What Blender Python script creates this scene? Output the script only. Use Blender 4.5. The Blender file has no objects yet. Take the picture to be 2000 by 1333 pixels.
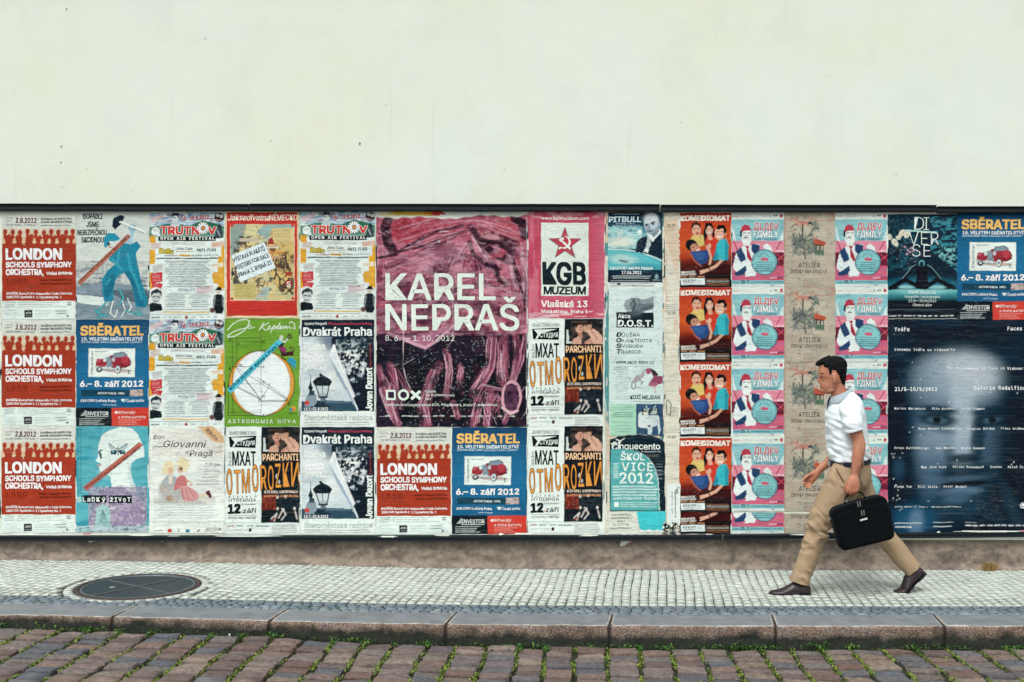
import bpy, bmesh, math, random
import numpy as np
from mathutils import Vector, Matrix, noise as mnoise

random.seed(7)
RNG = np.random.default_rng(7)
scene = bpy.context.scene
COL = scene.collection

# ------------------------------------------------------------------ camera, light, exposure
S = 247.5            # photograph pixels per metre on the poster plane
PX, PY = 1110.0, 720.0   # where the wall's normal through the lens meets the picture
CAM_H = 1.576
F = 1923.0
cam_d = bpy.data.cameras.new('camera')
cam = bpy.data.objects.new('camera', cam_d)
COL.objects.link(cam)
cam.location = ((PX - 1000.0) / S, -F / S, CAM_H)
cam.rotation_euler = (math.radians(90), 0, 0)
cam_d.sensor_width = 36.0
cam_d.lens = F / 2000.0 * 36.0
cam_d.shift_x = -(PX - 1000.0) / 2000.0
cam_d.shift_y = (PY - 666.5) / 2000.0
cam_d.clip_end = 300.0
scene.camera = cam

world = bpy.data.worlds.new('World')
scene.world = world
world.use_nodes = True
wn = world.node_tree
wn.nodes.clear()
sky = wn.nodes.new('ShaderNodeTexSky')
sky.sky_type = 'NISHITA'
sky.sun_disc = False
sky.sun_elevation = math.radians(58)
sky.sun_rotation = math.radians(200)
sky.dust_density = 4.0
sky.air_density = 1.0
sky.ozone_density = 1.0
bg = wn.nodes.new('ShaderNodeBackground')
bg.inputs['Strength'].default_value = 0.15
hs = wn.nodes.new('ShaderNodeHueSaturation')      # a grey cloud cover: most of the blue is gone
hs.inputs['Saturation'].default_value = 0.25
wo = wn.nodes.new('ShaderNodeOutputWorld')
wn.links.new(sky.outputs[0], hs.inputs['Color'])
wn.links.new(hs.outputs[0], bg.inputs['Color'])
wn.links.new(bg.outputs[0], wo.inputs['Surface'])

sun_d = bpy.data.lights.new('sun', 'SUN')
sun_d.energy = 1.5
sun_d.angle = math.radians(24)
sun_d.color = (1.0, 0.995, 0.975)
sun = bpy.data.objects.new('sun', sun_d)
COL.objects.link(sun)
SUN_DIR = Vector((0.25, 0.62, -1.0)).normalized()     # direction the light travels
sun.rotation_euler = SUN_DIR.to_track_quat('-Z', 'Y').to_euler()
sun.location = (0, -10, 12)

scene.view_settings.view_transform = 'Standard'
scene.view_settings.look = 'None'
scene.view_settings.exposure = 0.27
scene.view_settings.gamma = 1.0
scene.view_settings.use_curve_mapping = False
scene.render.engine = 'CYCLES'
scene.cycles.max_bounces = 6

# ------------------------------------------------------------------ helpers
def lin(c):
    if isinstance(c, str):
        c = tuple(int(c[i:i + 2], 16) for i in (1, 3, 5))
    out = []
    for v in c:
        v = v / 255.0
        out.append(v / 12.92 if v <= 0.04045 else ((v + 0.055) / 1.055) ** 2.4)
    return tuple(out)

def wx(px): return (px - 1000.0) / S
def wz(py): return (PY - py) / S + CAM_H

_gx = np.linspace(-12, 12, 2401)
def _table(xs, vs):
    t = np.interp(_gx, xs, vs); k = np.ones(61) / 61
    return np.convolve(np.pad(t, 30, mode='edge'), k, 'valid')
_gt = _table([-9, -6, -4, -3, -1.8, -1, -.2, 1, 3, 6], [.11, .095, .076, .066, .040, .017, .004, -.003, -.005, -.006])
_gd = np.gradient(_gt, _gx)
_rt = _table([-9, -3, -1.8, -1, -.2, .6], [.060, .056, .044, .030, .010, 0])
def _look(t, x): return float(t[int(min(max((x + 12) * 100, 0), 2400))])
def gz(x):
    """height of the street at x: it falls gently from left to right"""
    return _look(_gt, x)
def gs(x): return _look(_gd, x)
def road_rise(x):
    """the road climbs a little towards the kerb's top on the left"""
    return _look(_rt, x)

def tag(o, label=None, category=None, group=None, kind=None):
    if label: o['label'] = label
    if category: o['category'] = category
    if group: o['group'] = group
    if kind: o['kind'] = kind
    return o

def mesh_obj(name, verts, faces, mat=None, parent=None, smooth=False, loc=None):
    me = bpy.data.meshes.new(name)
    me.from_pydata([tuple(v) for v in verts], [], faces)
    if mat:
        for m in (mat if isinstance(mat, (list, tuple)) else [mat]): me.materials.append(m)
    if smooth:
        me.polygons.foreach_set('use_smooth', [True] * len(me.polygons))
    me.update()
    o = bpy.data.objects.new(name, me)
    COL.objects.link(o)
    if parent: o.parent = parent
    if loc: o.location = loc
    return o

def inst(name, me, parent, loc, rot=(0, 0, 0), sc=(1, 1, 1)):
    o = bpy.data.objects.new(name, me)
    COL.objects.link(o)
    o.parent = parent
    o.location = loc; o.rotation_euler = rot; o.scale = sc
    return o

def empty(name, loc=(0, 0, 0)):
    o = bpy.data.objects.new(name, None)
    o.empty_display_size = 0.1
    o.location = loc
    COL.objects.link(o)
    return o

class MB:
    def __init__(s): s.v = []; s.f = []
    def add(s, vs, fs):
        b = len(s.v); s.v += [tuple(v) for v in vs]; s.f += [tuple(i + b for i in f) for f in fs]
    def box(s, x0, x1, y0, y1, z0, z1):
        s.add([(x0,y0,z0),(x1,y0,z0),(x1,y1,z0),(x0,y1,z0),(x0,y0,z1),(x1,y0,z1),(x1,y1,z1),(x0,y1,z1)],
              [(0,3,2,1),(4,5,6,7),(0,1,5,4),(1,2,6,5),(2,3,7,6),(3,0,4,7)])
    def tube(s, pts, r, n=8):
        pts = [Vector(p) for p in pts]; rings = []
        for i, p in enumerate(pts):
            t = (pts[min(i + 1, len(pts) - 1)] - pts[max(i - 1, 0)]).normalized()
            u = t.cross(Vector((0, 0, 1)));
            if u.length < 0.1: u = t.cross(Vector((0, 1, 0)))
            u.normalize(); w = t.cross(u)
            rr = r[i] if isinstance(r, (list, tuple)) else r
            rings.append([p + (u * math.cos(a) + w * math.sin(a)) * rr for a in (k * math.tau / n for k in range(n))])
        vs = [v for rg in rings for v in rg]; fs = []
        for i in range(len(rings) - 1):
            for k in range(n):
                fs.append((i*n+k, i*n+(k+1)%n, (i+1)*n+(k+1)%n, (i+1)*n+k))
        fs.append(tuple(range(n))[::-1]); fs.append(tuple((len(rings)-1)*n + k for k in range(n)))
        s.add(vs, fs)
    def obj(s, name, mat, parent=None, smooth=False, loc=None):
        return mesh_obj(name, s.v, s.f, mat, parent, smooth, loc)

# ------------------------------------------------------------------ materials
class NT:
    def __init__(s, name):
        s.m = bpy.data.materials.new(name); s.m.use_nodes = True
        s.n = s.m.node_tree.nodes; s.l = s.m.node_tree.links
        s.b = s.n['Principled BSDF']
        s.b.inputs['Roughness'].default_value = 0.8
        s.b.inputs['Specular IOR Level'].default_value = 0.3
    def node(s, t, **kw):
        n = s.n.new(t)
        for k, v in kw.items():
            if hasattr(n, k): setattr(n, k, v)
            else: n.inputs[k].default_value = v
        return n
    def link(s, a, b): s.l.new(a, b)
    def coord(s, kind='Object', scale=(1, 1, 1), rnd=False):
        tc = s.node('ShaderNodeTexCoord'); mp = s.node('ShaderNodeMapping')
        mp.inputs['Scale'].default_value = scale
        s.link(tc.outputs[kind], mp.inputs['Vector'])
        if rnd:
            oi = s.node('ShaderNodeObjectInfo'); mu = s.node('ShaderNodeMath', operation='MULTIPLY'); mu.inputs[1].default_value = 37.0
            cb = s.node('ShaderNodeCombineXYZ')
            s.link(oi.outputs['Random'], mu.inputs[0])
            for i in range(3): s.link(mu.outputs[0], cb.inputs[i])
            s.link(cb.outputs[0], mp.inputs['Location'])
        return mp.outputs[0]
    def noise(s, vec, scale, detail=4, rough=0.55, dist=0.0):
        n = s.node('ShaderNodeTexNoise'); n.inputs['Scale'].default_value = scale
        n.inputs['Detail'].default_value = detail; n.inputs['Roughness'].default_value = rough
        n.inputs['Distortion'].default_value = dist
        s.link(vec, n.inputs['Vector']); return n.outputs['Fac']
    def ramp(s, fac, stops):
        r = s.node('ShaderNodeValToRGB'); e = r.color_ramp.elements
        while len(e) < len(stops): e.new(0.5)
        for i, (p, c) in enumerate(stops):
            e[i].position = p
            if isinstance(c, (int, float)): c = (c, c, c)
            e[i].color = (*c[:3], 1)
        s.link(fac, r.inputs[0]); return r.outputs[0]
    def mix(s, fac, a, b, mode='MIX'):
        m = s.node('ShaderNodeMix', data_type='RGBA'); m.blend_type = mode
        for sock, v in ((m.inputs[0], fac), (m.inputs[6], a), (m.inputs[7], b)):
            if isinstance(v, (int, float)): sock.default_value = v
            elif isinstance(v, tuple): sock.default_value = (*v[:3], 1)
            else: s.link(v, sock)
        return m.outputs[2]
    def math(s, op, a, b=None):
        m = s.node('ShaderNodeMath', operation=op)
        for i, v in enumerate((a, b)):
            if v is None: continue
            if isinstance(v, (int, float)): m.inputs[i].default_value = v
            else: s.link(v, m.inputs[i])
        return m.outputs[0]
    def bump(s, h, strength=0.3, dist=0.01, prev=None):
        b = s.node('ShaderNodeBump'); b.inputs['Strength'].default_value = strength; b.inputs['Distance'].default_value = dist
        s.link(h, b.inputs['Height'])
        if prev is not None: s.link(prev, b.inputs['Normal'])
        s.link(b.outputs[0], s.b.inputs['Normal']); return b.outputs[0]
    def color(s, c):
        if isinstance(c, tuple): s.b.inputs['Base Color'].default_value = (*c[:3], 1)
        else: s.link(c, s.b.inputs['Base Color'])

def simple(name, c, rough=0.7, noise_amt=0.12, scale=60.0, bump=0.0, metal=0.0, spec=0.3):
    t = NT(name); v = t.coord()
    n = t.noise(v, scale)
    c = lin(c)
    t.color(t.ramp(n, [(0.25, tuple(x * (1 - noise_amt) for x in c)), (0.75, tuple(min(1, x * (1 + noise_amt)) for x in c))]))
    t.b.inputs['Roughness'].default_value = rough; t.b.inputs['Metallic'].default_value = metal
    t.b.inputs['Specular IOR Level'].default_value = spec
    if bump: t.bump(n, bump, 0.004)
    return t.m

def make_print():
    t = NT('printed_paper')
    at = t.node('ShaderNodeAttribute'); at.attribute_name = 'print'
    base = at.outputs['Color']
    vo = t.coord('Object', (1, 1, 1), True)
    v1 = t.coord('Object', (5, 1, 75), True)
    v2 = t.coord('Object', (9, 1, 26), True)
    v3 = t.coord('Object', (1.5, 1, 320), True)
    fib = t.noise(v3, 1.0, 2)
    cr = t.noise(v1, 1.0, 3, 0.6, 0.6)
    cr2 = t.noise(v2, 0.8, 5, 0.6, 0.8)
    # thin crease lines where the noise passes one value
    d = t.math('ABSOLUTE', t.math('SUBTRACT', cr2, 0.5))
    line = t.ramp(d, [(0.0, 1.0), (0.006, 0.0)])
    big = t.noise(vo, 2.2, 3)
    gate = t.ramp(big, [(0.45, 0.0), (0.62, 1.0)])
    crease = t.math('MULTIPLY', line, gate)
    sp = t.noise(vo, 260, 2, 0.5)
    spk = t.math('MULTIPLY', t.ramp(sp, [(0.70, 0.0), (0.74, 1.0)]), t.ramp(t.noise(vo, 7.0, 3), [(0.5, 0.0), (0.7, 1.0)]))
    mott = t.ramp(t.noise(vo, 5.0, 5, 0.6), [(0.3, 0.90), (0.7, 1.04)])
    c = t.mix(1.0, base, mott, 'MULTIPLY')
    c = t.mix(t.math('MULTIPLY', t.ramp(cr, [(0.58, 0.0), (0.74, 1.0)]), 0.055), c, lin('#cfdcd6'))
    c = t.mix(t.math('MULTIPLY', t.ramp(fib, [(0.55, 0.0), (0.8, 1.0)]), 0.025), c, lin('#c8d6d2'))
    c = t.mix(t.math('MULTIPLY', crease, 0.28), c, lin('#dfe6e0'))
    c = t.mix(t.math('MULTIPLY', spk, 0.65), c, lin('#e3ebe4'))
    t.color(c)
    t.b.inputs['Roughness'].default_value = 0.6
    t.b.inputs['Specular IOR Level'].default_value = 0.06
    h = t.math('ADD', t.math('MULTIPLY', cr, 0.7), t.math('MULTIPLY', line, 0.5))
    h = t.math('ADD', h, t.math('MULTIPLY', t.noise(t.coord('Object', (3, 1, 9), True), 1.0, 4), 1.2))
    t.bump(h, 0.75, 0.006)
    return t.m
M_PRINT = make_print()

# ------------------------------------------------------------------ printed sheets
CAP = 0.729
def load_font(fn):
    """one of the typefaces that come with Blender; the built-in one stands in where it is missing"""
    try:
        import os
        return bpy.data.fonts.load(os.path.join(bpy.utils.system_resource('DATAFILES'), 'fonts', fn))
    except Exception:
        return None
FONTS = {'g': load_font('Inter.woff2'), 'm': load_font('DejaVuSansMono.woff2'), 'h': None}
FACE = ['g']
_cap = {}
_tc = {}
def text_mesh(s, bold): return raw_text(s, min(bold, 0.0))
def raw_text(s, bold):
    k = (FACE[0], s, round(bold, 4))
    if k in _tc: return _tc[k]
    c = bpy.data.curves.new('lettering', 'FONT'); c.body = s; c.offset = bold; c.resolution_u = 3; c.fill_mode = 'FRONT'
    if FONTS[FACE[0]]: c.font = FONTS[FACE[0]]
    o = bpy.data.objects.new('lettering', c)
    m = o.to_mesh()
    v = np.empty(len(m.vertices) * 3); m.vertices.foreach_get('co', v); v = v.reshape(-1, 3)[:, :2].copy()
    f = [tuple(p.vertices) for p in m.polygons]
    o.to_mesh_clear(); bpy.data.objects.remove(o); bpy.data.curves.remove(c)
    if FACE[0] not in _cap:
        _cap[FACE[0]] = 1.0; hv, _ = raw_text('H', 0.0); _cap[FACE[0]] = CAP / max(hv[:, 1].max(), .1)
        if s == 'H' and bold == 0: v = v * _cap[FACE[0]]; _tc[k] = (v, f); return _tc[k]
        del _tc[(FACE[0], 'H', 0.0)]
    v = v * _cap[FACE[0]]
    _tc[k] = (v, f)
    return _tc[k]

class Art:
    """a printed sheet: a fine grid of coloured paper with real lettering laid on it. Units: 1/247.5 m, origin top left, y down."""
    def __init__(s, w, h, base, pitch=1.3):
        s.w, s.h = w, h
        nx, ny = int(round(w / pitch)) + 1, int(round(h / pitch)) + 1
        s.xs = np.linspace(0, w, nx); s.ys = np.linspace(0, h, ny)
        s.X, s.Y = np.meshgrid(s.xs, s.ys)
        s.a = np.empty((ny, nx, 3)); s.a[:] = lin(base)
        s.mask = np.ones((ny, nx), bool)
        s.T = []          # lettering: verts, faces, colour, layer
        s.r = np.random.default_rng(int(w * 31 + h * 7))
    def _blend(s, sl, m, col):
        col = np.array(lin(col)) if isinstance(col, (str, tuple)) else col
        s.a[sl] = s.a[sl] * (1 - m[..., None]) + col * m[..., None]
    def _sl(s, x0, y0, x1, y1):
        i0 = max(0, np.searchsorted(s.xs, x0) - 1); i1 = np.searchsorted(s.xs, x1) + 1
        j0 = max(0, np.searchsorted(s.ys, y0) - 1); j1 = np.searchsorted(s.ys, y1) + 1
        return (slice(j0, j1), slice(i0, i1))
    def rect(s, x0, y0, x1, y1, col, al=1.0):
        sl = s._sl(x0, y0, x1, y1); X, Y = s.X[sl], s.Y[sl]
        s._blend(sl, ((X >= x0) & (X <= x1) & (Y >= y0) & (Y <= y1)) * al, col)
    def vgrad(s, x0, y0, x1, y1, c0, c1, horiz=False):
        sl = s._sl(x0, y0, x1, y1); X, Y = s.X[sl], s.Y[sl]
        t = np.clip((X - x0) / (x1 - x0) if horiz else (Y - y0) / (y1 - y0), 0, 1)[..., None]
        c = np.array(lin(c0)) * (1 - t) + np.array(lin(c1)) * t
        m = ((X >= x0) & (X <= x1) & (Y >= y0) & (Y <= y1)) * 1.0
        s._blend(sl, m, c)
    def inside(s, pts, sl):
        X, Y = s.X[sl], s.Y[sl]; m = np.zeros(X.shape, bool); n = len(pts)
        for i in range(n):
            x0, y0 = pts[i]; x1, y1 = pts[(i + 1) % n]
            if y0 == y1: continue
            c = ((Y >= min(y0, y1)) & (Y < max(y0, y1)))
            m ^= c & (X < (x1 - x0) * (Y - y0) / (y1 - y0) + x0)
        return m
    def poly(s, pts, col, al=1.0):
        xs = [p[0] for p in pts]; ys = [p[1] for p in pts]
        sl = s._sl(min(xs), min(ys), max(xs), max(ys))
        s._blend(sl, s.inside(pts, sl) * al, col)
    def ell(s, cx, cy, rx, ry, col, al=1.0, rot=0.0, soft=0.0):
        R = max(rx, ry) * (1 + soft) + 1
        sl = s._sl(cx - R, cy - R, cx + R, cy + R); X, Y = s.X[sl] - cx, s.Y[sl] - cy
        c, n = math.cos(rot), math.sin(rot)
        u = (X * c + Y * n) / rx; v = (-X * n + Y * c) / ry
        q = np.sqrt(u * u + v * v)
        if soft: m = np.clip((1 + soft - q) / (2 * soft), 0, 1); m = m * m * (3 - 2 * m)
        else: m = np.clip((1 - q) * min(rx, ry) + 0.5, 0, 1)
        s._blend(sl, m * al, col)
    def line(s, pts, wd, col, al=1.0, soft=0.0):
        for (x0, y0), (x1, y1) in zip(pts[:-1], pts[1:]):
            r = wd / 2 + soft + 1
            sl = s._sl(min(x0, x1) - r, min(y0, y1) - r, max(x0, x1) + r, max(y0, y1) + r)
            X, Y = s.X[sl], s.Y[sl]; dx, dy = x1 - x0, y1 - y0; L = dx * dx + dy * dy + 1e-9
            t = np.clip(((X - x0) * dx + (Y - y0) * dy) / L, 0, 1)
            d = np.hypot(X - x0 - t * dx, Y - y0 - t * dy)
            m = np.clip((wd / 2 - d) / (soft or 0.8) + (0.5 if not soft else 1), 0, 1)
            s._blend(sl, m * al, col)
    def noise(s, x0, y0, x1, y1, cols, sx, sy, al=0.5, seed=0, thr=None, octs=3):
        """value noise splashes of colours"""
        sl = s._sl(x0, y0, x1, y1); X, Y = s.X[sl], s.Y[sl]
        r = np.random.default_rng(seed + 5); f = np.zeros(X.shape); amp = 1; tot = 0
        for o in range(octs):
            k = 2 ** o; gx = (X - x0) / sx * k; gy = (Y - y0) / sy * k
            G = r.random((int(gy.max()) + 3, int(gx.max()) + 3)) if X.size else None
            gx = np.clip(gx, 0, None); gy = np.clip(gy, 0, None)
            i, j = gx.astype(int), gy.astype(int); u, v = gx - i, gy - j; u = u*u*(3-2*u); v = v*v*(3-2*v)
            f += amp * ((G[j, i]*(1-u) + G[j, i+1]*u)*(1-v) + (G[j+1, i]*(1-u) + G[j+1, i+1]*u)*v); tot += amp; amp *= 0.55
        f = np.clip((f / tot - 0.5) * 1.9 + 0.5, 0, 1)
        inb = (X >= x0) & (X <= x1) & (Y >= y0) & (Y <= y1)
        if thr is not None:
            m = np.clip((f - thr) * 12, 0, 1) * al * inb
            s._blend(sl, m, cols if isinstance(cols, str) else cols[0]); return
        cs = np.array([lin(c) for c in cols]); p = f * (len(cs) - 1); i = np.clip(p.astype(int), 0, len(cs) - 2); t = (p - i)[..., None]
        s._blend(sl, inb * al, cs[i] * (1 - t) + cs[i + 1] * t)
    def fibres(s, path, wd, n, cols, w0=.7, w1=2.4, al=.8):
        """a band of streaks following a path: folds, bones, drapery"""
        for _ in range(n):
            o = s.r.uniform(-.5, .5) * wd; o2 = o + s.r.uniform(-.15, .15) * wd; t0 = s.r.uniform(0, .7); t1 = min(1, t0 + s.r.uniform(.2, .7)); pts = []; m = len(path) - 1
            for k in range(7):
                t = (t0 + (t1 - t0) * k / 6) * m; i = min(int(t), m - 1); u = t - i; (x0, y0), (x1, y1) = path[i], path[i + 1]
                dx, dy = x1 - x0, y1 - y0; L = math.hypot(dx, dy) + 1e-6; oo = o + (o2 - o) * k / 6 + s.r.uniform(-.4, .4)
                pts.append((x0 + dx * u - dy / L * oo, y0 + dy * u + dx / L * oo))
            s.line(pts, s.r.uniform(w0, w1), cols[s.r.integers(len(cols))], al * s.r.uniform(.5, 1))
    def dots(s, x0, y0, x1, y1, n, col, r0=0.6, r1=1.3, al=0.9):
        for _ in range(n):
            s.ell(s.r.uniform(x0, x1), s.r.uniform(y0, y1), s.r.uniform(r0, r1), s.r.uniform(r0, r1), col, al)
    def micro(s, x0, y0, x1, y1, pitch, col, al=0.75, hgt=None, align='l', rag=0.35):
        """lines of print too small to read: broken dashes"""
        y = y0; hgt = hgt or pitch * 0.5
        while y < y1:
            L = (x1 - x0) * (1 - rag * s.r.random()); xa = x0 if align == 'l' else (x0 + x1 - L) / 2 if align == 'c' else x1 - L
            xe = xa + L; x = xa
            while x < xe:
                wl = s.r.uniform(1.5, 5.5) * max(1, pitch / 4)
                s.line([(x, y + hgt / 2), (min(x + wl, xe), y + hgt / 2)], hgt, col, al * s.r.uniform(0.6, 1))
                x += wl + s.r.uniform(0.8, 1.6)
            y += pitch
    def text(s, st, x, y, cap, col, w=None, bold=0.012, rot=0.0, shear=0.0, align='l', edge=None, layer=0, track=0.0, sx=1.0, mono=None):
        if mono:
            xx = x
            for ch in st:
                if ch != ' ': s.text(ch, xx + mono / 2, y, cap, col, None, bold, align='c', layer=layer, sx=sx)
                xx += mono
            return
        if track and len(st) > 1:
            v0, _ = text_mesh(st, bold); W = w or (v0[:, 0].max() * cap / CAP * sx * (1 + track))
            ws = [0.32 if c == ' ' else float(np.ptp(text_mesh(c, bold)[0][:, 0])) for c in st]
            k = cap / CAP * sx; gap = (W - sum(ws) * k) / (len(st) - 1); xx = x
            for c, cw in zip(st, ws):
                if c != ' ':
                    s.text(c, xx, y, cap, col, cw * k, bold, 0, shear, 'l', edge, layer)
                xx += cw * k + gap
            return
        if edge: s.text(st, x, y, cap, edge[0], w, min(bold, .05) + edge[1], rot, shear, align, None, layer, 0, sx); layer += 1; 
        v, f = text_mesh(st, bold)
        v = v.copy(); mn, mx = v[:, 0].min(), v[:, 0].max()
        v[:, 0] -= mn
        k = cap / CAP; kx = k * sx
        if w: kx = w / max(mx - mn, 1e-6)
        v[:, 0] *= kx; v[:, 1] *= k
        W = (mx - mn) * kx
        if align == 'c': v[:, 0] -= W / 2
        elif align == 'r': v[:, 0] -= W
        v[:, 0] += v[:, 1] * shear
        c, n = math.cos(rot), math.sin(rot)
        X = x + v[:, 0] * c - v[:, 1] * n
        Yu = v[:, 0] * n + v[:, 1] * c
        b = max(bold, 0.0) * 0.92; bx = b * (k * kx) ** .5; by = b * k * .8
        if b < .008: sh = [(0, 0)]
        elif cap < 5.5: sh = [(-bx, 0), (bx, 0)]
        elif cap < 12: sh = [(-bx, -by), (bx, by), (bx, -by), (-bx, by)]
        else: sh = [(0, 0), (-bx, -by), (bx, by), (bx, -by), (-bx, by), (-bx * 1.1, 0), (bx * 1.1, 0)]
        for q, (dx, dy) in enumerate(sh):
            s.T.append((np.column_stack([X + dx * c - dy * n, y - Yu - dx * n - dy * c]), f, lin(col), layer + q * .08))
    def tpoly(s, pts, col, layer=0):
        s.T.append((np.array(pts, float), [tuple(range(len(pts)))], lin(col), layer))
    def mesh(s, name, relief=0.0006):
        ny, nx = s.X.shape
        idx = np.arange(ny * nx).reshape(ny, nx)
        q = np.stack([idx[1:, :-1], idx[1:, 1:], idx[:-1, 1:], idx[:-1, :-1]], -1)
        ok = s.mask[1:, :-1] & s.mask[1:, 1:] & s.mask[:-1, 1:] & s.mask[:-1, :-1]
        q = q[ok]
        # wrinkled paper: gentle horizontal ripples
        r = s.r; P = np.zeros((ny, nx))
        for _ in range(10):
            fy = r.uniform(0.05, 0.5); fx = r.uniform(-0.03, 0.03); P += np.sin(s.Y * fy + s.X * fx + r.uniform(0, 6.28)) * r.uniform(0.3, 1)
        # sheet edge a little uneven
        ex = (np.sin(s.Y * 0.09 + 1) + np.sin(s.Y * 0.23)) * 0.25; ey = (np.sin(s.X * 0.07 + 2) + np.sin(s.X * 0.19)) * 0.25
        gx = s.X + ex; gy = s.Y + ey
        V = [np.column_stack([gx.ravel() / S, -(0.0004 + np.abs(P.ravel()) * relief * 0.12), -gy.ravel() / S])]
        faces = q.tolist()
        cols = [s.a.reshape(-1, 3)[q.ravel()]]
        base = ny * nx
        for (v, f, c, layer) in s.T:
            z = -(0.0013 + layer * 0.00025)
            exx = (np.sin(v[:, 1] * 0.09 + 1) + np.sin(v[:, 1] * 0.23)) * 0.25; eyy = (np.sin(v[:, 0] * 0.07 + 2) + np.sin(v[:, 0] * 0.19)) * 0.25
            order = np.array([i for p in f for i in p]); n = len(order)
            zz = np.array([z - (fi % 5) * .000018 for fi, p in enumerate(f) for _ in p])
            V.append(np.column_stack([((v[:, 0] + exx) / S)[order], zz, (-(v[:, 1] + eyy) / S)[order]]))
            q_ = base
            for p in f: faces.append(list(range(q_, q_ + len(p)))); q_ += len(p)
            cols.append(np.tile(np.array(c), (n, 1)))
            base += n
        V = np.vstack(V)
        me = bpy.data.meshes.new(name); me.from_pydata(V.tolist(), [], faces)
        ca = me.color_attributes.new('print', 'FLOAT_COLOR', 'CORNER')
        C = np.vstack(cols); C = C * (C / (C + 0.015))   # printing ink is denser than the mixing colours
        g_ = C.mean(1, keepdims=True); C = g_ + (C - g_) * 0.94; C = np.column_stack([np.clip(C, 0.003, 0.86), np.ones(len(C))])
        ca.data.foreach_set('color', C.ravel().astype(np.float32))
        me.materials.append(M_PRINT); me.update()
        return me

_level = [0]
def stick(me, name, px, py, label, group=None, level=None, category='poster', tilt=0.0):
    o = bpy.data.objects.new(name, me)
    COL.objects.link(o)
    o.location = (wx(px), -0.0012 - 0.0018 * (level or 0), wz(py))
    o.rotation_euler = (0, math.radians(tilt), 0)
    tag(o, label, category, group)
    return o
# ------------------------------------------------------------------ materials of the place
def m_plaster():
    t = NT('cream_plaster'); v = t.coord()
    big = t.noise(v, 0.45, 4, .6); med = t.noise(v, 3.0, 5, .6); fine = t.noise(v, 120, 3, .6)
    c = t.ramp(big, [(0.35, lin('#dbe5da')), (0.65, lin('#dbe2cd'))])
    c = t.mix(0.5, c, t.ramp(med, [(0.3, lin('#d8e2d8')), (0.7, lin('#e0e8da'))]))
    c = t.mix(t.math('MULTIPLY', t.ramp(t.noise(t.coord('Object', (1, 1, 1.4)), .9, 5, .62, .3), [(.47, 0.0), (.66, 1.0)]), .6), c, lin('#dce0c8'))
    c = t.mix(t.math('MULTIPLY', t.ramp(t.noise(v, 1.7, 6, .7), [(.5, 0.0), (.62, 1.0)]), .28), c, lin('#cfd6cc'))
    sp = t.noise(v, 32, 2, .5); pits = t.ramp(sp, [(0.775, 0.0), (0.80, 1.0)])
    c = t.mix(t.math('MULTIPLY', pits, 0.5), c, lin('#8d978c'))
    # faint water streaks
    st = t.noise(t.coord('Object', (9, 1, 0.5)), 1.0, 3, .6)
    c = t.mix(t.math('MULTIPLY', t.ramp(st, [(0.62, 0.0), (0.8, 1.0)]), 0.22), c, lin('#b9c2b2'))
    t.color(c); t.b.inputs['Roughness'].default_value = .9
    h = t.math('ADD', t.math('MULTIPLY', fine, 0.4), t.math('MULTIPLY', t.noise(v, 9, 5, .6), 1.0))
    t.bump(h, .16, .01); return t.m
def m_plinth():
    t = NT('weathered_render'); v = t.coord(); v2 = t.coord('Object', (.9, 1, 1.5))
    a = t.noise(v2, 3.4, 6, .6, .5); b = t.noise(v, 22, 5, .65); f = t.noise(v, 160, 3, .6)
    c = t.ramp(a, [(0.40, lin('#453f3b')), (0.47, lin('#746a60')), (0.54, lin('#948678')), (0.61, lin('#5c534d'))])
    c = t.mix(0.45, c, t.ramp(b, [(0.3, lin('#5c544e')), (0.7, lin('#a89b8a'))]))
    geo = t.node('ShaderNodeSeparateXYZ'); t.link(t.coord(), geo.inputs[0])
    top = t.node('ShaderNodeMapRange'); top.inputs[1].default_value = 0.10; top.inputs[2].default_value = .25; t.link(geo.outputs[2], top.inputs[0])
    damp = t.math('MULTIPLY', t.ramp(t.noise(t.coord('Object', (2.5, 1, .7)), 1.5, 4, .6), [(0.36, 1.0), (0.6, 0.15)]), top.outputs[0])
    c = t.mix(t.math('MULTIPLY', damp, .8), c, lin('#453f3a'))  # blotchy stains with the board's shade painted in, darker towards the top
    c = t.mix(t.math('MULTIPLY', t.ramp(f, [(.6, 0.0), (.75, 1.0)]), .35), c, lin('#4a4440'))
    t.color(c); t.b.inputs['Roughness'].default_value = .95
    t.bump(t.math('ADD', b, t.math('MULTIPLY', f, .5)), .7, .012); return t.m
def m_cobble(name, cols, scale=40, lo=.72, hi=1.16):
    t = NT(name); oi = t.node('ShaderNodeObjectInfo'); v = t.coord('Object', (1, 1, 1), True)
    at = t.node('ShaderNodeAttribute'); at.attribute_name = 'tone'
    r = t.math('FRACT', t.math('ADD', oi.outputs['Random'], at.outputs['Fac']))
    c = t.ramp(r, [(i / (len(cols) - 1), lin(k)) for i, k in enumerate(cols)])
    n = t.noise(v, scale, 5, .65); f = t.noise(v, scale * 5, 3, .6)
    c = t.mix(1.0, c, t.ramp(n, [(0.3, lo), (0.7, hi)]), 'MULTIPLY')
    c = t.mix(1.0, c, t.ramp(f, [(0.3, 0.85), (0.7, 1.12)]), 'MULTIPLY')
    t.color(c); t.b.inputs['Roughness'].default_value = .75
    t.bump(t.math('ADD', n, t.math('MULTIPLY', f, .4)), .6, .006); return t.m
M_PLASTER = m_plaster(); M_PLINTH = m_plinth()
M_WHITE = m_cobble('pale_limestone', ['#b4bdb3', '#b9c2b8', '#bfc7bc', '#b6bfb6', '#bcc3b8', '#b1bab3'], 3, .86, 1.08)
M_BLUE = m_cobble('blue_grey_stone', ['#5f6f78', '#6e7c83', '#7b878a', '#66757e', '#748188'], 9, .6, 1.3)
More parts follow.
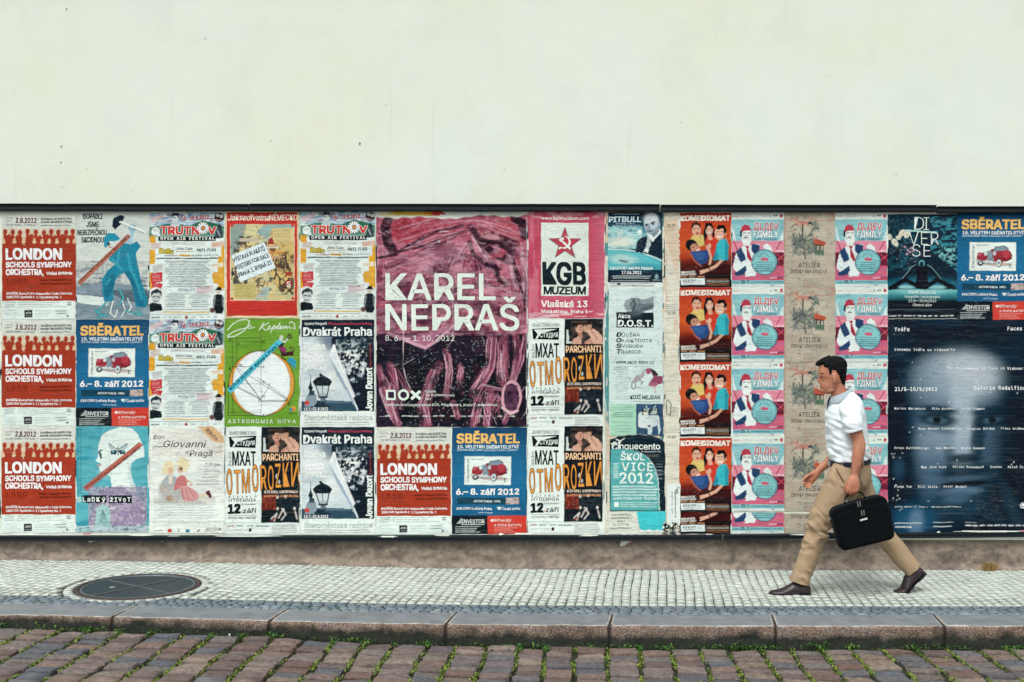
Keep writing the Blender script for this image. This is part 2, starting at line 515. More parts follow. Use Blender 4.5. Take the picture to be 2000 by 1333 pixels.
M_SETT = m_cobble('sett_stone', ['#544b48', '#6b5e58', '#50545a', '#74675c', '#604e48', '#4b5158', '#6f5e54', '#615c5a', '#7c6f64'], 6, .5, 1.5)
def m_ground(name, a, b, sc=30, bump=.5, third=None):
    t = NT(name); v = t.coord(); n = t.noise(v, sc, 6, .65)
    st = [(0.3, lin(a)), (0.7, lin(b))]
    c = t.ramp(n, st)
    if third: c = t.mix(t.ramp(t.noise(v, sc * .25, 4), [(.45, 0.0), (.6, 1.0)]), c, lin(third))
    t.color(c); t.b.inputs['Roughness'].default_value = .95; t.bump(n, bump, .01); return t.m
M_MORTAR = m_ground('joint_grit', '#23261f', '#4a4c44', 80)
M_SOIL = m_ground('joint_soil', '#1d2019', '#3a382e', 60, .8, '#2a3518')
def m_kerb():
    t = NT('granite_kerb'); v = t.coord(); geo = t.node('ShaderNodeNewGeometry')
    sn = t.node('ShaderNodeSeparateXYZ'); t.link(geo.outputs['Normal'], sn.inputs[0]); sp = t.node('ShaderNodeSeparateXYZ'); t.link(v, sp.inputs[0])
    f = t.noise(v, 105, 3, .75); n = t.noise(v, 9, 5, .6); g = t.noise(v, 60, 4, .7)
    topc = t.mix(1.0, t.ramp(n, [(.3, lin('#666c6f')), (.7, lin('#7d8386'))]), t.ramp(f, [(.3, .88), (.7, 1.08)]), 'MULTIPLY')
    front = t.ramp(n, [(.3, lin('#574d46')), (.5, lin('#7a675b')), (.7, lin('#746c66'))])
    front = t.mix(1.0, front, t.ramp(f, [(.35, .22), (.5, .85), (.62, 1.75)]), 'MULTIPLY')
    # wet moss and street dirt along the foot of the stones
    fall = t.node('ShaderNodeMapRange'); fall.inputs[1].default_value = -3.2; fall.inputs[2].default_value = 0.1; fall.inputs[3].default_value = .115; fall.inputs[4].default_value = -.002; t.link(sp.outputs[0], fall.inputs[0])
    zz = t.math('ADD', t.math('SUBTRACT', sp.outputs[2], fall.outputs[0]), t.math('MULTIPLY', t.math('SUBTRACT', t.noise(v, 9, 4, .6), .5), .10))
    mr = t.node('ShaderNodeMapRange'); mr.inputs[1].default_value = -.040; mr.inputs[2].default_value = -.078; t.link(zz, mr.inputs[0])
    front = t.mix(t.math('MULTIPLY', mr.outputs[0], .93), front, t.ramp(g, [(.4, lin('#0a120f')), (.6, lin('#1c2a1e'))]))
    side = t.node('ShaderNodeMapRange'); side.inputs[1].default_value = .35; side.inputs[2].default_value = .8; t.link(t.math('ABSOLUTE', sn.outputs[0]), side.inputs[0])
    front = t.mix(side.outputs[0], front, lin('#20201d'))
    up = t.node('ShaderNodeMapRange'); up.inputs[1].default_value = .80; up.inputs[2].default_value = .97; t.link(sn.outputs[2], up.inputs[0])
    edge = t.math('MULTIPLY', t.math('MULTIPLY', up.outputs[0], t.math('SUBTRACT', 1.0, up.outputs[0])), 2.6)  # worn pale lip, with the rounded corner's highlight painted into it
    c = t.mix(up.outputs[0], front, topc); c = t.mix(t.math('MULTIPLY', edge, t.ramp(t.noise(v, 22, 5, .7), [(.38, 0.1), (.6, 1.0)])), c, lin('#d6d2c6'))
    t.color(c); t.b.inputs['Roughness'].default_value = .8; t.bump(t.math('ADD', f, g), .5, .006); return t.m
M_KERB = m_kerb()
M_FRAME = simple('dark_painted_wood', '#121c22', .6, .35, 25, .4)
M_IRON = simple('cast_iron', '#28363b', .5, .35, 45, .5, .3, .4)
M_RUST = simple('rusty_iron', '#403634', .8, .35, 70, .5)
def m_leaf(name, cols, tr=.0):
    t = NT(name); at = t.node('ShaderNodeAttribute'); at.attribute_name = 'tone'
    t.color(t.ramp(at.outputs['Fac'], [(i / (len(cols) - 1), lin(c)) for i, c in enumerate(cols)])); t.b.inputs['Roughness'].default_value = .6
    return t.m
M_WEED = m_leaf('weed_leaves', ['#1a3214', '#2c5420', '#467028', '#24451a', '#587a2c'])
M_MOSS = m_leaf('joint_moss', ['#3a501a', '#5c7624', '#7e8e32', '#466828', '#8c903c'])
M_STRAW = m_leaf('dry_grass', ['#8a6a3c', '#a58a58', '#6e5a38'])

def set_tone(me, tones):
    ca = me.attributes.new('tone', 'FLOAT', 'FACE'); ca.data.foreach_set('value', np.array(tones, np.float32))

# ------------------------------------------------------------------ wall and plinth
ZT = wz(400)
wall = MB()
nx, nz = 60, 30
X0, X1 = -13.0, 13.0
wall.box(X0, X1, 0.0, 0.5, wz(1050) - .02, 8.5)
wall_o = wall.obj('wall', M_PLASTER)
tag(wall_o, 'pale cream plastered wall with faint specks rising behind the poster board', 'wall')
def grid_obj(name, x0, x1, nx, prof, mat, parent=None, disp=0.0, fn=None, sc=6.0, kind=None, smooth=True):
    """profile (y, z) polyline swept along x, following the street's fall"""
    vs, fs = [], []; n = len(prof)
    for i in range(nx + 1):
        x = x0 + (x1 - x0) * i / nx
        for k, (y, z, *fl) in enumerate(prof):
            g = gz(x) if (not fl or fl[0]) else 0
            d = Vector((0, 0, 0))
            if disp: d = mnoise.noise_vector(Vector((x * sc, y * sc * 2, z * sc * 2 + 7))) * disp
            vs.append((x, y + d.y, z + g + d.z * .5))
    for i in range(nx):
        for k in range(n - 1):
            a = i * n + k; fs.append((a, a + 1, a + n + 1, a + n))
    o = mesh_obj(name, vs, fs, mat, parent, smooth)
    if kind: o['kind'] = kind
    return o
ztop = wz(1052)
prof = [(0.10, -.05), (-.055, -.004), (-.03, .008), (-.012, .018), (0.004, .03)] + [(0.008 + .0003 * k, .03 + k * (ztop - .05) / 12) for k in range(1, 12)] + [(0.012, ztop - .0, 0), (.012, ztop + .02, 0)]
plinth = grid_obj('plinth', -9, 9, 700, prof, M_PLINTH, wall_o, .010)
for f_ in plinth.data.polygons[:1]: pass

# small knocks in the plaster, each a shallow dark pit
mb = MB()
for (px, py, r) in ((130, 18, .014), (120, 287, .016), (119, 318, .012), (703, 281, .017), (401, 76, .010), (530, 276, .008), (121, 366, .007), (754, 206, .008), (258, 375, .007), (170, 330, .006), (1500, 60, .006), (1330, 240, .007), (985, 330, .006), (1750, 340, .008), (1620, 150, .006), (660, 20, .005), (860, 260, .005), (1120, 150, .005)):
    cx, cz = wx(px), wz(py); n = 9; r *= .62
    ring = [(cx + r * (.6 + .5 * random.random()) * math.cos(k * math.tau / n), -.0015, cz + r * 1.25 * (.6 + .5 * random.random()) * math.sin(k * math.tau / n)) for k in range(n)]
    b = len(mb.v); mb.add(ring, [tuple(range(n))])
pits = mb.obj('plaster_chip', simple('chipped_plaster', '#7d877e', .95, .5, 200), wall_o); pits['kind'] = 'stuff'

# ------------------------------------------------------------------ poster board
board = empty('poster_board', (0, -.02, 0))
tag(board, 'long dark framed billboard covered edge to edge with pasted posters', 'poster board')
BX0, BX1 = wx(-170), wx(2062)
mb = MB(); mb.box(BX0, BX1, 0.0032, 0.0195, wz(1046), wz(408))
pan = mb.obj('backing_panel', simple('old_paper_layers', '#8a8f88', .9, .6, 30), board); pan.matrix_parent_inverse = board.matrix_world.inverted(); pan.location = (0, -.0, 0)
for o_ in (pan,): o_.matrix_parent_inverse.identity(); o_.location = (0, .02, 0)
# the world frame of the board's children: board sits at y = -0.02
def rail(x0p, x1p, prof_fn, name):
    vs = []; fs = []; N = max(2, int((x1p - x0p) / 40))
    for i in range(N + 1):
        px = x0p + (x1p - x0p) * i / N
        sec = prof_fn(px); w = mnoise.noise(Vector((px * .013, 3, 5))) * .0015
        for (y, z) in sec: vs.append((wx(px), y + .02, z + w))
    m = len(sec)
    for i in range(N):
        for k in range(m): fs.append((i*m+k, i*m+(k+1)%m, (i+1)*m+(k+1)%m, (i+1)*m+k))
    fs.append(tuple(range(m))[::-1]); fs.append(tuple(N*m+k for k in range(m)))
    o = mesh_obj(name, vs, fs, M_FRAME, board)
    return o
def top_prof(yt, yb):
    def fn(px):
        t, b = wz(yt + (px - 1000) * .0012), wz(yb + (px - 1000) * .001)
        return [(0, b), (-.030, b), (-.034, b + .006), (-.034, b + (t - b) * .55), (-.028, b + (t - b) * .6), (-.028, t - .006), (-.045, t - .004), (-.045, t), (0, t)]
    return fn
for x0p, x1p, yt, yb in ((-175, 488, 401, 413.5), (490, 1288, 400.5, 413.5), (1290, 1826, 401.5, 414), (1828, 2066, 404, 416)):
    rail(x0p, x1p, top_prof(yt, yb), 'top_rail')
def bot_prof(px):
    t = np.interp(px, [-200, 0, 1300, 2100], [1046, 1046, 1044.5, 1037]); b = np.interp(px, [-200, 0, 700, 1300, 2100], [1056.5, 1056, 1057, 1055.5, 1047])
    t, b = wz(t), wz(b)
    return [(0, b), (-.036, b), (-.036, b + .012), (-.028, b + .016), (-.028, b + .026), (-.040, b + .030), (-.040, t - .002), (-.036, t), (0, t)]
for x0p, x1p in ((-175, 640), (642, 1410), (1412, 2066)): rail(x0p, x1p, bot_prof, 'bottom_rail')
for px in (-173, 2062):
    mb = MB(); mb.box(wx(px) - .03, wx(px) + .0, -.014, .02, wz(1046), wz(413)); mb.obj('side_post', M_FRAME, board)
# torn paper left along the edges and between the sheets
V, Fc, Cc = [], [], []
pal = ['#dfe6dc', '#e6ece2', '#cfd4c8', '#b9c2bc', '#e0e4d4', '#d8a040', '#c8403a', '#3c7f96', '#1c2c34', '#22343c', '#cfa9a0', '#dfe6dc', '#2a6f70', '#eef2ea']
rs = random.Random(11)
def scrap(px, py, w, h, y, col, jag=7):
    n = jag + rs.randint(0, 5); b = len(V)
    for k in range(n):
        an = k * math.tau / n + rs.uniform(-.2, .2); rr = rs.uniform(.55, 1.1)
        x_ = max(-1, min(1, math.cos(an) * 1.25)) * w / 2 * rr; z_ = max(-1, min(1, math.sin(an) * 1.25)) * h / 2 * rr
        V.append((wx(px + x_), y + .02 - rs.uniform(0, .0008), wz(py + z_)))
    Fc.append(list(range(b, b + n))[::-1]); Cc.append((lin(col), n))
for k in range(2600):
    px = rs.uniform(-170, 2058); big = rs.random()
    scrap(px, rs.uniform(412, 1046), rs.uniform(8, 70), rs.uniform(4, 60), .0028 - 0.0000004 * k, rs.choice(pal)) if big < .35 else None
    if big >= .35 and big < .62: scrap(px, rs.uniform(413, 421) + px * .001, rs.uniform(4, 40), rs.uniform(1.5, 6), .002 - rs.random() * .001, rs.choice(pal))
    if big >= .62 and big < .70: scrap(px, float(np.interp(px, [0, 1300, 2100], [1043, 1042, 1036])) + rs.uniform(-3, 3), rs.uniform(4, 46), rs.uniform(1, 5), -.0405 if rs.random() < .12 else .0015, rs.choice(pal[:5] + ['#eef2ea', '#1c2c34', '#c8403a', '#cfd4c8']))
    if big >= .80:
        cx = rs.choice((2, 148.5, 291, 439, 585.5, 734, 1030, 1181, 1184, 1297, 1327, 1428.5, 1732)); scrap(cx + rs.uniform(-1.5, 1.5), rs.uniform(414, 1044), rs.uniform(1, 3.6), rs.uniform(6, 50), -.0042 if rs.random() < .5 else .001, rs.choice(['#dfe6dc', '#cfd4c8', '#e6ece2', '#22343c', '#b9c2bc']))
for px, py, w, h, c in ((800, 418, 90, 10, '#d8b23c'), (845, 417, 46, 10, '#c8403a'), (930, 418, 120, 9, '#dfe6dc'), (1000, 420, 60, 10, '#cfd8cc'), (760, 420, 44, 8, '#e0d9a0'), (940, 416, 18, 6, '#3c9fb0')): scrap(px, py, w, h, -.0001, c, 14)
for k in range(120): scrap(rs.uniform(1296, 1327), rs.uniform(1022, 1046), rs.uniform(2, 8), rs.uniform(2, 8), -.011 - k * .00001, rs.choice(['#1c2c34', '#dfe6dc', '#cfd4c8', '#0f1c22', '#8a7a6a']))
for k in range(60): scrap(rs.uniform(1181, 1326), rs.uniform(1041, 1046), rs.uniform(4, 14), rs.uniform(1, 3.5), -.009, rs.choice(['#dfe6dc', '#eef2ea', '#cfd4c8']))
for x_, y_, w_ in ((485, 1045.5, 150), (60, 1042, 60), (280, 1044, 50), (1930, 1036.5, 150), (1650, 1040, 60), (760, 1047, 40)): scrap(x_, y_, w_, 3.2, -.0412, '#e6ece2', 16)
me = bpy.data.meshes.new('torn_paper'); me.from_pydata(V, [], Fc)
ca = me.color_attributes.new('print', 'FLOAT_COLOR', 'CORNER'); C_ = np.vstack([np.tile((*c, 1.0), (n, 1)) for c, n in Cc]); ca.data.foreach_set('color', C_.ravel().astype(np.float32)); me.materials.append(M_PRINT)
tp = bpy.data.objects.new('torn_paper', me); COL.objects.link(tp); tp.parent = board; tp['kind'] = 'stuff'

# ------------------------------------------------------------------ ground
ground = grid_obj('ground', -40, 40, 80, [(-60, -.30), (2, -.30)], M_SOIL, None, kind='structure')
YB, YC, YK, YR = -1.225, -1.443, -1.733, -1.745    # cobble edge, border edge, kerb lip, road start
pave = grid_obj('pavement', -9, 9, 300, [(YC - .005, -.25), (YC - .005, -.010), (.02, -.010), (.02, -.25)], M_MORTAR, None, kind='structure')
def stone_mesh(name, w, d, h, mat, seed, inset=.12, dome=.003, jit=.06, n_cut=.18):
    r = random.Random(seed); pts = []
    c = n_cut
    for sx, sy in ((-1, -1), (1, -1), (1, 1), (-1, 1)):
        a = (sx * (1 - c), sy) if sx * sy > 0 else (sx, sy * (1 - c)); b = (sx, sy * (1 - c)) if sx * sy > 0 else (sx * (1 - c), sy)
        for q in (a, b): pts.append((q[0] * w / 2 * (1 - jit * r.random()), q[1] * d / 2 * (1 - jit * r.random())))
    pts.sort(key=lambda p: math.atan2(p[1], p[0])); n = len(pts)
    vs = [(x, y, -h) for x, y in pts] + [(x, y, -.35 * inset * w) for x, y in pts] + [(x * (1 - inset), y * (1 - inset), r.uniform(-.4, .4) * dome) for x, y in pts] + [(0, 0, dome)]
    fs = []
    for L in (0, 1):
        for k in range(n): fs.append((L*n+k, L*n+(k+1)%n, (L+1)*n+(k+1)%n, (L+1)*n+k))
    for k in range(n): fs.append((2*n+k, 2*n+(k+1)%n, 3*n))
    me = bpy.data.meshes.new(name); me.from_pydata(vs, [], fs); me.materials.append(mat); me.polygons.foreach_set('use_smooth', [True] * len(fs)); me.update()
    return me, vs, fs
def place_stones(name, parent, items, protos, nmax, mat, key, tilt=.02):
    """items (x, y, z, rot, sx, sy): the nmax nearest are parts of their own, the rest one joined part"""
    items = sorted(items, key=key)
    for it in items[:nmax]:
        me = protos[rs.randrange(len(protos))][0]
        x, y, z, rt, sx, sy = it
        inst(name, me, parent, (x, y, z + gz(x)), (rs.uniform(-tilt, tilt), -math.atan(gs(x)) + rs.uniform(-tilt, tilt), rt), (sx, sy, 1))
    V, Fs, T = [], [], []
    for it in items[nmax:]:
        _, vs, fs = protos[rs.randrange(len(protos))]; x, y, z, rt, sx, sy = it; b = len(V); c, s_ = math.cos(rt), math.sin(rt); t = rs.random()
        for (a, q, h) in vs:
            a *= sx; q *= sy; X_ = x + a * c - q * s_; V.append((X_, y + a * s_ + q * c, z + h + gz(X_)))
        for f in fs: Fs.append(tuple(i + b for i in f)); T.append(t)
    if V:
        o = mesh_obj(name, V, Fs, mat, parent, True); set_tone(o.data, T); o['kind'] = 'stuff'

MHX, MHY, MHR = -2.552, -.90, .408
XS0, XS1 = -5.0, 5.6
protos = [stone_mesh('cobblestone', 1, 1, .03, M_WHITE, k, .016, .0015, .03, .04) for k in range(6)]
for p in protos:  # unit stones, height in metres
    p[0].name = 'cobblestone'
items = []
SK = .085; cw = .0625
ncol = int((XS1 - XS0) / cw)
for i in range(ncol + 4):
    xb = XS0 + i * cw; y = YB + .012; 
    ph = rs.uniform(0, 6)
    while y < -.03:
        d = rs.uniform(.052, .10)
        if y + d > -.02: d = -.02 - y
        if d < .02: break
        yc = y + d / 2; x = xb + SK * (yc - YB) + .006 * math.sin(yc * 4 + i * .35) + rs.uniform(-.0015, .0015) - .05
        if math.hypot(x - MHX, yc - MHY) > MHR + .075:
            items.append((x, yc, rs.uniform(-.0012, .0008), rs.uniform(-.012, .012) - SK * .9, cw - rs.uniform(.003, .006), d + rs.uniform(-.0012, .0006)))
        y += d
camx = (PX - 1000) / S; camy = -F / S
place_stones('cobblestone', pave, items, protos, 300, M_WHITE, lambda it: (it[0] < wx(-60) or it[0] > wx(2080), it[1] + rs.random() * .002 + (0 if abs(it[0] - .0) < 3.6 else 1)), .008)
items = []
for k in range(44):
    an = k * math.tau / 44; items.append((MHX + (MHR + .034) * math.cos(an), MHY + (MHR + .034) * math.sin(an), 0, an, .058, .061))
for it in items:
    inst('ring_cobblestone', protos[rs.randrange(6)][0], pave, (it[0], it[1], it[2] + gz(it[0])), (0, -math.atan(gs(it[0])), it[3]), (it[4], it[5], 1))
pb = [stone_mesh('border_cobblestone', 1, 1, .03, M_BLUE, 40 + k, .03, .002, .12, .12) for k in range(6)]
items = []
for row in range(4):
    dd = (YB - YC) / 4; y = YC + dd * (row + .5); x = XS0
    while x < XS1:
        w = rs.uniform(.045, .085)
        if math.hypot(x + w / 2 - MHX, y - MHY) > MHR + .03: items.append((x + w / 2, y + rs.uniform(-.003, .003), rs.uniform(-.002, .0005), rs.uniform(-.06, .06), w - .0035, dd - .003))
        x += w
place_stones('border_cobblestone', pave, items, pb, 300, M_BLUE, lambda it: (abs(it[0] - .0) > 4.15, round(-it[1] * 18), rs.random()), .004)

# manhole
mh = empty('manhole', (MHX, MHY, gz(MHX))); mh.rotation_euler = (0, -math.atan(gs(MHX)), 0)
tag(mh, 'round dark iron manhole cover with a cross in the light cobbled pavement', 'manhole cover')
def lathe(name, prof, mat, parent, n=72, loc=None):
    vs, fs = [], []
    for i in range(n):
        a = i * math.tau / n
        for r, z in prof: vs.append((r * math.cos(a), r * math.sin(a), z))
    m = len(prof)
    for i in range(n):
        for k in range(m - 1): fs.append((i*m+k, ((i+1)%n)*m+k, ((i+1)%n)*m+k+1, i*m+k+1))
    if prof[-1][0] < .001:
        pass
    return mesh_obj(name, vs, fs, mat, parent, True, loc)
lathe('rim', [(MHR, -.03), (MHR, .004), (MHR - .012, .006), (MHR - .030, .005), (MHR - .032, -.03)], M_RUST, mh)
lathe('inner_rim', [(MHR - .036, -.03), (MHR - .036, .002), (MHR - .052, .004), (MHR - .054, -.012)], simple('worn_iron', '#566468', .45, .3, 60, .4, .3), mh)
mb = MB(); R_ = MHR - .053
for q in range(4):
    a0 = q * math.pi / 2 + math.radians(58); n = 16; g = .017
    bis = a0 + math.pi / 4; off = Vector((math.cos(bis), math.sin(bis))) * g * 1.41
    ring = [off] + [Vector((math.cos(a0 + .045 + k * (math.pi / 2 - .09) / n), math.sin(a0 + .045 + k * (math.pi / 2 - .09) / n))) * R_ for k in range(n + 1)]
    vs = [(p.x, p.y, -.004) for p in ring] + [(p.x, p.y, -.03) for p in ring]; m = len(ring)
    mq = MB(); mq.add(vs, [tuple(range(m))] + [(k, k + m, (k + 1) % m + m, (k + 1) % m) for k in range(m)]); mq.obj('cover_panel', M_IRON, mh)
for q in range(2):
    a0 = q * math.pi / 2 + math.radians(58); c, s_ = math.cos(a0), math.sin(a0); mq = MB()
    L = R_; w = .006
    for sgn in ((-1, 1) if q == 0 else (-1, 1)):
        x0, x1 = (.008 if q else 0) * sgn, L * sgn
        pts = [(x0, -w), (x1, -w), (x1, w), (x0, w)]
        P = [(a * c - b * s_, a * s_ + b * c) for a, b in pts]
        mq.add([(x, y, .001 - .0015 * q) for x, y in P] + [(x, y, -.03) for x, y in P], [(0, 1, 2, 3), (0, 4, 5, 1), (1, 5, 6, 2), (2, 6, 7, 3), (3, 7, 4, 0)])
    mq.obj('cross_bar', simple('bare_iron', '#60686a', .5, .3, 50, .3, .3), mh)
lathe('bed', [(0.0005, -.014), (MHR, -.014)], M_SOIL, mh, 48)
lathe('lifting_hole', [(.0005, -.002), (.018, -.002), (.02, -.0045)], simple('mortar_plug', '#7d8886', .8), mh, 14, (-.17, -.03, .0))

# kerb
kerb = grid_obj('kerb', -9, 9, 120, [(YC - .006, -.24), (YC - .006, -.02), (YK + .02, -.02), (YK + .02, -.24)], M_SOIL, None, kind='structure')
joints = [-470, -110, 218, 525, 870, 1190, 1515, 1845, 2190, 2520]
for a_, b_ in zip(joints[:-1], joints[1:]):
    x0 = (a_ - PX) / 318.5 + camx + .001; x1 = (b_ - PX) / 318.5 + camx - .001; N = 40
    prof = [(YC - .007, -.2), (YC - .007, -.004), (YC - .012, .0)] + [(YC - .012 - (YC - YK - .04) * k / 8, .001) for k in range(1, 9)] + [(YK + .018, .0), (YK + .008, -.004), (YK + .002, -.012), (YK, -.022)] + [(YK - .0015 * k, -.022 - .018 * k) for k in range(1, 8)] + [(YK - .01, -.2)]
    vs, fs = [], []; m = len(prof); sd = rs.random() * 50; sh0, sh1 = rs.uniform(.003, .010), rs.uniform(.003, .010)
    for i in range(N + 1):
        t = i / N; x = x0 + (x1 - x0) * t
        for k, (y, z) in enumerate(prof):
            chip = max(0, 1 - (x - x0) / sh0) ** 1.5 + max(0, 1 - (x1 - x) / sh1) ** 1.5
            fr = max(0.0, min(1.0, (YK + .16 - y) / .16)); nv = mnoise.noise_vector(Vector((x * 9 + sd, y * 30, z * 30)))
            dz = (-chip * .006 * fr + nv.z * (.004 if k > 9 else .0008)); dy = chip * .004 * fr + nv.y * (.007 if k > 10 else .0)
            xx = x + (0 if 0 < i < N else 0) + (.035 * min(1, max(0, (y - YK) / .29)) )
            vs.append((xx, y + dy, z + dz + gz(x)))
    for i in range(N):
        for k in range(m - 1): a = i * m + k; fs.append((a, a + m, a + m + 1, a + 1))
    fs.append(tuple(range(m))); fs.append(tuple(N * m + k for k in range(m))[::-1])
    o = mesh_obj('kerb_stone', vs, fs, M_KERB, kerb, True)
    # flip check is not needed: faces are shaded two-sided

# road with setts
ZR = -.128
def zr(x): return ZR + road_rise(x)
road = grid_obj('road', -9, 9, 200, [(-9.5, ZR - .05), (YR + .02, ZR - .022)], M_SOIL, None, .0, kind='structure')
for v_ in road.data.vertices: v_.co.z += road_rise(v_.co.x)
ps = [stone_mesh('sett', 1, 1, .06, M_SETT, 80 + k, .045, .010, .13, .16) for k in range(10)]
def fix_unit(protos, edge, dome):
    for me, vs, fs in protos:
        n = (len(vs) - 1) // 3; r = random.Random(n + len(me.name))
        for i in range(n): 
            x, y, z = vs[n + i]; vs[n + i] = (x, y, -edge)
        for i, v in enumerate(me.vertices): v.co.z = vs[i][2]
for p_ in ps: p_[0].polygons.foreach_set('use_smooth', [False] * len(p_[0].polygons))
fix_unit(ps, .006, .0022); fix_unit(protos, .0016, .0004); fix_unit(pb, .0025, .0006)
items = []; colw = .186; x = -6.2; c = 0; JX = []
while x < 7.2:
    w = colw * rs.uniform(.90, 1.10); JX.append(x); y = YR - .018 - rs.uniform(0, .03)
    yoff = rs.uniform(0, .1); first = True
    while y > -4.2:
        d = rs.uniform(.085, .125)
        if first: d = rs.uniform(.06, .14); first = False
        yc = y - d / 2; lean = .03 * math.sin(x * .8 + 1) * (yc - YR)
        items.append((x + w / 2 + lean + .006 * math.sin(yc * 9 + c), yc, zr(x) + rs.uniform(-.010, .005) + .004 * math.sin(x * 2.2), rs.uniform(-.05, .05), w - rs.uniform(.009, .026), d - rs.uniform(.001, .007)))
        y -= d
    x += w; c += 1
place_stones('sett', road, items, ps, 298, M_SETT, lambda it: (abs(it[0] - camx * .4) > 3.75, -it[1]), .055)

# moss and weeds
def leaves(name, pts, mat, size, up, parent=None):
    V, Fs, T = [], [], []
    for (x, y, z, s_) in pts:
        a = rs.uniform(0, math.tau); tl = rs.uniform(.1, up); L = size * s_ * rs.uniform(.6, 1.3); W = L * rs.uniform(.35, .6)
        dx, dy = math.cos(a), math.sin(a); b = len(V); zz = math.sin(tl); hh = math.cos(tl)
        p0 = (x, y, z); p1 = (x + dx*hh*L*.5 - dy*W*.5, y + dy*hh*L*.5 + dx*W*.5, z + zz*L*.55); p2 = (x + dx*hh*L, y + dy*hh*L, z + zz*L*.8); p3 = (x + dx*hh*L*.5 + dy*W*.5, y + dy*hh*L*.5 - dx*W*.5, z + zz*L*.55)
        V += [p0, p1, p2, p3]; Fs.append((b, b+1, b+2, b+3)); T.append(rs.random())
    o = mesh_obj(name, V, Fs, mat, parent); set_tone(o.data, T); o['kind'] = 'stuff'; return o
pts = []
for j, xj in enumerate(JX):
    for k in range(700):
        y = YR - .02 - rs.random() ** .9 * 1.5
        if mnoise.noise(Vector((xj * 3.1, y * 6, 2))) + .40 * rs.random() < .10: continue
        lean = .03 * math.sin(xj * .8 + 1) * (y - YR)
        X_ = xj + lean + .006 * math.sin(y * 9 + j) + rs.gauss(0, .0085); pts.append((X_, y, zr(X_) - .012 + gz(X_) + rs.random() * .008, 1.0))
for it in items:
    if it[1] > -3.2 and rs.random() < .5:
        for k in range(14):
            x_ = it[0] + (rs.random() - .5) * it[4]; pts.append((x_, it[1] + it[5] / 2 + rs.gauss(.003, .004), zr(x_) - .012 + gz(x_), .7))
moss = leaves('moss', pts, M_MOSS, .017, 1.1)
pts = []
clumps = [rs.uniform(-4.6, 5.4) for _ in range(50)]
for cx in clumps:
    n = rs.randint(8, 60); r = rs.uniform(.012, .05)
    for k in range(n): x_ = cx + rs.gauss(0, r); h = rs.random() ** 1.5 * r * .7; pts.append((x_, YK - .028 + rs.gauss(0, .014), zr(x_) - .008 + gz(x_) + h, 1.0))
for k in range(900): x_ = rs.uniform(-4.6, 5.4); pts.append((x_, YK - .022 + rs.gauss(0, .010), zr(x_) - .008 + gz(x_) + rs.random() * .012, .6))
for xj in JX:
    if rs.random() < .5:
        for k in range(rs.randint(20, 60)): y = YR - abs(rs.gauss(0, .07)); x_ = xj + rs.gauss(0, .014); pts.append((x_, y - .015, zr(x_) - .004 + gz(x_) + rs.random() * .016, .9))
weeds = leaves('weeds', pts, M_WEED, .024, 1.3)
def tuft(px, y, n, hgt, label):
    xx = (px - PX) / (F / (y - camy)) + camx; V, Fs, T = [], [], []
    for k in range(n):
        a = rs.uniform(0, math.tau); r = abs(rs.gauss(0, .035)); L = hgt * rs.uniform(.5, 1.2); x0, y0 = math.cos(a) * r, math.sin(a) * r * .4; ln = rs.uniform(.2, .9); b = len(V); w = .0014
        q = (x0 + math.cos(a) * L * ln, y0 + math.sin(a) * L * ln * .5 - .01, L * (1 - ln * .4)); mid = (x0 + math.cos(a) * L * ln * .35, y0 + math.sin(a) * L * ln * .2, L * .6)
        V += [(x0 - w, y0, 0), (x0 + w, y0, 0), (mid[0] + w, mid[1], mid[2]), (mid[0] - w, mid[1], mid[2]), q]; Fs += [(b, b+1, b+2, b+3), (b+3, b+2, b+4)]; t = rs.random(); T += [t, t]
    o = mesh_obj('dry_grass_tuft', V, Fs, M_STRAW, None, False, (xx, y, gz(xx) + .001)); set_tone(o.data, T); return tag(o, label, 'grass tuft')
tuft(1933, -.075, 240, .085, 'tuft of dry straw coloured grass at the foot of the wall behind the walking man')
# dropped bits: a white flower head in the gutter, some grit by the wall
mb = MB()
fx = (445 - PX) / 322 + camx
for k in range(8): a = k * math.tau / 8; mb.add([(fx, YK - .035, ZR + .006), (fx + .006 * math.cos(a - .3), YK - .035 + .004 * math.sin(a), ZR + .006 + .006 * math.sin(a - .3)), (fx + .006 * math.cos(a + .3), YK - .036 + .002 * math.sin(a), ZR + .006 + .006 * math.sin(a + .3))], [(0, 1, 2)])
mb.add([(fx - .001, YK - .03, ZR + .006), (fx + .001, YK - .03, ZR + .006), (fx + .002, YK - .03, ZR - .03), (fx - .002, YK - .03, ZR - .03)], [(0, 1, 2, 3)])
for v_ in range(len(mb.v)): x_, y_, z_ = mb.v[v_]; mb.v[v_] = (x_, y_, z_ + gz(x_) + road_rise(x_))
fl = mb.obj('daisy', simple('white_petals', '#e6eeea', .8)); tag(fl, 'single small white flower in the gutter weeds left of centre', 'flower')
mb = MB()
for k in range(2200):
    x_ = rs.uniform(-4.4, 4.9); y_ = -.035 - abs(rs.gauss(0, .022)) if rs.random() < .93 else rs.uniform(-1.7, -.05); s_ = rs.uniform(.002, .007); z_ = gz(x_) + .001
    mb.add([(x_ - s_, y_, z_), (x_ + s_, y_ - s_, z_), (x_, y_ + s_, z_), (x_, y_, z_ + s_)], [(0, 1, 3), (1, 2, 3), (2, 0, 3)])
gr = mb.obj('grit', simple('grit', '#6a625a', .9, .6, 60)); gr['kind'] = 'stuff'
# ------------------------------------------------------------------ the printed designs
WHITE = '#dcefe7'; INK = '#0d2730'; CREAM = '#d9d8c6'

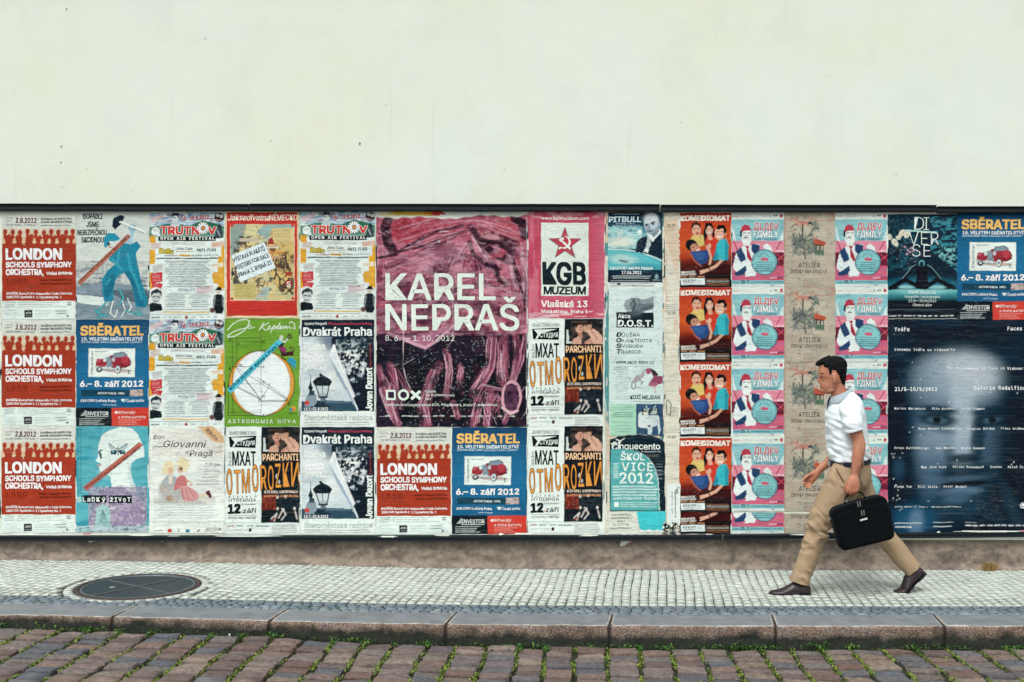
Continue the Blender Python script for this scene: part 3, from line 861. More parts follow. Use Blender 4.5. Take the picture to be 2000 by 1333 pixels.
def art_orchestra():
    a = Art(144, 208, '#d5dbcf'); R = '#a53a20'
    a.rect(0, 62, 144, 172, R); a.rect(0, 36, 144, 64, '#dcc9a6'); a.rect(0, 27, 144, 38, '#d5dbcf')
    a.noise(0, 30, 144, 62, ['#d9d3bd', '#d9b58c'], 14, 10, .6, 3)
    for i, x in enumerate([6, 21, 35, 50, 66, 82, 96, 110, 125, 138]):     # back row of heads, then front row
        a.ell(x, 37 + (i % 3), 4.4, 5.6, R); a.poly([(x - 2, 40), (x + 2.5, 40), (x + 4, 48), (x + 7, 64), (x - 7, 64), (x - 3, 48)], R)
    for i, x in enumerate([14, 31, 58, 74, 89, 104, 118, 133]):
        a.ell(x, 47 + (i % 2) * 2, 4.6, 5.4, R); a.poly([(x - 3, 50), (x + 3, 50), (x + 9, 60), (x + 11, 66), (x - 11, 66), (x - 8, 58)], R)
    for x in [3, 24, 42, 63, 78, 92, 107, 128, 141]: a.poly([(x - 2, 52), (x + 2, 50), (x + 4, 58), (x, 61), (x - 4, 59)], '#dcbd94')
    a.text('2.8.2012', 27, 20, 9.5, '#5d1f15', 40, .03); a.micro(7, 10, 24, 19, 5, '#7a5a50', .7, 2)
    a.text('19.30 hodin / 7.30 p.m.', 8, 26, 4, '#4d5a5a', 58); a.line([(71, 11), (71, 27)], .7, '#8d958c')
    a.text('Dvořákova síň RUDOLFINA', 76, 14, 4.2, INK, 60, .03); a.text('Dvořák Hall RUDOLFINUM', 76, 20, 4.2, INK, 60, .03)
    a.text('náměstí Jana Palacha 1, Praha 1', 76, 26, 3, '#446655', 58)
    a.text('LONDON', 8, 91, 20.5, '#f0f7ef', 108, .05, edge=('#7d2815', .012))
    a.text('SCHOOLS SYMPHONY', 8, 106.5, 10, '#f0f7ef', 128, .05); a.text('ORCHESTRA,', 8, 121.5, 11, '#f0f7ef', 73, .05)
    a.text('Velká Británie', 87, 121, 5.6, '#f0f7ef', 50, .04)
    a.text('L.S.S.O', 10, 137, 8, '#5c1d12', 40, 0); a.line([(9, 140), (50, 140)], .7, '#6a2215')
    a.text('Dirigent / Conductor: Peter Ash', 74, 133, 3.6, '#2a1512', 62, .02); a.text('Violoncello: Leonard Elschenbroich', 74, 140, 3.6, '#2a1512', 62, .02)
    a.text('DVOŘÁK Koncert pro violoncello / Cello Concerto', 9, 160, 4.5, '#f0f7ef', 128, .05)
    a.text('SIBELIUS Symfonie č. 1 / Symphony No. 1', 9, 167, 4.5, '#f0f7ef', 107, .05)
    a.rect(0, 172, 144, 208, '#dcebe3'); a.micro(6, 175, 26, 187, 4, INK, .7, 1.5, rag=.1); a.micro(31, 175, 126, 187, 4, '#5d6d6d', .6, 1.2); a.micro(128, 175, 137, 183, 4, INK, .8, 2)
    a.rect(44, 190, 59, 205, '#0c1d22'); a.text('JOTA', 46, 198, 4, '#e6efe8', 11, .03); a.line([(46, 201), (57, 201)], .8, '#e6efe8')
    a.micro(6, 191, 38, 206, 4.5, '#8b9b98', .6, 1.2); a.micro(65, 191, 100, 206, 5, '#6b7d7c', .6, 1.5); a.micro(105, 191, 136, 198, 5, '#4d5e5e', .7, 2); a.ell(128, 202, 2, 2, INK)
    return a.mesh('orchestra_poster')

def art_worker():
    a = Art(143, 207, '#cfd9cf')
    a.noise(0, 95, 143, 130, ['#cfd9cf', '#a9b7b5', '#d6cfc6', '#7d9097'], 22, 7, .9, 2)
    for x in [20, 31, 41, 52, 60]: a.line([(x, 100), (x, 130)], 1, '#4e676e', .7)
    a.noise(0, 118, 143, 145, ['#42606a', '#a5b3b4', '#d5d8d0', '#2c4650'], 12, 5, .85, 6)
    a.poly([(0, 143), (70, 135), (143, 150), (143, 207), (0, 207)], '#8296a0'); a.noise(0, 150, 143, 207, ['#8fa3ab', '#6f858f', '#9aa8b8'], 30, 14, .8, 9)
    a.poly([(0, 158), (60, 166), (62, 182), (30, 180), (0, 174)], '#d5e4dc'); a.line([(0, 158), (60, 165)], 1.5, '#23343c')
    a.poly([(60, 150), (143, 150), (143, 182), (90, 170)], '#43565f', .7)
    B = '#1486a0'; D = '#0b5a78'; L = '#3db9c6'
    a.poly([(62, 92), (76, 66), (86, 58), (102, 60), (114, 70), (118, 92), (122, 110), (126, 130), (136, 160), (140, 172), (136, 186), (116, 184), (112, 160), (104, 132), (94, 118), (84, 120), (73, 140), (72, 172), (54, 174), (50, 150), (50, 130), (62, 112), (76, 100)], B)
    a.poly([(104, 62), (118, 56), (126, 66), (116, 80)], B); a.poly([(58, 128), (75, 120), (72, 150), (60, 170), (53, 160)], D, .6); a.poly([(94, 118), (102, 112), (126, 150), (134, 184), (120, 182), (108, 140)], D, .55)
    for p in ([(70, 90), (88, 110)], [(100, 80), (108, 116)], [(84, 70), (80, 100)], [(112, 120), (128, 168)], [(58, 140), (66, 130)]): a.line(p, 3, L, .5, 2)
    a.poly([(60, 62), (62, 48), (74, 44), (82, 50), (66, 60), (57, 64)], B); a.ell(68, 61, 9, 11, '#d0dbd6'); a.poly([(54, 66), (54, 50), (62, 40), (76, 40), (86, 50), (82, 54), (64, 56), (58, 70)], '#178fa8'); a.ell(63, 61, 2.4, 3.4, INK); a.line([(62, 66), (70, 68)], 2, '#a35a50')
    a.poly([(96, 60), (104, 46), (106, 34), (114, 36), (110, 60)], '#a4c4d2'); a.ell(109, 29, 8, 7, '#8fb6c6'); a.line([(104, 26), (116, 34)], 2, '#3f6a80')
    a.poly([(72, 10), (86, 4), (94, 8), (88, 22), (76, 32), (70, 26)], '#102c3a'); a.line([(86, 18), (134, 38)], 4, '#e6f0ea'); a.line([(86, 20.5), (132, 40)], .8, '#2a3d44')
    for i, p in enumerate(([(58, 176), (40, 196), (60, 202)], [(72, 172), (66, 196), (76, 204), (80, 190)], [(90, 172), (96, 190), (88, 202)], [(100, 168), (108, 184), (100, 196), (112, 198)], [(84, 150), (92, 166), (84, 180)], [(96, 192), (126, 200), (118, 188)], [(36, 190), (52, 202), (40, 206)])):
        a.line(p, 4.2, '#12303a'); a.line(p, 2.8, '#4ab6bc' if i in (0, 4, 5, 6) else '#d9e8e0')
    for s_, y, w_, x in (('DOPADLI', 12, 37, 32), ('JSME', 28, 24, 32), ('NEBEZPEČNOU', 43.5, 57, 31), ('SKODNOU', 58, 43, 32)): a.text(s_, x, y, 10, '#14323c', w_, .03, align='c')
    r = math.radians(43)
    a.tpoly([(2, 135), (101, 41), (107, 47), (8, 141)], '#b9735f', 1); a.text('VÝSTAVA PLAKÁTŮ  POSTERS FOR SALE  PRAHA 1, RYBNÁ 21', 7, 137, 4.4, '#2a1614', 134, .03, rot=r, layer=2)
    return a.mesh('worker_poster')

def art_collectors():
    a = Art(146, 208, '#0a5c84')
    a.vgrad(0, 0, 146, 100, '#08486c', '#0d6a94'); a.vgrad(0, 100, 146, 172, '#0d6a94', '#0a5e86'); a.ell(80, 85, 70, 60, '#1a7aa6', .4, 0, .6)
    a.text('SBĚRATEL', 10, 30.5, 17.5, '#eec06a', 121, .05, edge=('#5d3d28', .014))
    a.text('15. VELETRH SBĚRATELSTVÍ', 11, 41, 6, '#eaf4ee', 119, .035); a.text('POŠTOVNÍ ZNÁMKY | MINCE | POHLEDNICE | PLAKÁTY | MINERÁLY', 11, 46, 3, '#d0e4ea', 118, .03)
    a.rect(24, 56, 116, 113, '#e3efe6')
    for i in range(24): a.ell(24 + i * 4, 56, 1.1, 1.1, '#0a5c84'); a.ell(24 + i * 4, 113, 1.1, 1.1, '#0a5c84')
    for i in range(15): a.ell(24, 56 + i * 4.07, 1.1, 1.1, '#0a5c84'); a.ell(116, 56 + i * 4.07, 1.1, 1.1, '#0a5c84')
    a.text('ČESKÁ REPUBLIKA', 33.5, 108, 4, '#50605f', 46, .0, rot=math.pi / 2); a.text('E', 102, 106, 7.5, '#38474a', 5, .0); a.micro(38, 62, 68, 64, 3, '#50605f', .8, 1.5)
    # the old red car
    R = '#9b2f3c'
    a.ell(75, 99, 34, 4, '#9a5a58', .6, 0.05, .3); a.poly([(38, 84), (44, 78), (56, 76), (62, 82), (58, 92), (46, 95), (39, 90)], R)
    a.poly([(62, 74), (68, 70), (96, 66), (104, 74), (107, 84), (104, 90), (88, 96), (70, 94)], R); a.poly([(70, 74), (74, 67), (90, 65), (99, 68), (101, 74)], '#7f98a4'); a.line([(70, 74), (75, 66), (92, 64), (100, 69)], 1.8, '#2f4650')
    a.ell(96, 79, 7, 8, '#b3404a'); a.ell(44, 80, 4, 4, '#b95863'); a.poly([(58, 74), (66, 72), (72, 92), (60, 94)], '#8fa4ac'); 
    for k in range(4): a.line([(59 + k * 3, 75), (61 + k * 3, 92)], .8, '#4c5f68')
    a.ell(56, 79, 3.4, 4, '#d2dede'); a.ell(73, 78, 3.4, 4, '#b8c6ca'); a.line([(38, 92), (60, 97), (84, 95)], 3.2, '#c5d2d4'); a.line([(38, 94), (60, 99), (84, 97)], 1, '#3c4a50')
    a.ell(82, 97, 6, 8.5, '#2c3a40'); a.ell(81.5, 97, 4.6, 6.6, '#dfe7e4'); a.ell(81.5, 97, 2.2, 3.4, '#6a7a80'); a.ell(46, 98, 6, 5, '#20333a'); a.ell(46, 97, 3, 2.5, '#cfd9d6')
    a.line([(88, 88), (96, 93), (106, 88)], 3, '#6f1e2b'); a.line([(104, 76), (108, 84)], 1.6, '#39262c')
    a.text('6.– 8. září 2012', 9, 131, 11, '#f0f6ee', 122, .045, edge=('#5a4a3c', .012))
    a.rect(10, 137, 132, 150, '#14465a'); a.rect(105, 137, 131, 150, '#a99a93'); a.noise(105, 137, 131, 150, ['#8d7a78', '#d1c2b4', '#7a6e70'], 5, 4, .9, 4)
    a.text('ANTIUM AURUM', 42, 146, 4, '#e6f0ea', 36, .03); a.text('HALL', 83, 146, 4, '#e6f0ea', 12, .05)
    a.text('PVA EXPO Letňany Praha', 10, 161, 5, '#f0f6ee', 68, .045); a.text('Česká pošta', 99, 161, 5, '#f0f6ee', 34, .035); a.poly([(88, 156), (97, 156), (96, 161), (91, 161)], '#e6f0ea'); a.ell(95, 158, 1.2, 1.2, '#0a5c84')
    a.micro(52, 166, 88, 168, 3, '#d5e8ee', .8, 1.5)
    a.rect(0, 172, 70, 208, '#0e2229'); a.rect(70, 172, 146, 208, '#cf3f2f')
    for k in range(4): a.rect(10 + k * 2.6, 187 - k * 3 + 0, 11.4 + k * 2.6, 188, '#e6f0ea')
    a.text('INVESTOR', 20, 187.5, 7.5, '#e6f0ea', 44, .015); a.line([(19, 190), (63, 190)], .8, '#e6f0ea'); a.micro(7, 193, 58, 206, 3.6, '#c9d6d2', .85, 1.6)
    a.text('Minerály', 82, 184, 6, '#fbeee6', 34, .0, shear=.35); a.text('a drahé kameny', 82, 193, 5.5, '#fbeee6', 54, .0, shear=.35); a.ell(79, 181, 3, 2.4, '#fbeee6'); a.micro(83, 196, 128, 206, 4, '#f2c7ba', .8, 1.2)
    return a.mesh('collectors_poster')

def art_butterfly():
    a = Art(143, 207, '#4aa7b4'); a.noise(0, 0, 143, 207, ['#2f93a6', '#5fb6bd', '#4aa7b4', '#7cc3c4'], 60, 16, .8, 12); a.noise(0, 0, 50, 25, ['#1f7f93', '#4aa7b4'], 16, 8, .6, 2)
    for x in (3.5, 9): a.micro(x - 1.2, 4, x + 1.2, 130, 3.2, '#1d6474', .7, 1.6, rag=0)
    F = '#dceae2'
    a.poly([(44, 36), (50, 18), (64, 8), (86, 1), (108, 4), (120, 16), (130, 36), (134, 48), (133, 60), (118, 64), (108, 72), (106, 88), (112, 108), (122, 130), (70, 124), (68, 100), (58, 92), (46, 88), (44, 78), (48, 72), (38, 68), (42, 60), (44, 50)], F)
    a.poly([(102, 70), (108, 72), (106, 88), (114, 112), (122, 130), (112, 130), (100, 96)], '#bcd3d4', .6); a.poly([(46, 88), (58, 92), (70, 100), (72, 92), (60, 84)], '#c3d6d4', .7); a.ell(45, 76, 5, 2.2, '#b79aa4')
    a.line([(44, 51), (48, 47), (52, 47)], 2.4, '#15424e'); a.poly([(44, 50), (49, 50), (51, 62), (47, 64), (45, 56)], '#0f3945', .9)
    for sx in (-1, 1):
        a.poly([(82, 45), (82 + sx * 16, 33), (82 + sx * 20, 35), (82 + sx * 15, 45)], '#a9c0c0'); a.poly([(82, 47), (82 + sx * 14, 46), (82 + sx * 13, 54), (82 + sx * 5, 55)], '#0e3d4b'); a.line([(82, 45), (82 + sx * 18, 34)], 1, '#2a4a54')
        a.ell(82 + sx * 10, 49, 3, 2, '#7fb0b6'); a.poly([(82 + sx * 6, 52), (82 + sx * 15, 49), (82 + sx * 13, 56)], '#123f4c')
    a.line([(82, 40), (82, 56)], 2, '#1a3a44')
    # dress
    a.poly([(46, 132), (56, 122), (76, 118), (104, 124), (124, 140), (136, 160), (138, 178), (128, 192), (104, 204), (60, 206), (24, 200), (30, 180), (36, 156), (40, 146)], '#a9a0b4')
    a.noise(24, 118, 138, 206, ['#7f6f8c', '#b9adc2', '#6a5b78', '#cfc6d4'], 9, 7, .75, 21)
    for (x, y) in ((92, 176), (116, 166), (120, 188), (84, 196), (60, 134), (86, 128)):
        for k in range(7): an = k * .5 + 3.3; a.line([(x, y), (x + 11 * math.cos(an), y + 11 * math.sin(an))], 3.4, '#9c8fae', .9); a.line([(x, y), (x + 12 * math.cos(an + .2), y + 12 * math.sin(an + .2))], .8, '#4f3f5e', .8)
    a.poly([(40, 160), (52, 152), (66, 160), (68, 200), (36, 204)], '#a4d3cd', .9)
    for k in range(7): a.line([(52, 164), (40 + k * 5, 200)], .8, '#33606a', .8)
    for k in range(5): a.line([(40, 166 + 8 * k), (66, 164 + 8 * k)], .7, '#33606a', .6)
    a.noise(0, 194, 143, 207, ['#6fa8ad', '#cfe0dc', '#3b6f7c'], 8, 4, .7, 5)
    cols = ['#10222a'] * 12; x = 12
    for i, (ch, wd) in enumerate(zip('LaDKýžIVoT', (8, 9, 9, 10, 11, 10, 7, 9, 8, 10))):
        if i == 5: x += 5
        a.rect(x, 135, x + wd, 149 + (i % 2), '#10222a'); a.text(ch, x + wd / 2, 147, 8.5, '#e3efe6', wd * .62, .03, align='c'); x += wd
    a.text('S', 1, 147, 9, '#dfe8e0', 8, .03)
    r = math.radians(37)
    a.tpoly([(14, 118), (124, 31), (131, 37), (20, 127)], '#b9695a', 2); a.text('VÝSTAVA PLAKÁTŮ  POSTERS FOR SALE  PRAHA 1, RYBNÁ 21', 20.5, 122.5, 4.6, '#2a1614', 132, .03, rot=r, layer=3)
    return a.mesh('butterfly_poster')

def art_festival():
    a = Art(146, 209, '#dcebe4')
    a.noise(0, 0, 146, 30, ['#5f9bbd', '#bcd8de', '#3f7ca6', '#dcebe4', '#8a7a9a'], 30, 6, .9, 8)
    a.poly([(0, 30), (40, 22), (80, 26), (104, 16), (128, 22), (146, 28), (146, 46), (0, 46)], '#2c6e50'); a.noise(0, 30, 146, 50, ['#3d7a60', '#7fb09c', '#204f42'], 12, 5, .5, 3)
    a.poly([(2, 10), (26, 2), (28, 12), (4, 20)], '#d9a9b0', .6)
    a.ell(50, 12, 7, 8, '#d3dcd6'); a.poly([(42, 9), (46, 1), (56, 2), (58, 14), (54, 7), (44, 8)], '#1c2c34'); a.line([(45, 10), (49, 11)], 1.5, '#1c2c34'); a.poly([(44, 20), (56, 18), (60, 28), (40, 28)], '#b9c8cc')
    a.ell(136, 10, 9.5, 9, '#3a2229'); a.ell(133, 6, 3, 3, '#e9efe8'); a.ell(140, 8, 3, 3, '#e9efe8'); a.ell(133, 6, 1, 1, INK); a.ell(140, 8, 1, 1, INK); a.line([(130, 14), (135, 16.5), (140, 15)], 1, '#e0c0b0')
    a.text('16.-19.8.2012', 62, 16, 7.5, '#b0263a', 54, .05, rot=.06, edge=('#f0f4ee', .03))
    a.ell(12, 37, 8, 8, '#e6efea'); a.micro(8, 33, 18, 38, 3, INK, .6, 1); a.poly([(16, 44), (22, 40), (19, 56)], '#dfe6e2'); a.ell(137, 28, 3.5, 5, '#27343c'); a.poly([(131, 34), (141, 30), (144, 50), (128, 52)], '#3b4a52'); a.line([(133, 36), (138, 46)], 2, '#b8c4c4')
    a.text('TRUTN', 22, 43, 14.5, '#d23a2e', 75, .05, edge=('#f2f6ee', .045)); a.text('V', 115, 42, 13, '#d23a2e', 15, .05, edge=('#f2f6ee', .045))
    for k in range(13): an = k * math.tau / 13; a.tpoly([(105 + 2 * math.cos(an - .9), 31 + 2 * math.sin(an - .9)), (105 + 11 * math.cos(an - .14), 31 + 12 * math.sin(an - .14)), (105 + 11.5 * math.cos(an + .14), 31 + 12 * math.sin(an + .14)), (105 + 2 * math.cos(an + .9), 31 + 2 * math.sin(an + .9))], '#eef4f0', 3)
    a.tpoly([(105 + 3.2 * math.cos(t * .785), 31 + 3.2 * math.sin(t * .785)) for t in range(8)], '#d98a2e', 4)
    a.rect(18, 47, 130, 56, '#0e1f26'); a.text('OPEN AIR FESTIVAL', 22, 54, 5.5, '#e9f1ea', 105, .04, track=.1)
    for x0, x1, y0, y1 in ((0, 12, 46, 60), (0, 11, 72, 100), (0, 9, 118, 150), (134, 146, 86, 150), (124, 146, 118, 140), (140, 146, 58, 90)): a.rect(x0, y0, x1, y1, '#dfa526')
    for x0, y0, x1, y1, c in ((2, 60, 22, 72, '#d5cfc6'), (120, 58, 144, 68, '#e0c4ad'), (6, 102, 26, 116, '#c9d2cd'), (122, 100, 144, 108, '#e8e2c8'), (122, 120, 144, 130, '#e0b040'), (92, 144, 124, 158, '#d8cfd0')):
        a.poly([(x0, y0 + 2), (x1, y0 - 2), (x1 + 1, y1 - 2), (x0 + 1, y1 + 2)], c); a.micro(x0 + 2, y0 + 2, x1 - 2, y1 - 1, 3, '#8a3d45', .6, 1.1)
    a.poly([(4, 119), (25, 117), (26, 136), (3, 138)], '#c5283a'); a.poly([(4, 136), (26, 140), (22, 150), (4, 146)], '#c5283a'); a.micro(6, 121, 24, 135, 3, '#f0cfc9', .7, 1); a.micro(7, 140, 22, 147, 3, '#f0cfc9', .7, 1)
    a.micro(40, 59, 112, 63, 3, '#7a3d48', .7, 1.4, 'c')
    a.text('KoЯn', 19, 80, 10, '#c9b422', 27, .05, rot=-.08, edge=('#2c2a18', .03)); a.text('John Cale', 52, 73.5, 5, '#26485a', 32, .02); a.rect(52, 75.5, 88, 77.5, '#b98d52'); a.text('ANTI-FLAG', 92, 76.5, 5.5, INK, 38, .03)
    a.micro(30, 84, 56, 87, 4, '#8a3d45', .8, 2.2, rag=0); a.rect(58, 82, 80, 86, '#c9993a'); a.micro(83, 83, 102, 86, 4, INK, .85, 2.4, rag=0); a.micro(106, 83, 134, 86, 4, '#3f6b85', .7, 2, rag=0); a.micro(14, 89, 132, 92, 4, INK, .95, 2.6, 'c', .02)
    a.micro(28, 95, 120, 145, 3.3, '#12222a', .9, 1.5, 'c', .25)
    a.text('FESTIVAL CITY', 57, 153.5, 4.4, '#1f5f85', 32, .02); a.micro(32, 156, 118, 160, 3, '#2c4450', .6, 1.1, 'c'); a.micro(30, 161, 72, 186, 3.8, '#12222a', .85, 1.4, 'c', .4); a.micro(78, 161, 120, 186, 3.8, '#12222a', .85, 1.4, 'c', .4)
    a.micro(30, 189, 122, 190.5, 3, '#1c2c34', .8, 1.4, 'c', .03); a.rect(26, 194, 118, 196.5, '#d9b96a'); a.micro(0, 199, 120, 202, 3, '#5a4046', .7, 1.6, rag=.05)
    # portrait lower left, man in a hat lower right
    a.poly([(2, 150), (12, 146), (26, 152), (27, 176), (25, 192), (0, 194)], '#e4ebe6'); a.ell(13, 165, 9.5, 12, '#c3ccca'); a.poly([(3, 165), (4, 154), (14, 149), (24, 155), (24, 166), (20, 157), (8, 158)], '#2a363c'); a.line([(6, 165), (12, 164)], 2, '#1c2529'); a.line([(15, 165), (20, 166)], 2, '#1c2529'); a.line([(8, 173), (17, 174)], 1.6, '#3d484c'); a.poly([(1, 178), (8, 176), (24, 180), (26, 192), (1, 194)], '#182328')
    a.poly([(124, 158), (126, 150), (144, 148), (146, 200), (122, 200)], '#dfe8e2'); a.ell(135, 155, 4.5, 5.5, '#cfc4b8'); a.poly([(127, 152), (131, 150), (132, 146), (139, 146), (140, 150), (144, 152)], '#111c22'); a.poly([(126, 164), (132, 160), (141, 160), (146, 168), (146, 190), (141, 198), (129, 198), (126, 190), (124, 178)], '#1c282d'); a.line([(128, 166), (126, 184)], 3, '#8f9a9c', .8); a.line([(143, 166), (144, 184)], 2.6, '#8f9a9c', .7); a.ell(123, 192, 5, 5, '#6a4c4a')
    a.rect(0, 204, 146, 209, '#dcebe4'); a.micro(5, 204, 20, 207, 4, INK, .9, 2.6, rag=0); a.ell(72, 205, 3, 3, '#a8323a')
    for x in (28, 38, 48, 56, 84, 100, 112, 126): a.micro(x, 204, x + 6, 206, 4, '#4c5f66', .8, 1.8, rag=.1)
    return a.mesh('festival_poster')

def art_map():
    a = Art(144, 210, '#dcc99c'); a.noise(0, 0, 144, 210, ['#d9c594', '#e6dcb6', '#cdb988'], 40, 14, .7, 3)
    a.rect(3, 3, 141, 206, '#c9352b'); a.rect(10, 26, 135, 175, '#e3dcbb')
    a.noise(11, 27, 134, 174, ['#9fb9b4', '#d3c891', '#d9c27c', '#b9b98a', '#e0cf94'], 34, 26, .9, 17)
    a.poly([(11, 27), (40, 27), (34, 60), (22, 78), (11, 90)], '#7a9a9c', .8); a.poly([(76, 27), (134, 27), (134, 40), (100, 38), (78, 50), (60, 44)], '#8fb2b0', .8)
    a.poly([(40, 27), (76, 27), (60, 44), (72, 60), (44, 66), (34, 50)], '#d6d29c', .9); a.poly([(90, 36), (120, 34), (134, 60), (134, 160), (112, 160), (96, 140), (84, 110)], '#d8b96c', .8)
    for p in ([(40, 27), (38, 44), (30, 54), (32, 66)], [(60, 30), (70, 46), (66, 56), (80, 52), (96, 40), (110, 44)], [(84, 118), (92, 136), (104, 150), (112, 164), (126, 158), (134, 168)], [(30, 66), (24, 90), (30, 110)]): a.line(p, 1.1, '#3c3a30', .8)
    a.noise(16, 50, 66, 86, '#2e3a3f', 8, 7, .85, 31, .56); a.noise(74, 60, 120, 112, '#4a2c2c', 6, 8, .8, 32, .54); a.noise(12, 112, 44, 148, '#1f3b46', 9, 9, .9, 33, .42); a.noise(56, 130, 96, 158, '#24333a', 8, 8, .8, 35, .6); a.noise(104, 132, 134, 164, '#33353a', 7, 8, .85, 36, .5); a.noise(104, 80, 134, 130, '#4d3a2c', 7, 9, .7, 37, .62)
    for _ in range(150):
        x, y = a.r.choice([(34, 66), (50, 70), (90, 76), (100, 98), (110, 104), (28, 128), (22, 118), (70, 142), (118, 148), (124, 96)]); x += a.r.normal(0, 9); y += a.r.normal(0, 7); x = min(max(x, 13), 132)
        a.line([(x, y), (x + a.r.uniform(-3, 3), y + a.r.uniform(2, 6))], a.r.uniform(.8, 2), ['#1c262c', '#3a2422', '#5c3a2c', '#1f3b46', '#8a3028'][a.r.integers(5)], .9)
    a.rect(94, 34, 134, 62, '#dcc88a'); a.rect(17, 143, 60, 171, '#c9bb74'); a.micro(97, 37, 130, 60, 3.2, '#7a7048', .6, 1.1); a.micro(20, 146, 57, 169, 3.2, '#7a7048', .6, 1.1)
    for k in range(7): a.line([(84 + k * 5, 92), (85 + k * 5, 118)], 2.6, '#4a3434', .8); a.ell(84 + k * 5, 90, 1.8, 2, '#caa387')
    a.rect(28, 54, 66, 60, '#c9b9a0'); a.rect(82, 68, 104, 73, '#e6d9bc'); a.micro(84, 69, 102, 71, 3, '#7a2a24', .8, 1.6, rag=0); a.poly([(84, 56), (92, 52), (96, 66), (84, 66)], '#a8322c'); a.rect(84, 80, 116, 84, '#cf8a44')
    a.line([(98, 112), (100, 124), (96, 134)], 3, '#2b3136'); a.line([(100, 122), (108, 134)], 2.6, '#2b3136'); a.line([(118, 90), (122, 108), (128, 118)], 2.6, '#3a332e'); a.rect(118, 120, 132, 128, '#a9473c'); a.ell(124, 142, 7, 7, '#9d2f2c'); a.text('S', 120, 149, 10, '#f1e9da', 7, .03)
    a.micro(64, 156, 86, 164, 4, '#4b4638', .7, 1.6)
    for x in (13, 132):
        for y in (29, 172): a.ell(x, y, 3, 3, '#c9352b')
    a.text('Jaksedívatna', 5, 19, 11, '#f1ecd6', 81, .02, shear=.18); a.text('NĚMECKO', 87, 19, 11, '#f1ecd6', 54, .02)
    q = [(11, 88), (76, 61), (98, 112), (29, 139)]
    a.tpoly([(q[0][0] + 1, q[0][1] - 1), (q[1][0], q[1][1] - 0), (q[2][0] + 1, q[2][1]), (q[3][0], q[3][1] + 1)], '#dcebee', 1)
    r = math.radians(22)
    for s_, x, y, w_ in (('VÝSTAVA PLAKÁTŮ', 17, 101.5, 66), ('POSTERS FOR SALE', 22, 116, 69), ('PRAHA 1, RYBNÁ 21', 28, 130, 69)): a.text(s_, x, y, 8, '#10242c', w_, .03, rot=r, layer=2)
    a.vgrad(3, 178, 141, 206, '#c9352b', '#bf3028')
    return a.mesh('map_poster')

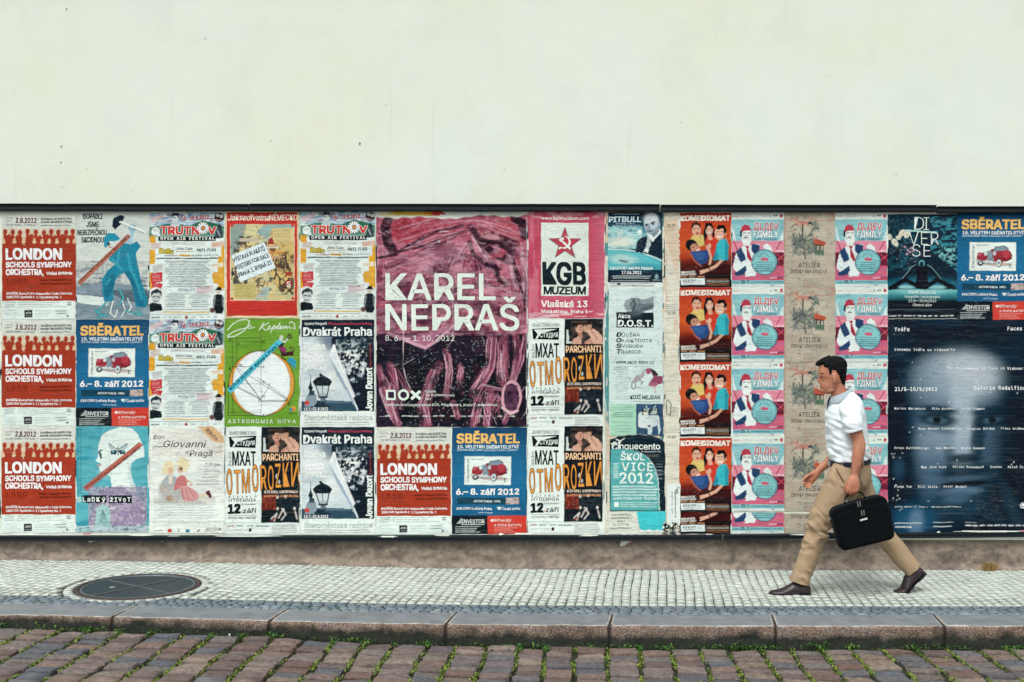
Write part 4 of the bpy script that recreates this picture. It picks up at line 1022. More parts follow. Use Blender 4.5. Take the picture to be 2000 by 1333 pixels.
def art_astronomy():
    a = Art(147, 211, '#6a9c2c'); a.noise(0, 0, 147, 211, ['#62952a', '#78a838', '#6a9c2c'], 60, 8, .7, 5)
    def curve(p, w_, c): a.line(p, w_, c)
    K = '#1f3318'
    a.ell(73, 126, 64.5, 64.5, '#16211c'); a.ell(73, 126, 63.2, 63.2, '#dc9a34'); a.ell(72.5, 126, 56, 63, '#e3efea'); a.ell(72, 126, 55, 62, '#e6f1ee')
    for k in range(90): an = k * math.tau / 90; a.ell(72.5 + 56 * math.cos(an), 126 + 62.5 * math.sin(an), .7, .7, '#16211c')
    L = lambda *p: a.line(list(p), 1.0, '#1b2a2c', .95)
    L((72, 30), (72, 190)); L((10, 38), (72, 38)); L((10, 45), (72, 45)); L((16, 38), (16, 186)); L((24, 38), (24, 94)); L((16, 94), (76, 94)); L((16, 127), (72, 127)); L((8, 128), (8, 189)); L((8, 183), (72, 183)); L((8, 189), (72, 189))
    L((20, 94), (72, 126), (124, 160)); L((24, 98), (72, 160)); L((34, 108), (72, 160)); L((24, 134), (72, 159)); L((20, 130), (72, 157)); L((72, 160), (122, 160)); L((72, 154), (86, 134)); L((72, 161), (122, 161)); L((64, 114), (124, 158))
    for ch, x, y in (('p', 9, 42), ('q', 74, 46), ('o', 25, 52), ('n', 74, 66), ('k', 9, 99), ('m', 28, 93), ('l', 76, 96), ('h', 75, 126), ('t', 86, 132), ('n', 74, 154), ('u', 66, 162), ('r', 18, 182), ('g', 124, 168), ('x', 74, 190)): a.text(ch, x, y, 6, '#1b2a1c', None, .01, shear=.15)
    # signature
    W = '#dfeadb'
    a.line([(6, 22), (16, 10), (30, 3), (42, 1), (48, 4), (47, 12), (38, 24), (22, 34), (8, 36), (6, 33), (16, 26), (34, 20), (46, 18)], 1.8, W)
    a.line([(46, 18), (48, 14), (52, 14), (52, 19), (48, 20)], 1.4, W); a.line([(55, 18), (59, 17)], 1.6, W)
    a.line([(68, 22), (76, 8)], 1.8, W); a.line([(86, 8), (72, 15), (80, 22), (86, 20), (90, 15), (87, 14), (86, 19), (92, 20), (97, 13), (90, 28)], 1.5, W)
    a.line([(96, 15), (100, 14), (99, 19), (94, 20)], 1.4, W); a.line([(100, 20), (108, 8), (104, 20), (108, 19), (112, 14), (109, 14), (109, 19), (113, 19), (116, 14), (117, 20), (121, 14), (122, 20), (126, 15), (128, 19), (132, 18)], 1.5, W)
    a.line([(132, 18), (138, 20), (136, 10), (130, 6), (126, 10)], 1.5, W)
    # rider figure and blue figure at upper right
    a.ell(111, 37, 4, 4.5, '#d9dfce'); a.line([(103, 44), (110, 42), (118, 46), (124, 40)], 3, '#c8d2c8'); a.ell(127, 35, 4.5, 5, '#2b231f'); a.ell(127, 35, 2, 2.4, '#7a9c50'); a.poly([(104, 52), (112, 50), (122, 60), (118, 68), (108, 62)], '#8a3766')
    a.poly([(103, 46), (118, 48), (112, 56), (104, 54)], '#2a3a34'); a.poly([(106, 56), (114, 66), (132, 64), (138, 56), (134, 68), (136, 72), (112, 74)], '#44232a'); a.line([(130, 62), (128, 56), (134, 56)], 2, '#44232a')
    a.poly([(122, 84), (126, 76), (134, 76), (140, 84), (138, 98), (132, 92)], '#2f9fc0'); a.line([(125, 80), (138, 86)], 1, '#16505f'); a.line([(124, 84), (136, 94)], 1, '#16505f'); a.line([(112, 76), (118, 80)], 3, '#15201c')
    a.ell(135, 176, 5, 5, '#d99a3a'); a.ell(130, 178, 3, 3, '#3b7fa0'); a.ell(135, 177, 2, 2, '#c9573a'); a.micro(126, 183, 142, 188, 3, '#23351c', .9, 1.4, rag=.05)
    a.text('ASTRONOMIA NOVA', 7, 204, 7.2, W, 132, .015, track=.1)
    r = math.radians(43); a.tpoly([(5, 137), (105, 40), (114, 46), (12, 146)], '#4fc3d6', 2); a.text('KEPLER MUSEUM  Karlova 4, Praha 1', 12.5, 139.5, 6, '#0f3540', 129, .03, rot=r, layer=3)
    return a.mesh('astronomy_poster')

def art_twice():
    a = Art(146, 210, '#e0ebe3'); a.rect(1.5, 1, 144, 180, '#0d2a36')
    a.vgrad(1.5, 35, 60, 166, '#c9d8da', '#dfe9e4'); a.poly([(1.5, 35), (62, 35), (58, 52), (110, 180), (1.5, 180)], '#c6d4d6'); a.ell(60, 46, 26, 18, '#2c4a6a', .7, .3, .6); a.ell(24, 70, 26, 26, '#e9f0ea', .6, 0, .6); a.ell(50, 120, 34, 22, '#e3ebe4', .7, 0, .6); a.ell(30, 104, 20, 10, '#9fb2be', .5, 0, .6)
    a.poly([(62, 35), (144, 35), (144, 180), (112, 180), (64, 60)], '#0b2430'); a.noise(70, 40, 130, 118, '#c6d3d4', 8, 7, .8, 41, .56); a.noise(76, 46, 124, 108, '#ecf1ec', 5, 6, .9, 43, .66); a.noise(70, 36, 144, 60, ['#0b2430', '#24424f', '#8fa5ab'], 5, 6, .4, 44); a.noise(90, 100, 126, 124, '#8fa5ae', 5, 7, .7, 45, .6)
    for (x, y) in ((90, 62), (104, 78), (92, 86), (112, 68), (120, 84), (106, 60)): a.ell(x, y, 4, 5, '#dfe6e2', .9); a.ell(x - 1, y - 3, 4, 2.5, '#16303c'); a.line([(x - 1, y + 1), (x + 1, y + 1)], 1, '#3c525a')
    a.ell(112, 146, 4, 2.5, '#7e949a'); a.ell(100, 118, 4, 2, '#c0cccd')
    a.poly([(67, 48), (56, 68), (55, 72), (72, 110), (112, 180), (113, 176), (84, 108)], '#dbe6e6'); a.poly([(55, 72), (72, 110), (112, 180), (104, 160), (76, 104)], '#8fa4b4', .9); a.line([(66, 52), (60, 66)], 4, '#f2f6f0', .8, 2); a.line([(72, 72), (104, 150)], 3, '#f2f6f0', .8, 2)
    a.poly([(1.5, 160), (48, 158), (100, 160), (112, 180), (1.5, 180)], '#33505f'); a.vgrad(50, 160, 98, 166, '#64808f', '#2c4858')
    K = '#12242e'
    a.poly([(10, 158), (12, 148), (30, 148), (32, 158), (32, 170), (8, 170)], '#8597a0'); a.poly([(15, 148), (17, 140), (26, 140), (28, 148)], '#31454f'); a.poly([(18, 128), (20, 118), (22, 128), (25, 134), (22, 140), (18, 140), (15, 134)], K); a.line([(20, 108), (20, 126)], 1.2, K); a.ell(13, 163, 4.5, 4.5, '#c8403a')
    a.poly([(38, 112), (37, 106), (41, 106), (44, 110), (56, 116), (62, 122), (58, 130), (28, 130), (24, 122), (30, 116), (38, 112)], K); a.poly([(30, 130), (56, 130), (51, 152), (37, 152)], '#c3d2d4'); a.line([(30, 130), (37, 152)], 2.2, K); a.line([(56, 130), (51, 152)], 2.2, K); a.line([(43, 130), (43, 152)], 1.6, K); a.line([(36, 152), (52, 152)], 3, K); a.ell(44, 148, 6, 3, K, .8); a.ell(44, 148, 4.5, 2, '#b8c6c8'); a.poly([(38, 154), (50, 154), (46, 164), (42, 164)], '#5f7480'); a.line([(44, 162), (44, 176)], 4, K); a.poly([(26, 170), (34, 160), (40, 162), (48, 166), (60, 170), (56, 176), (30, 176)], '#203440')
    a.text('Výstavy fotografií', 7, 11, 5, '#e0e9e4', 44, .03); a.text('/Photoexhibition/Fotoausstellung', 53, 11, 4.6, '#c4455a', 86, .03); a.text('Dvakrát Praha', 6, 32, 16, '#e6efe9', 133, .036)
    a.text('Praha', 8, 60, 14, '#e8efe8', 40, .035); a.text('foto', 7, 84, 16, '#eef4ee', 38, .055); a.text('grafická', 8, 98, 9.5, '#e8efe8', 42, .035)
    a.text('12.7.–31.8.2012', 7, 178, 5.5, '#eef4ee', 47, .035); a.text('Jovan Dezort', 140, 178, 12, '#e6efe9', 83, .05, rot=math.pi / 2)
    a.text('Praha z let minulých', 138, 93, 4, '#b43a50', 46, .02, rot=math.pi / 2)
    a.rect(0, 181, 146, 210, '#e0ebe3'); a.text('Staroměstská radnice', 8, 197, 10, '#aebdbb', 133, .02); a.micro(8, 201, 138, 208, 4.2, '#52646a', .75, 1.6, rag=.05)
    return a.mesh('photo_show_poster')

def art_sculpture():
    a = Art(297, 418, '#9a4158', 1.2)
    a.noise(0, 0, 297, 418, ['#451a2c', '#9a4158', '#bd6278', '#d08c9c', '#9c3a50', '#702a42'], 46, 34, 1, 61, octs=5)
    a.noise(0, 0, 297, 240, ['#b0485c', '#cf8092', '#80304a', '#bd687e'], 60, 22, .6, 62, octs=5)
    a.vgrad(0, 240, 297, 241, '#9a4158', '#1c2034')
    # black hollows, lower dark space
    a.vgrad(0, 236, 297, 418, '#1c1824', '#0a1820'); a.noise(0, 236, 297, 418, ['#0a1820', '#20182a', '#0e1c26', '#3a2034'], 30, 24, .8, 163); a.ell(150, 335, 190, 112, '#0a1822', .9, 0, .25); a.ell(20, 330, 30, 120, '#2a2038', .8, 0, .5); a.rect(0, 405, 297, 418, '#162030', .6); a.ell(150, 262, 120, 26, '#241c30', .8, 0, .4)
    a.noise(0, 236, 297, 418, ['#0c1a24', '#3c2232', '#0c1a24', '#5e2c42', '#101c28'], 18, 40, .3, 63, octs=4)
    # red head band and upper forms
    a.poly([(30, 16), (90, 6), (170, 8), (220, 14), (280, 30), (290, 56), (240, 44), (180, 26), (120, 30), (60, 60), (34, 50)], '#a32f3c', .85)
    a.noise(20, 4, 290, 60, ['#b3363f', '#7a1f30', '#c95a66', '#a02a38'], 26, 10, .6, 64, octs=4)
    for p, w_ in (([(26, 4), (18, 30), (24, 60), (34, 76)], 15), ([(0, 88), (30, 84), (84, 52), (120, 36), (170, 24)], 4), ([(30, 80), (90, 66), (140, 56), (164, 40)], 3.5), ([(186, 30), (196, 46), (214, 70), (240, 84), (262, 96)], 13), ([(220, 50), (250, 58), (262, 62)], 20), ([(182, 58), (190, 82), (214, 100), (240, 110)], 7), ([(258, 60), (268, 96), (288, 150), (292, 190)], 6), ([(270, 10), (284, 20), (290, 44)], 14), ([(230, 100), (238, 128), (252, 140)], 9)):
        a.line(p, w_ * 1.1, '#0c1722', .97, w_ * .15)
    a.poly([(40, 76), (100, 56), (150, 44), (160, 38), (130, 50), (60, 66)], '#d9b7c2', .8); a.noise(110, 36, 150, 60, '#e6d9dc', 6, 6, .8, 65, .6); a.noise(196, 34, 240, 52, '#e8a8ac', 6, 5, .85, 66, .5); a.noise(222, 72, 254, 88, '#d65f72', 6, 6, .9, 67, .35)
    a.ell(120, 96, 14, 12, '#4a3a55', .5, 0, .6); a.noise(70, 80, 170, 130, '#c9b6c8', 4, 4, .6, 68, .7); a.ell(160, 88, 14, 10, '#3c4560', .6, -.8, .6)
    for p, w_ in (([(210, 100), (230, 116), (262, 140), (230, 148), (200, 138)], 5), ([(196, 130), (240, 150), (264, 156)], 5), ([(262, 86), (268, 130), (276, 146)], 9), ([(284, 80), (292, 110), (286, 160)], 9), ([(176, 60), (166, 74), (160, 86)], 5), ([(190, 46), (204, 70), (220, 92)], 9), ([(0, 86), (60, 70), (100, 44)], 3)):
        a.line(p, w_ * .8, '#e0bcc6', .7, w_ * .3); a.line([(x + w_ * .4, y + w_ * .4) for x, y in p], 1.6, '#2a1a30', .7, .6)
    for p in ([(198, 124), (230, 144), (258, 158)], [(206, 120), (244, 138)], [(272, 150), (262, 190), (270, 230)], [(96, 226), (150, 200), (196, 170)], [(60, 218), (110, 190)]): a.line(p, 2, '#2a2036', .8, 1)
    UP = ['#d99aac', '#c27488', '#8c3c54', '#5c2438', '#3a1a2a', '#e6bcc8', '#a84e66', '#b86078', '#22161f']
    for p, w_, n_ in (([(176, 44), (120, 90), (40, 140), (0, 170)], 60, 60), ([(180, 50), (150, 110), (90, 170), (20, 215)], 60, 60), ([(186, 60), (176, 120), (150, 180), (120, 235)], 60, 70), ([(196, 70), (214, 120), (220, 180), (200, 235)], 56, 60), ([(262, 60), (276, 130), (282, 190), (276, 235)], 44, 60), ([(0, 110), (60, 90), (150, 60)], 40, 50), ([(20, 60), (110, 34), (200, 22), (280, 50)], 44, 70), ([(0, 10), (8, 80), (4, 160)], 18, 24), ([(0, 200), (80, 190), (180, 150), (260, 150)], 60, 80)):
        a.fibres(p, w_, n_, UP, .6, 2.4, .6)
    for p, w_ in (([(0, 150), (50, 138), (120, 150)], 12), ([(60, 170), (120, 176), (170, 160)], 16), ([(200, 180), (240, 196), (280, 190)], 14), ([(0, 196), (50, 206), (96, 190)], 16), ([(150, 196), (190, 214), (220, 236)], 14), ([(110, 110), (140, 126), (150, 150)], 12)):
        a.line(p, w_, '#2c1828', .55, w_ * .5)
    for p, w_ in (([(26, 6), (17, 30), (22, 60), (34, 78)], 14), ([(0, 88), (30, 84), (84, 52), (120, 36), (170, 24)], 3.4), ([(40, 78), (100, 60), (160, 40)], 2), ([(190, 34), (206, 62), (236, 84), (262, 96)], 10), ([(214, 50), (250, 60), (264, 74)], 15), ([(182, 62), (192, 84), (214, 102), (238, 110)], 5), ([(262, 70), (270, 110), (290, 170)], 4), ([(272, 8), (286, 22), (292, 46)], 12), ([(232, 104), (240, 130), (252, 142)], 6)):
        a.line(p, w_, '#0c1722', .9, w_ * .2)
    a.ell(128, 108, 22, 12, '#4a2438', .7, -.4, .6); a.ell(60, 150, 26, 9, '#5c2a42', .6, -.2, .6); a.ell(190, 180, 40, 10, '#4a2236', .6, .2, .6); a.ell(90, 210, 36, 8, '#3c1c30', .6, 0, .6); a.ell(150, 70, 26, 14, '#d795a8', .5, -.5, .6); a.ell(90, 96, 40, 12, '#d08ca0', .5, -.3, .6); a.ell(216, 150, 22, 8, '#e0aebc', .5, .6, .6)
    a.ell(226, 48, 16, 5, '#e3a9ae', .8, .1, .4); a.ell(238, 82, 10, 5, '#d8606e', .9, 0, .4)
    # fold under the lettering, drips
    a.poly([(22, 234), (60, 240), (110, 232), (130, 230), (104, 258), (96, 264), (60, 252)], '#b5708c', .9); a.line([(24, 236), (60, 250), (96, 264), (118, 250), (150, 222)], 4, '#dfaebd', .8, 2); a.line([(54, 216), (52, 300), (60, 330), (70, 350)], 1.6, '#e6cfd4', .9)
    P = ['#b56c80', '#c98496', '#9a5068']
    PK = ['#b56c80', '#c98496', '#9a5068', '#7a3a52', '#e3b9c6', '#1a1824', '#2c1c30', '#d09aa8', '#8a4660']
    for p, w_ in (([(228, 236), (222, 300), (206, 330), (190, 352)], 20), ([(250, 236), (246, 300), (248, 330)], 19), ([(272, 236), (276, 280), (268, 340)], 13), ([(290, 240), (284, 290), (268, 330)], 9), ([(136, 270), (144, 310), (138, 360)], 12), ([(164, 300), (166, 350)], 13), ([(120, 300), (104, 340), (92, 380), (100, 416)], 22), ([(4, 300), (14, 350), (30, 390), (44, 416)], 12), ([(28, 300), (34, 340), (26, 370), (40, 410)], 16), ([(200, 360), (190, 416)], 15), ([(224, 350), (216, 416)], 14), ([(246, 330), (262, 380), (250, 410)], 9), ([(50, 330), (64, 350)], 9), ([(150, 370), (160, 400)], 10)):
        a.line(p, w_ * .6, '#8a4a60', .75, w_ * .3); a.fibres(p, w_ * 1.15, int(w_ * 2.6) + 8, PK, .7, 2.2, .85)
    for _ in range(26):
        x, y = a.r.uniform(0, 290), a.r.uniform(262, 410); a.ell(x, y, a.r.uniform(5, 14), a.r.uniform(8, 22), '#0a1822', .75, a.r.uniform(0, 3), .5)
    a.fibres([(20, 300), (40, 340), (30, 380)], 40, 50, PK, .6, 1.6, .7); a.fibres([(210, 380), (230, 350), (250, 400)], 60, 40, PK, .6, 1.8, .7)
    a.ell(264, 360, 20, 33, '#d9a3ae', .95, .05); a.ell(264, 360, 15, 27, '#2a2033'); a.noise(252, 336, 276, 386, ['#2a2033', '#7a4a66'], 6, 8, .7, 69); a.line([(246, 380), (262, 392), (276, 386)], 4, '#e3bcc2', .9, 1)
    a.noise(0, 0, 297, 240, ['#1a1024', '#9a4158', '#e6b9c8'], 9, 5, .20, 70, octs=3); a.noise(0, 60, 297, 250, '#301a34', 34, 12, .4, 171, .60, 5); a.noise(0, 60, 297, 240, '#dba6b8', 26, 9, .3, 172, .66, 5)
    a.dots(60, 250, 220, 416, 260, '#d3dfe0', .4, .8, .75); a.dots(4, 180, 290, 410, 160, '#cfe0dd', .4, .8, .6); a.dots(80, 90, 180, 180, 140, '#e6d6de', .4, .7, .6)
    for _ in range(60):
        x, y = a.r.uniform(0, 297), a.r.uniform(0, 418); an = a.r.uniform(0, 3.1); L_ = a.r.uniform(5, 26); a.line([(x, y), (x + L_ * math.cos(an), y + L_ * math.sin(an))], .9, '#e6cdd4' if a.r.random() < .6 else '#221a2a', .6)
    a.line([(150, 140), (150, 250)], 1, '#e9d6da', .6); a.line([(294, 10), (294, 400)], 1.2, '#cfe0dd', .5)
    T = '#dfede0'
    a.text('KAREL', 19, 170, 50.5, T, 213, .018); a.text('NEPRAŠ', 19, 229, 49.5, T, 259, .018)
    a.text('8. 6. — 1. 10. 2012', 18, 250, 10.5, T, 135, .0)
    a.tpoly([(19, 346), (38, 346), (38, 366), (19, 366)], T); a.tpoly([(23, 350), (34.5, 350), (34.5, 362), (23, 362)], '#3c2c44', 1)
    a.tpoly([(53 + 11 * math.cos(t * .2618), 356 + 11 * math.sin(t * .2618)) for t in range(24)], T); a.tpoly([(53 + 6.5 * math.cos(t * .2618), 356 + 6.5 * math.sin(t * .2618)) for t in range(24)], '#3c2c44', 1)
    a.tpoly([(66, 350), (70, 346), (88, 362), (84, 366)], T); a.tpoly([(66, 362), (84, 346), (88, 350), (70, 366)], T, 1)
    for i, s_ in enumerate(('Centre', 'for Contemporary', 'Art')): a.text(s_, 96, 351 + i * 7.4, 4.8, T, (20, 57, 10)[i], .02)
    a.text('Centrum současného umění DOX, Poupětova 1, Praha 7, www.dox.cz', 19, 377.5, 5, T, 218, .02)
    for x in (19, 51, 62, 74, 92, 112, 124, 146, 166, 180, 200, 216, 238, 262): a.micro(x, 396, x + 9, 401, 5, T, .8, 2.4, rag=.2)
    # torn upper edge
    edge = 4 + 5 * np.clip(np.sin(a.xs * .012 + .3), 0, 1) + 2.2 * np.sin(a.xs * .055) + 1.2 * np.sin(a.xs * .21)
    a.mask = a.Y > edge[None, :]
    a._blend((slice(None), slice(None)), np.clip(1 - (a.Y - edge[None, :]) / 3.0, 0, 1) * .8, '#e3e6dc')
    return a.mesh('sculpture_poster', .0012)

def art_museum():
    a = Art(150, 209, '#c24a60'); a.noise(0, 0, 150, 209, ['#c0465e', '#cc6378', '#b8405a', '#c95a72'], 40, 60, .8, 9)
    a.vgrad(118, 0, 150, 209, '#c24a60', '#c9667c', True); a.noise(0, 0, 150, 14, '#dba0aa', 20, 6, .7, 5, .55); a.noise(0, 195, 150, 209, '#e3c4c6', 24, 5, .8, 6, .5); a.noise(0, 0, 20, 209, '#d98c9a', 8, 40, .4, 7, .55)
    a.rect(26, 23, 118, 166, '#dce8dc')
    pts = [(72 + (33 if k % 2 == 0 else 13) * math.sin(k * math.pi / 5), 62 - (33 if k % 2 == 0 else 13) * math.cos(k * math.pi / 5) + 2) for k in range(10)]
    a.poly(pts, '#be4054'); a.line(pts + pts[:1], 1, '#4c1c28')
    T = '#e9f1e6'; th = np.linspace(-1.25, 1.9, 14)
    a.tpoly([(70 + 13 * math.cos(t), 60 + 13 * math.sin(t)) for t in th] + [(67.5 + 11.5 * math.cos(t), 59 + 11.5 * math.sin(t)) for t in th[::-1]], T, 1)
    a.tpoly([(63, 58), (66, 55.5), (84, 72), (81, 75)], T, 2); a.tpoly([(59.5, 56), (68, 50.5), (71, 53.5), (63, 60)], T, 3); a.tpoly([(62, 69), (65, 71), (62, 75.5), (59, 73)], T, 2)
    a.text('www.kgbmuzeum.com', 26, 16.5, 5.6, '#eef4ea', 92, .025)
    a.text('KGB', 30, 142, 41, '#14292e', 81, .042); a.text('MUZEUM', 31, 162, 14.5, '#14292e', 81, .04, track=.1)
    a.text('Vlašská 13', 26, 187, 12, '#eef4ea', 90, .035); a.text('Malá strana, Praha 1', 26, 199, 6.4, '#eef4ea', 90, .025)
    return a.mesh('museum_poster')

def art_theatre():
    a = Art(148, 210, '#e0ece4'); K = '#0c1c22'
    a.rect(72, 1, 147, 187, '#0f2027')
    a.poly([(76, 22), (80, 22), (81, 44), (88, 46), (88, 49), (76, 49)], '#c9d6cf')
    # two faces nearly touching, bare shoulders
    a.ell(101, 19, 7.5, 10, '#cf9d86', 1, -.2); a.poly([(92, 10), (98, 5), (106, 6), (109, 12), (99, 12), (95, 20)], '#1d1614'); a.poly([(98, 28), (106, 28), (108, 38), (100, 40)], '#b97f6c'); a.poly([(86, 48), (90, 40), (100, 34), (106, 42), (106, 50), (88, 50)], '#d3a68e')
    a.ell(117, 17, 8, 10, '#c79a80', 1, .35); a.poly([(109, 8), (116, 3), (124, 6), (127, 14), (121, 12), (112, 14)], '#241a16'); a.poly([(116, 26), (128, 20), (138, 26), (146, 36), (147, 50), (116, 50), (112, 46), (124, 38)], '#d9ae94'); a.line([(112, 50), (122, 42), (126, 48)], 4, '#b98470'); a.line([(124, 24), (136, 40)], 2, '#9a6450', .6, 2)
    a.ell(104, 22, 2, 1.4, '#8a2f30'); a.line([(103, 17), (106, 17)], 1, '#2a1512'); a.line([(113, 15), (116, 15)], 1, '#2a1512'); a.noise(84, 4, 147, 50, ['#1a1412', '#d9ae94'], 9, 8, .12, 71)
    a.rect(72, 50, 147, 68, '#0f1a1f'); a.rect(74, 133, 98, 163, '#7a2c20'); a.noise(74, 133, 100, 163, ['#9a3f2a', '#3c1512', '#b5573a'], 8, 20, .7, 72)
    a.noise(100, 132, 147, 186, '#22353c', 8, 8, .6, 73, .55)
    for (x, y) in ((103, 138), (119, 137), (104, 160), (137, 160), (115, 163)): a.ell(x, y, 2.4, 3, '#d8cfc6')
    for p in ([(92, 180), (102, 170), (98, 184)], [(112, 160), (120, 172), (112, 182)], [(106, 178), (112, 166)], [(138, 166), (142, 180)]): a.line(p, 3, '#c9c3bc', .9)
    a.line([(92, 184), (100, 180)], 2, '#a0453c'); a.line([(0, 187.5), (148, 187.5)], .8, K); a.rect(72, 85, 147, 92, '#0f2027')
    a.text('DIVADLO SEDMÉ STUDIO', 10, 16, 6, '#20343a', 52, .0)
    a.tpoly([(9, 20), (62, 18), (61, 42), (11, 40)], K, 0); a.tpoly([(13, 22), (58, 21), (20, 31)], '#e0ece4', 1); a.text('СТУДИЯ', 24, 37, 9, '#e0ece4', 35, .02, layer=1); a.text('7', 15, 39, 17, '#e0ece4', 13, .03, layer=1)
    a.text('MXAT', 16, 76, 27, K, 45, .02); a.text('BOLŠOJ', 13, 76, 4.5, '#2b3c42', 26, .0, rot=math.pi / 2)
    a.text('PARCHANTI', 75, 66, 12.5, '#eec79a', 69, .03, layer=1, edge=('#5a3018', .01))
    r = .10; O = '#e29a3c'
    for ch, x, w_, y, hgt in (('O', 4, 13, 133, 50), ('T', 19, 14, 132, 47), ('M', 34, 17, 130, 47), ('O', 54, 14, 127, 52), ('R', 70, 14, 124, 49), ('O', 85, 13, 125, 49), ('Z', 99, 13, 120, 48), ('K', 114, 14, 119, 49), ('И', 130, 17, 118, 49)):
        a.text(ch, x + 1.2, y - 1, hgt * .96, O, w_ - 2.4, .006, rot=.03, layer=1, edge=('#6b3d16', .018))
    a.ell(103, 97, 3, 5, '#c6d0cf'); a.ell(107, 108, 2, 4, '#b4c0c2')
    a.text('REŽIE KIRILL SEREBRENNIKOV', 78, 130, 5, '#e8d9c6', 66, .03, layer=1); a.text('NA MOTIVY DÍLA ZACHARA PRILEPINA', 78, 138, 4.4, '#dba070', 66, .03, layer=1)
    a.text('DIVADLO', 8, 139, 4, '#26383e', 54, .02, track=.2); a.text('HYBERNIA', 8, 147, 6.5, '#2c3c40', 54, .0); a.text('12', 8, 169, 16.5, K, 22, .08); a.ell(34, 167, 1.6, 1.6, '#c98a3a'); a.text('září', 36, 169, 9, K, 26, .02); a.text('CENTRUM PRAHY', 31, 154, 3.4, '#26383e', 31, .01); a.micro(8, 173, 62, 175, 3, '#26383e', .7, 1.4, rag=0); a.text('FESTIVALU DÁLE / TERRITORIA', 8, 180.5, 4, '#26383e', 54, .01)
    for x, c in ((6, '#a0303a'), (24, '#3b6f78'), (44, '#6a7c80'), (62, '#5a6c70'), (76, '#1d5560')): a.micro(x, 193, x + 13, 196, 4, c, .85, 2.6, rag=.1)
    a.micro(6, 201, 60, 203, 4, '#6b7d80', .7, 1.6); a.rect(47, 199, 53, 205, '#3c1a20'); a.micro(92, 192, 142, 207, 3.6, '#35484e', .75, 1.5, rag=.1)
    return a.mesh('theatre_poster')

def art_puppets():
    a = Art(147, 210, '#e3ece2'); a.noise(6, 6, 143, 62, ['#dcdcd0', '#d0cabc', '#e3ece2'], 30, 14, .6, 3); a.noise(0, 60, 147, 150, ['#e3ece2', '#cfd6d2', '#e8ece0'], 40, 12, .7, 8)
    a.poly([(92, 0), (122, 0), (147, 22), (147, 34), (126, 32)], '#d8b486'); a.noise(126, 34, 147, 58, ['#d8b890', '#e3ece2', '#b98a6a'], 8, 8, .5, 4); a.text('REDUTA', 109, 9, 6.5, '#5c4332', 30, .01, rot=-.78)
    a.noise(10, 138, 128, 152, ['#bfc3ba', '#d9d3c4', '#a8aca6'], 20, 4, .7, 11)
    # two figurines in wigs and gowns
    H = '#e3d9ae'; K = '#d9b59a'
    a.ell(38, 82, 11, 14, H); a.ell(66, 76, 12, 15, H); a.ell(28, 90, 4, 6, H); a.ell(41, 88, 5.5, 7.5, K); a.ell(60, 86, 5.5, 7, K); a.ell(43, 88, 1, 1, '#6a3a34'); a.ell(58, 86, 1, 1, '#6a3a34'); a.ell(62, 84, 2.6, 3, '#5a5530')
    a.poly([(30, 104), (36, 96), (46, 96), (56, 104), (58, 118), (28, 120), (22, 112)], '#a9b2b8'); a.poly([(38, 98), (46, 98), (46, 112), (38, 112)], '#e0dac0')
    a.poly([(20, 118), (34, 112), (58, 116), (68, 124), (64, 140), (50, 146), (30, 146), (22, 134)], '#b9b9b4'); a.line([(28, 118), (24, 124), (34, 126)], 3.4, K); a.ell(40, 142, 8, 5, '#b98a52'); a.noise(18, 112, 66, 148, ['#d0cfc4', '#8a8f92', '#b9b9b4'], 7, 6, .4, 5)
    a.poly([(54, 104), (62, 96), (70, 98), (76, 108), (72, 118), (60, 122), (50, 128), (48, 118)], '#c97a76'); a.poly([(60, 118), (74, 116), (92, 128), (98, 138), (92, 146), (68, 148), (62, 134)], '#d39a98'); a.line([(74, 106), (84, 112), (80, 116)], 3.2, K); a.line([(64, 122), (66, 144)], 1.4, '#8a4a4c'); a.line([(78, 122), (88, 140)], 1.4, '#a86064'); a.line([(72, 122), (76, 146)], 1.2, '#a86064')
    a.poly([(96, 134), (110, 130), (112, 136), (98, 142)], '#dcd0b4'); a.poly([(110, 128), (118, 126), (122, 138), (118, 142), (112, 134)], '#5f2c34'); a.line([(10, 150), (110, 152)], 3, '#9fa39c', .5, 2)
    a.text('Don', 8, 26, 7.5, '#3c342c', 20, .0, shear=.3); a.text('Giovanni', 26, 42, 13, '#2f2a26', 82, .0, shear=.3); a.text('di', 70, 54, 6, '#5d5040', 7, 0, shear=.3); a.text('Praga', 78, 59, 11, '#2f2a26', 44, .0, shear=.3); a.line([(7, 43), (12, 40), (20, 42), (28, 41)], 1.2, '#2f2a26'); a.line([(118, 48), (132, 52), (143, 50)], 1, '#2f2a26')
    a.text('7:30 pm', 108, 79, 6.5, '#3a3834', 29, .0, shear=.25); a.line([(92, 85), (137, 85)], .8, '#6d6f68'); a.micro(104, 88, 136, 104, 5.6, '#8a8c84', .7, 2.4, 'r', .1); a.line([(92, 106), (137, 106)], .8, '#6d6f68'); a.micro(94, 108, 136, 111, 4, '#6d6f68', .7, 1.6, 'r'); a.line([(92, 114), (137, 114)], .8, '#6d6f68')
    a.rect(8, 152, 137, 184, '#dfe8e2', .7); a.micro(12, 154, 134, 184, 5, '#748084', .65, 1.4, 'c', .15); a.line([(6, 188), (142, 188)], .6, '#8a8c84'); a.micro(8, 191, 140, 196, 4, '#98a09c', .6, 1.2)
    a.rect(36, 201, 44, 208, '#cf4030'); a.rect(71, 201, 79, 208, '#3c7f96'); a.micro(8, 204, 26, 206, 4, '#2a3438', .9, 1.8, rag=0); a.text('F', 56, 208, 6, '#444444', 3.5, 0); a.poly([(92, 207), (98, 201), (97, 207)], '#5a2430'); a.text('JAZZ CLUB', 109, 204, 4.6, '#20292c', 31, .02); a.micro(109, 205.5, 136, 208, 3, '#5a6468', .7, 1.2)
    return a.mesh('puppet_poster')

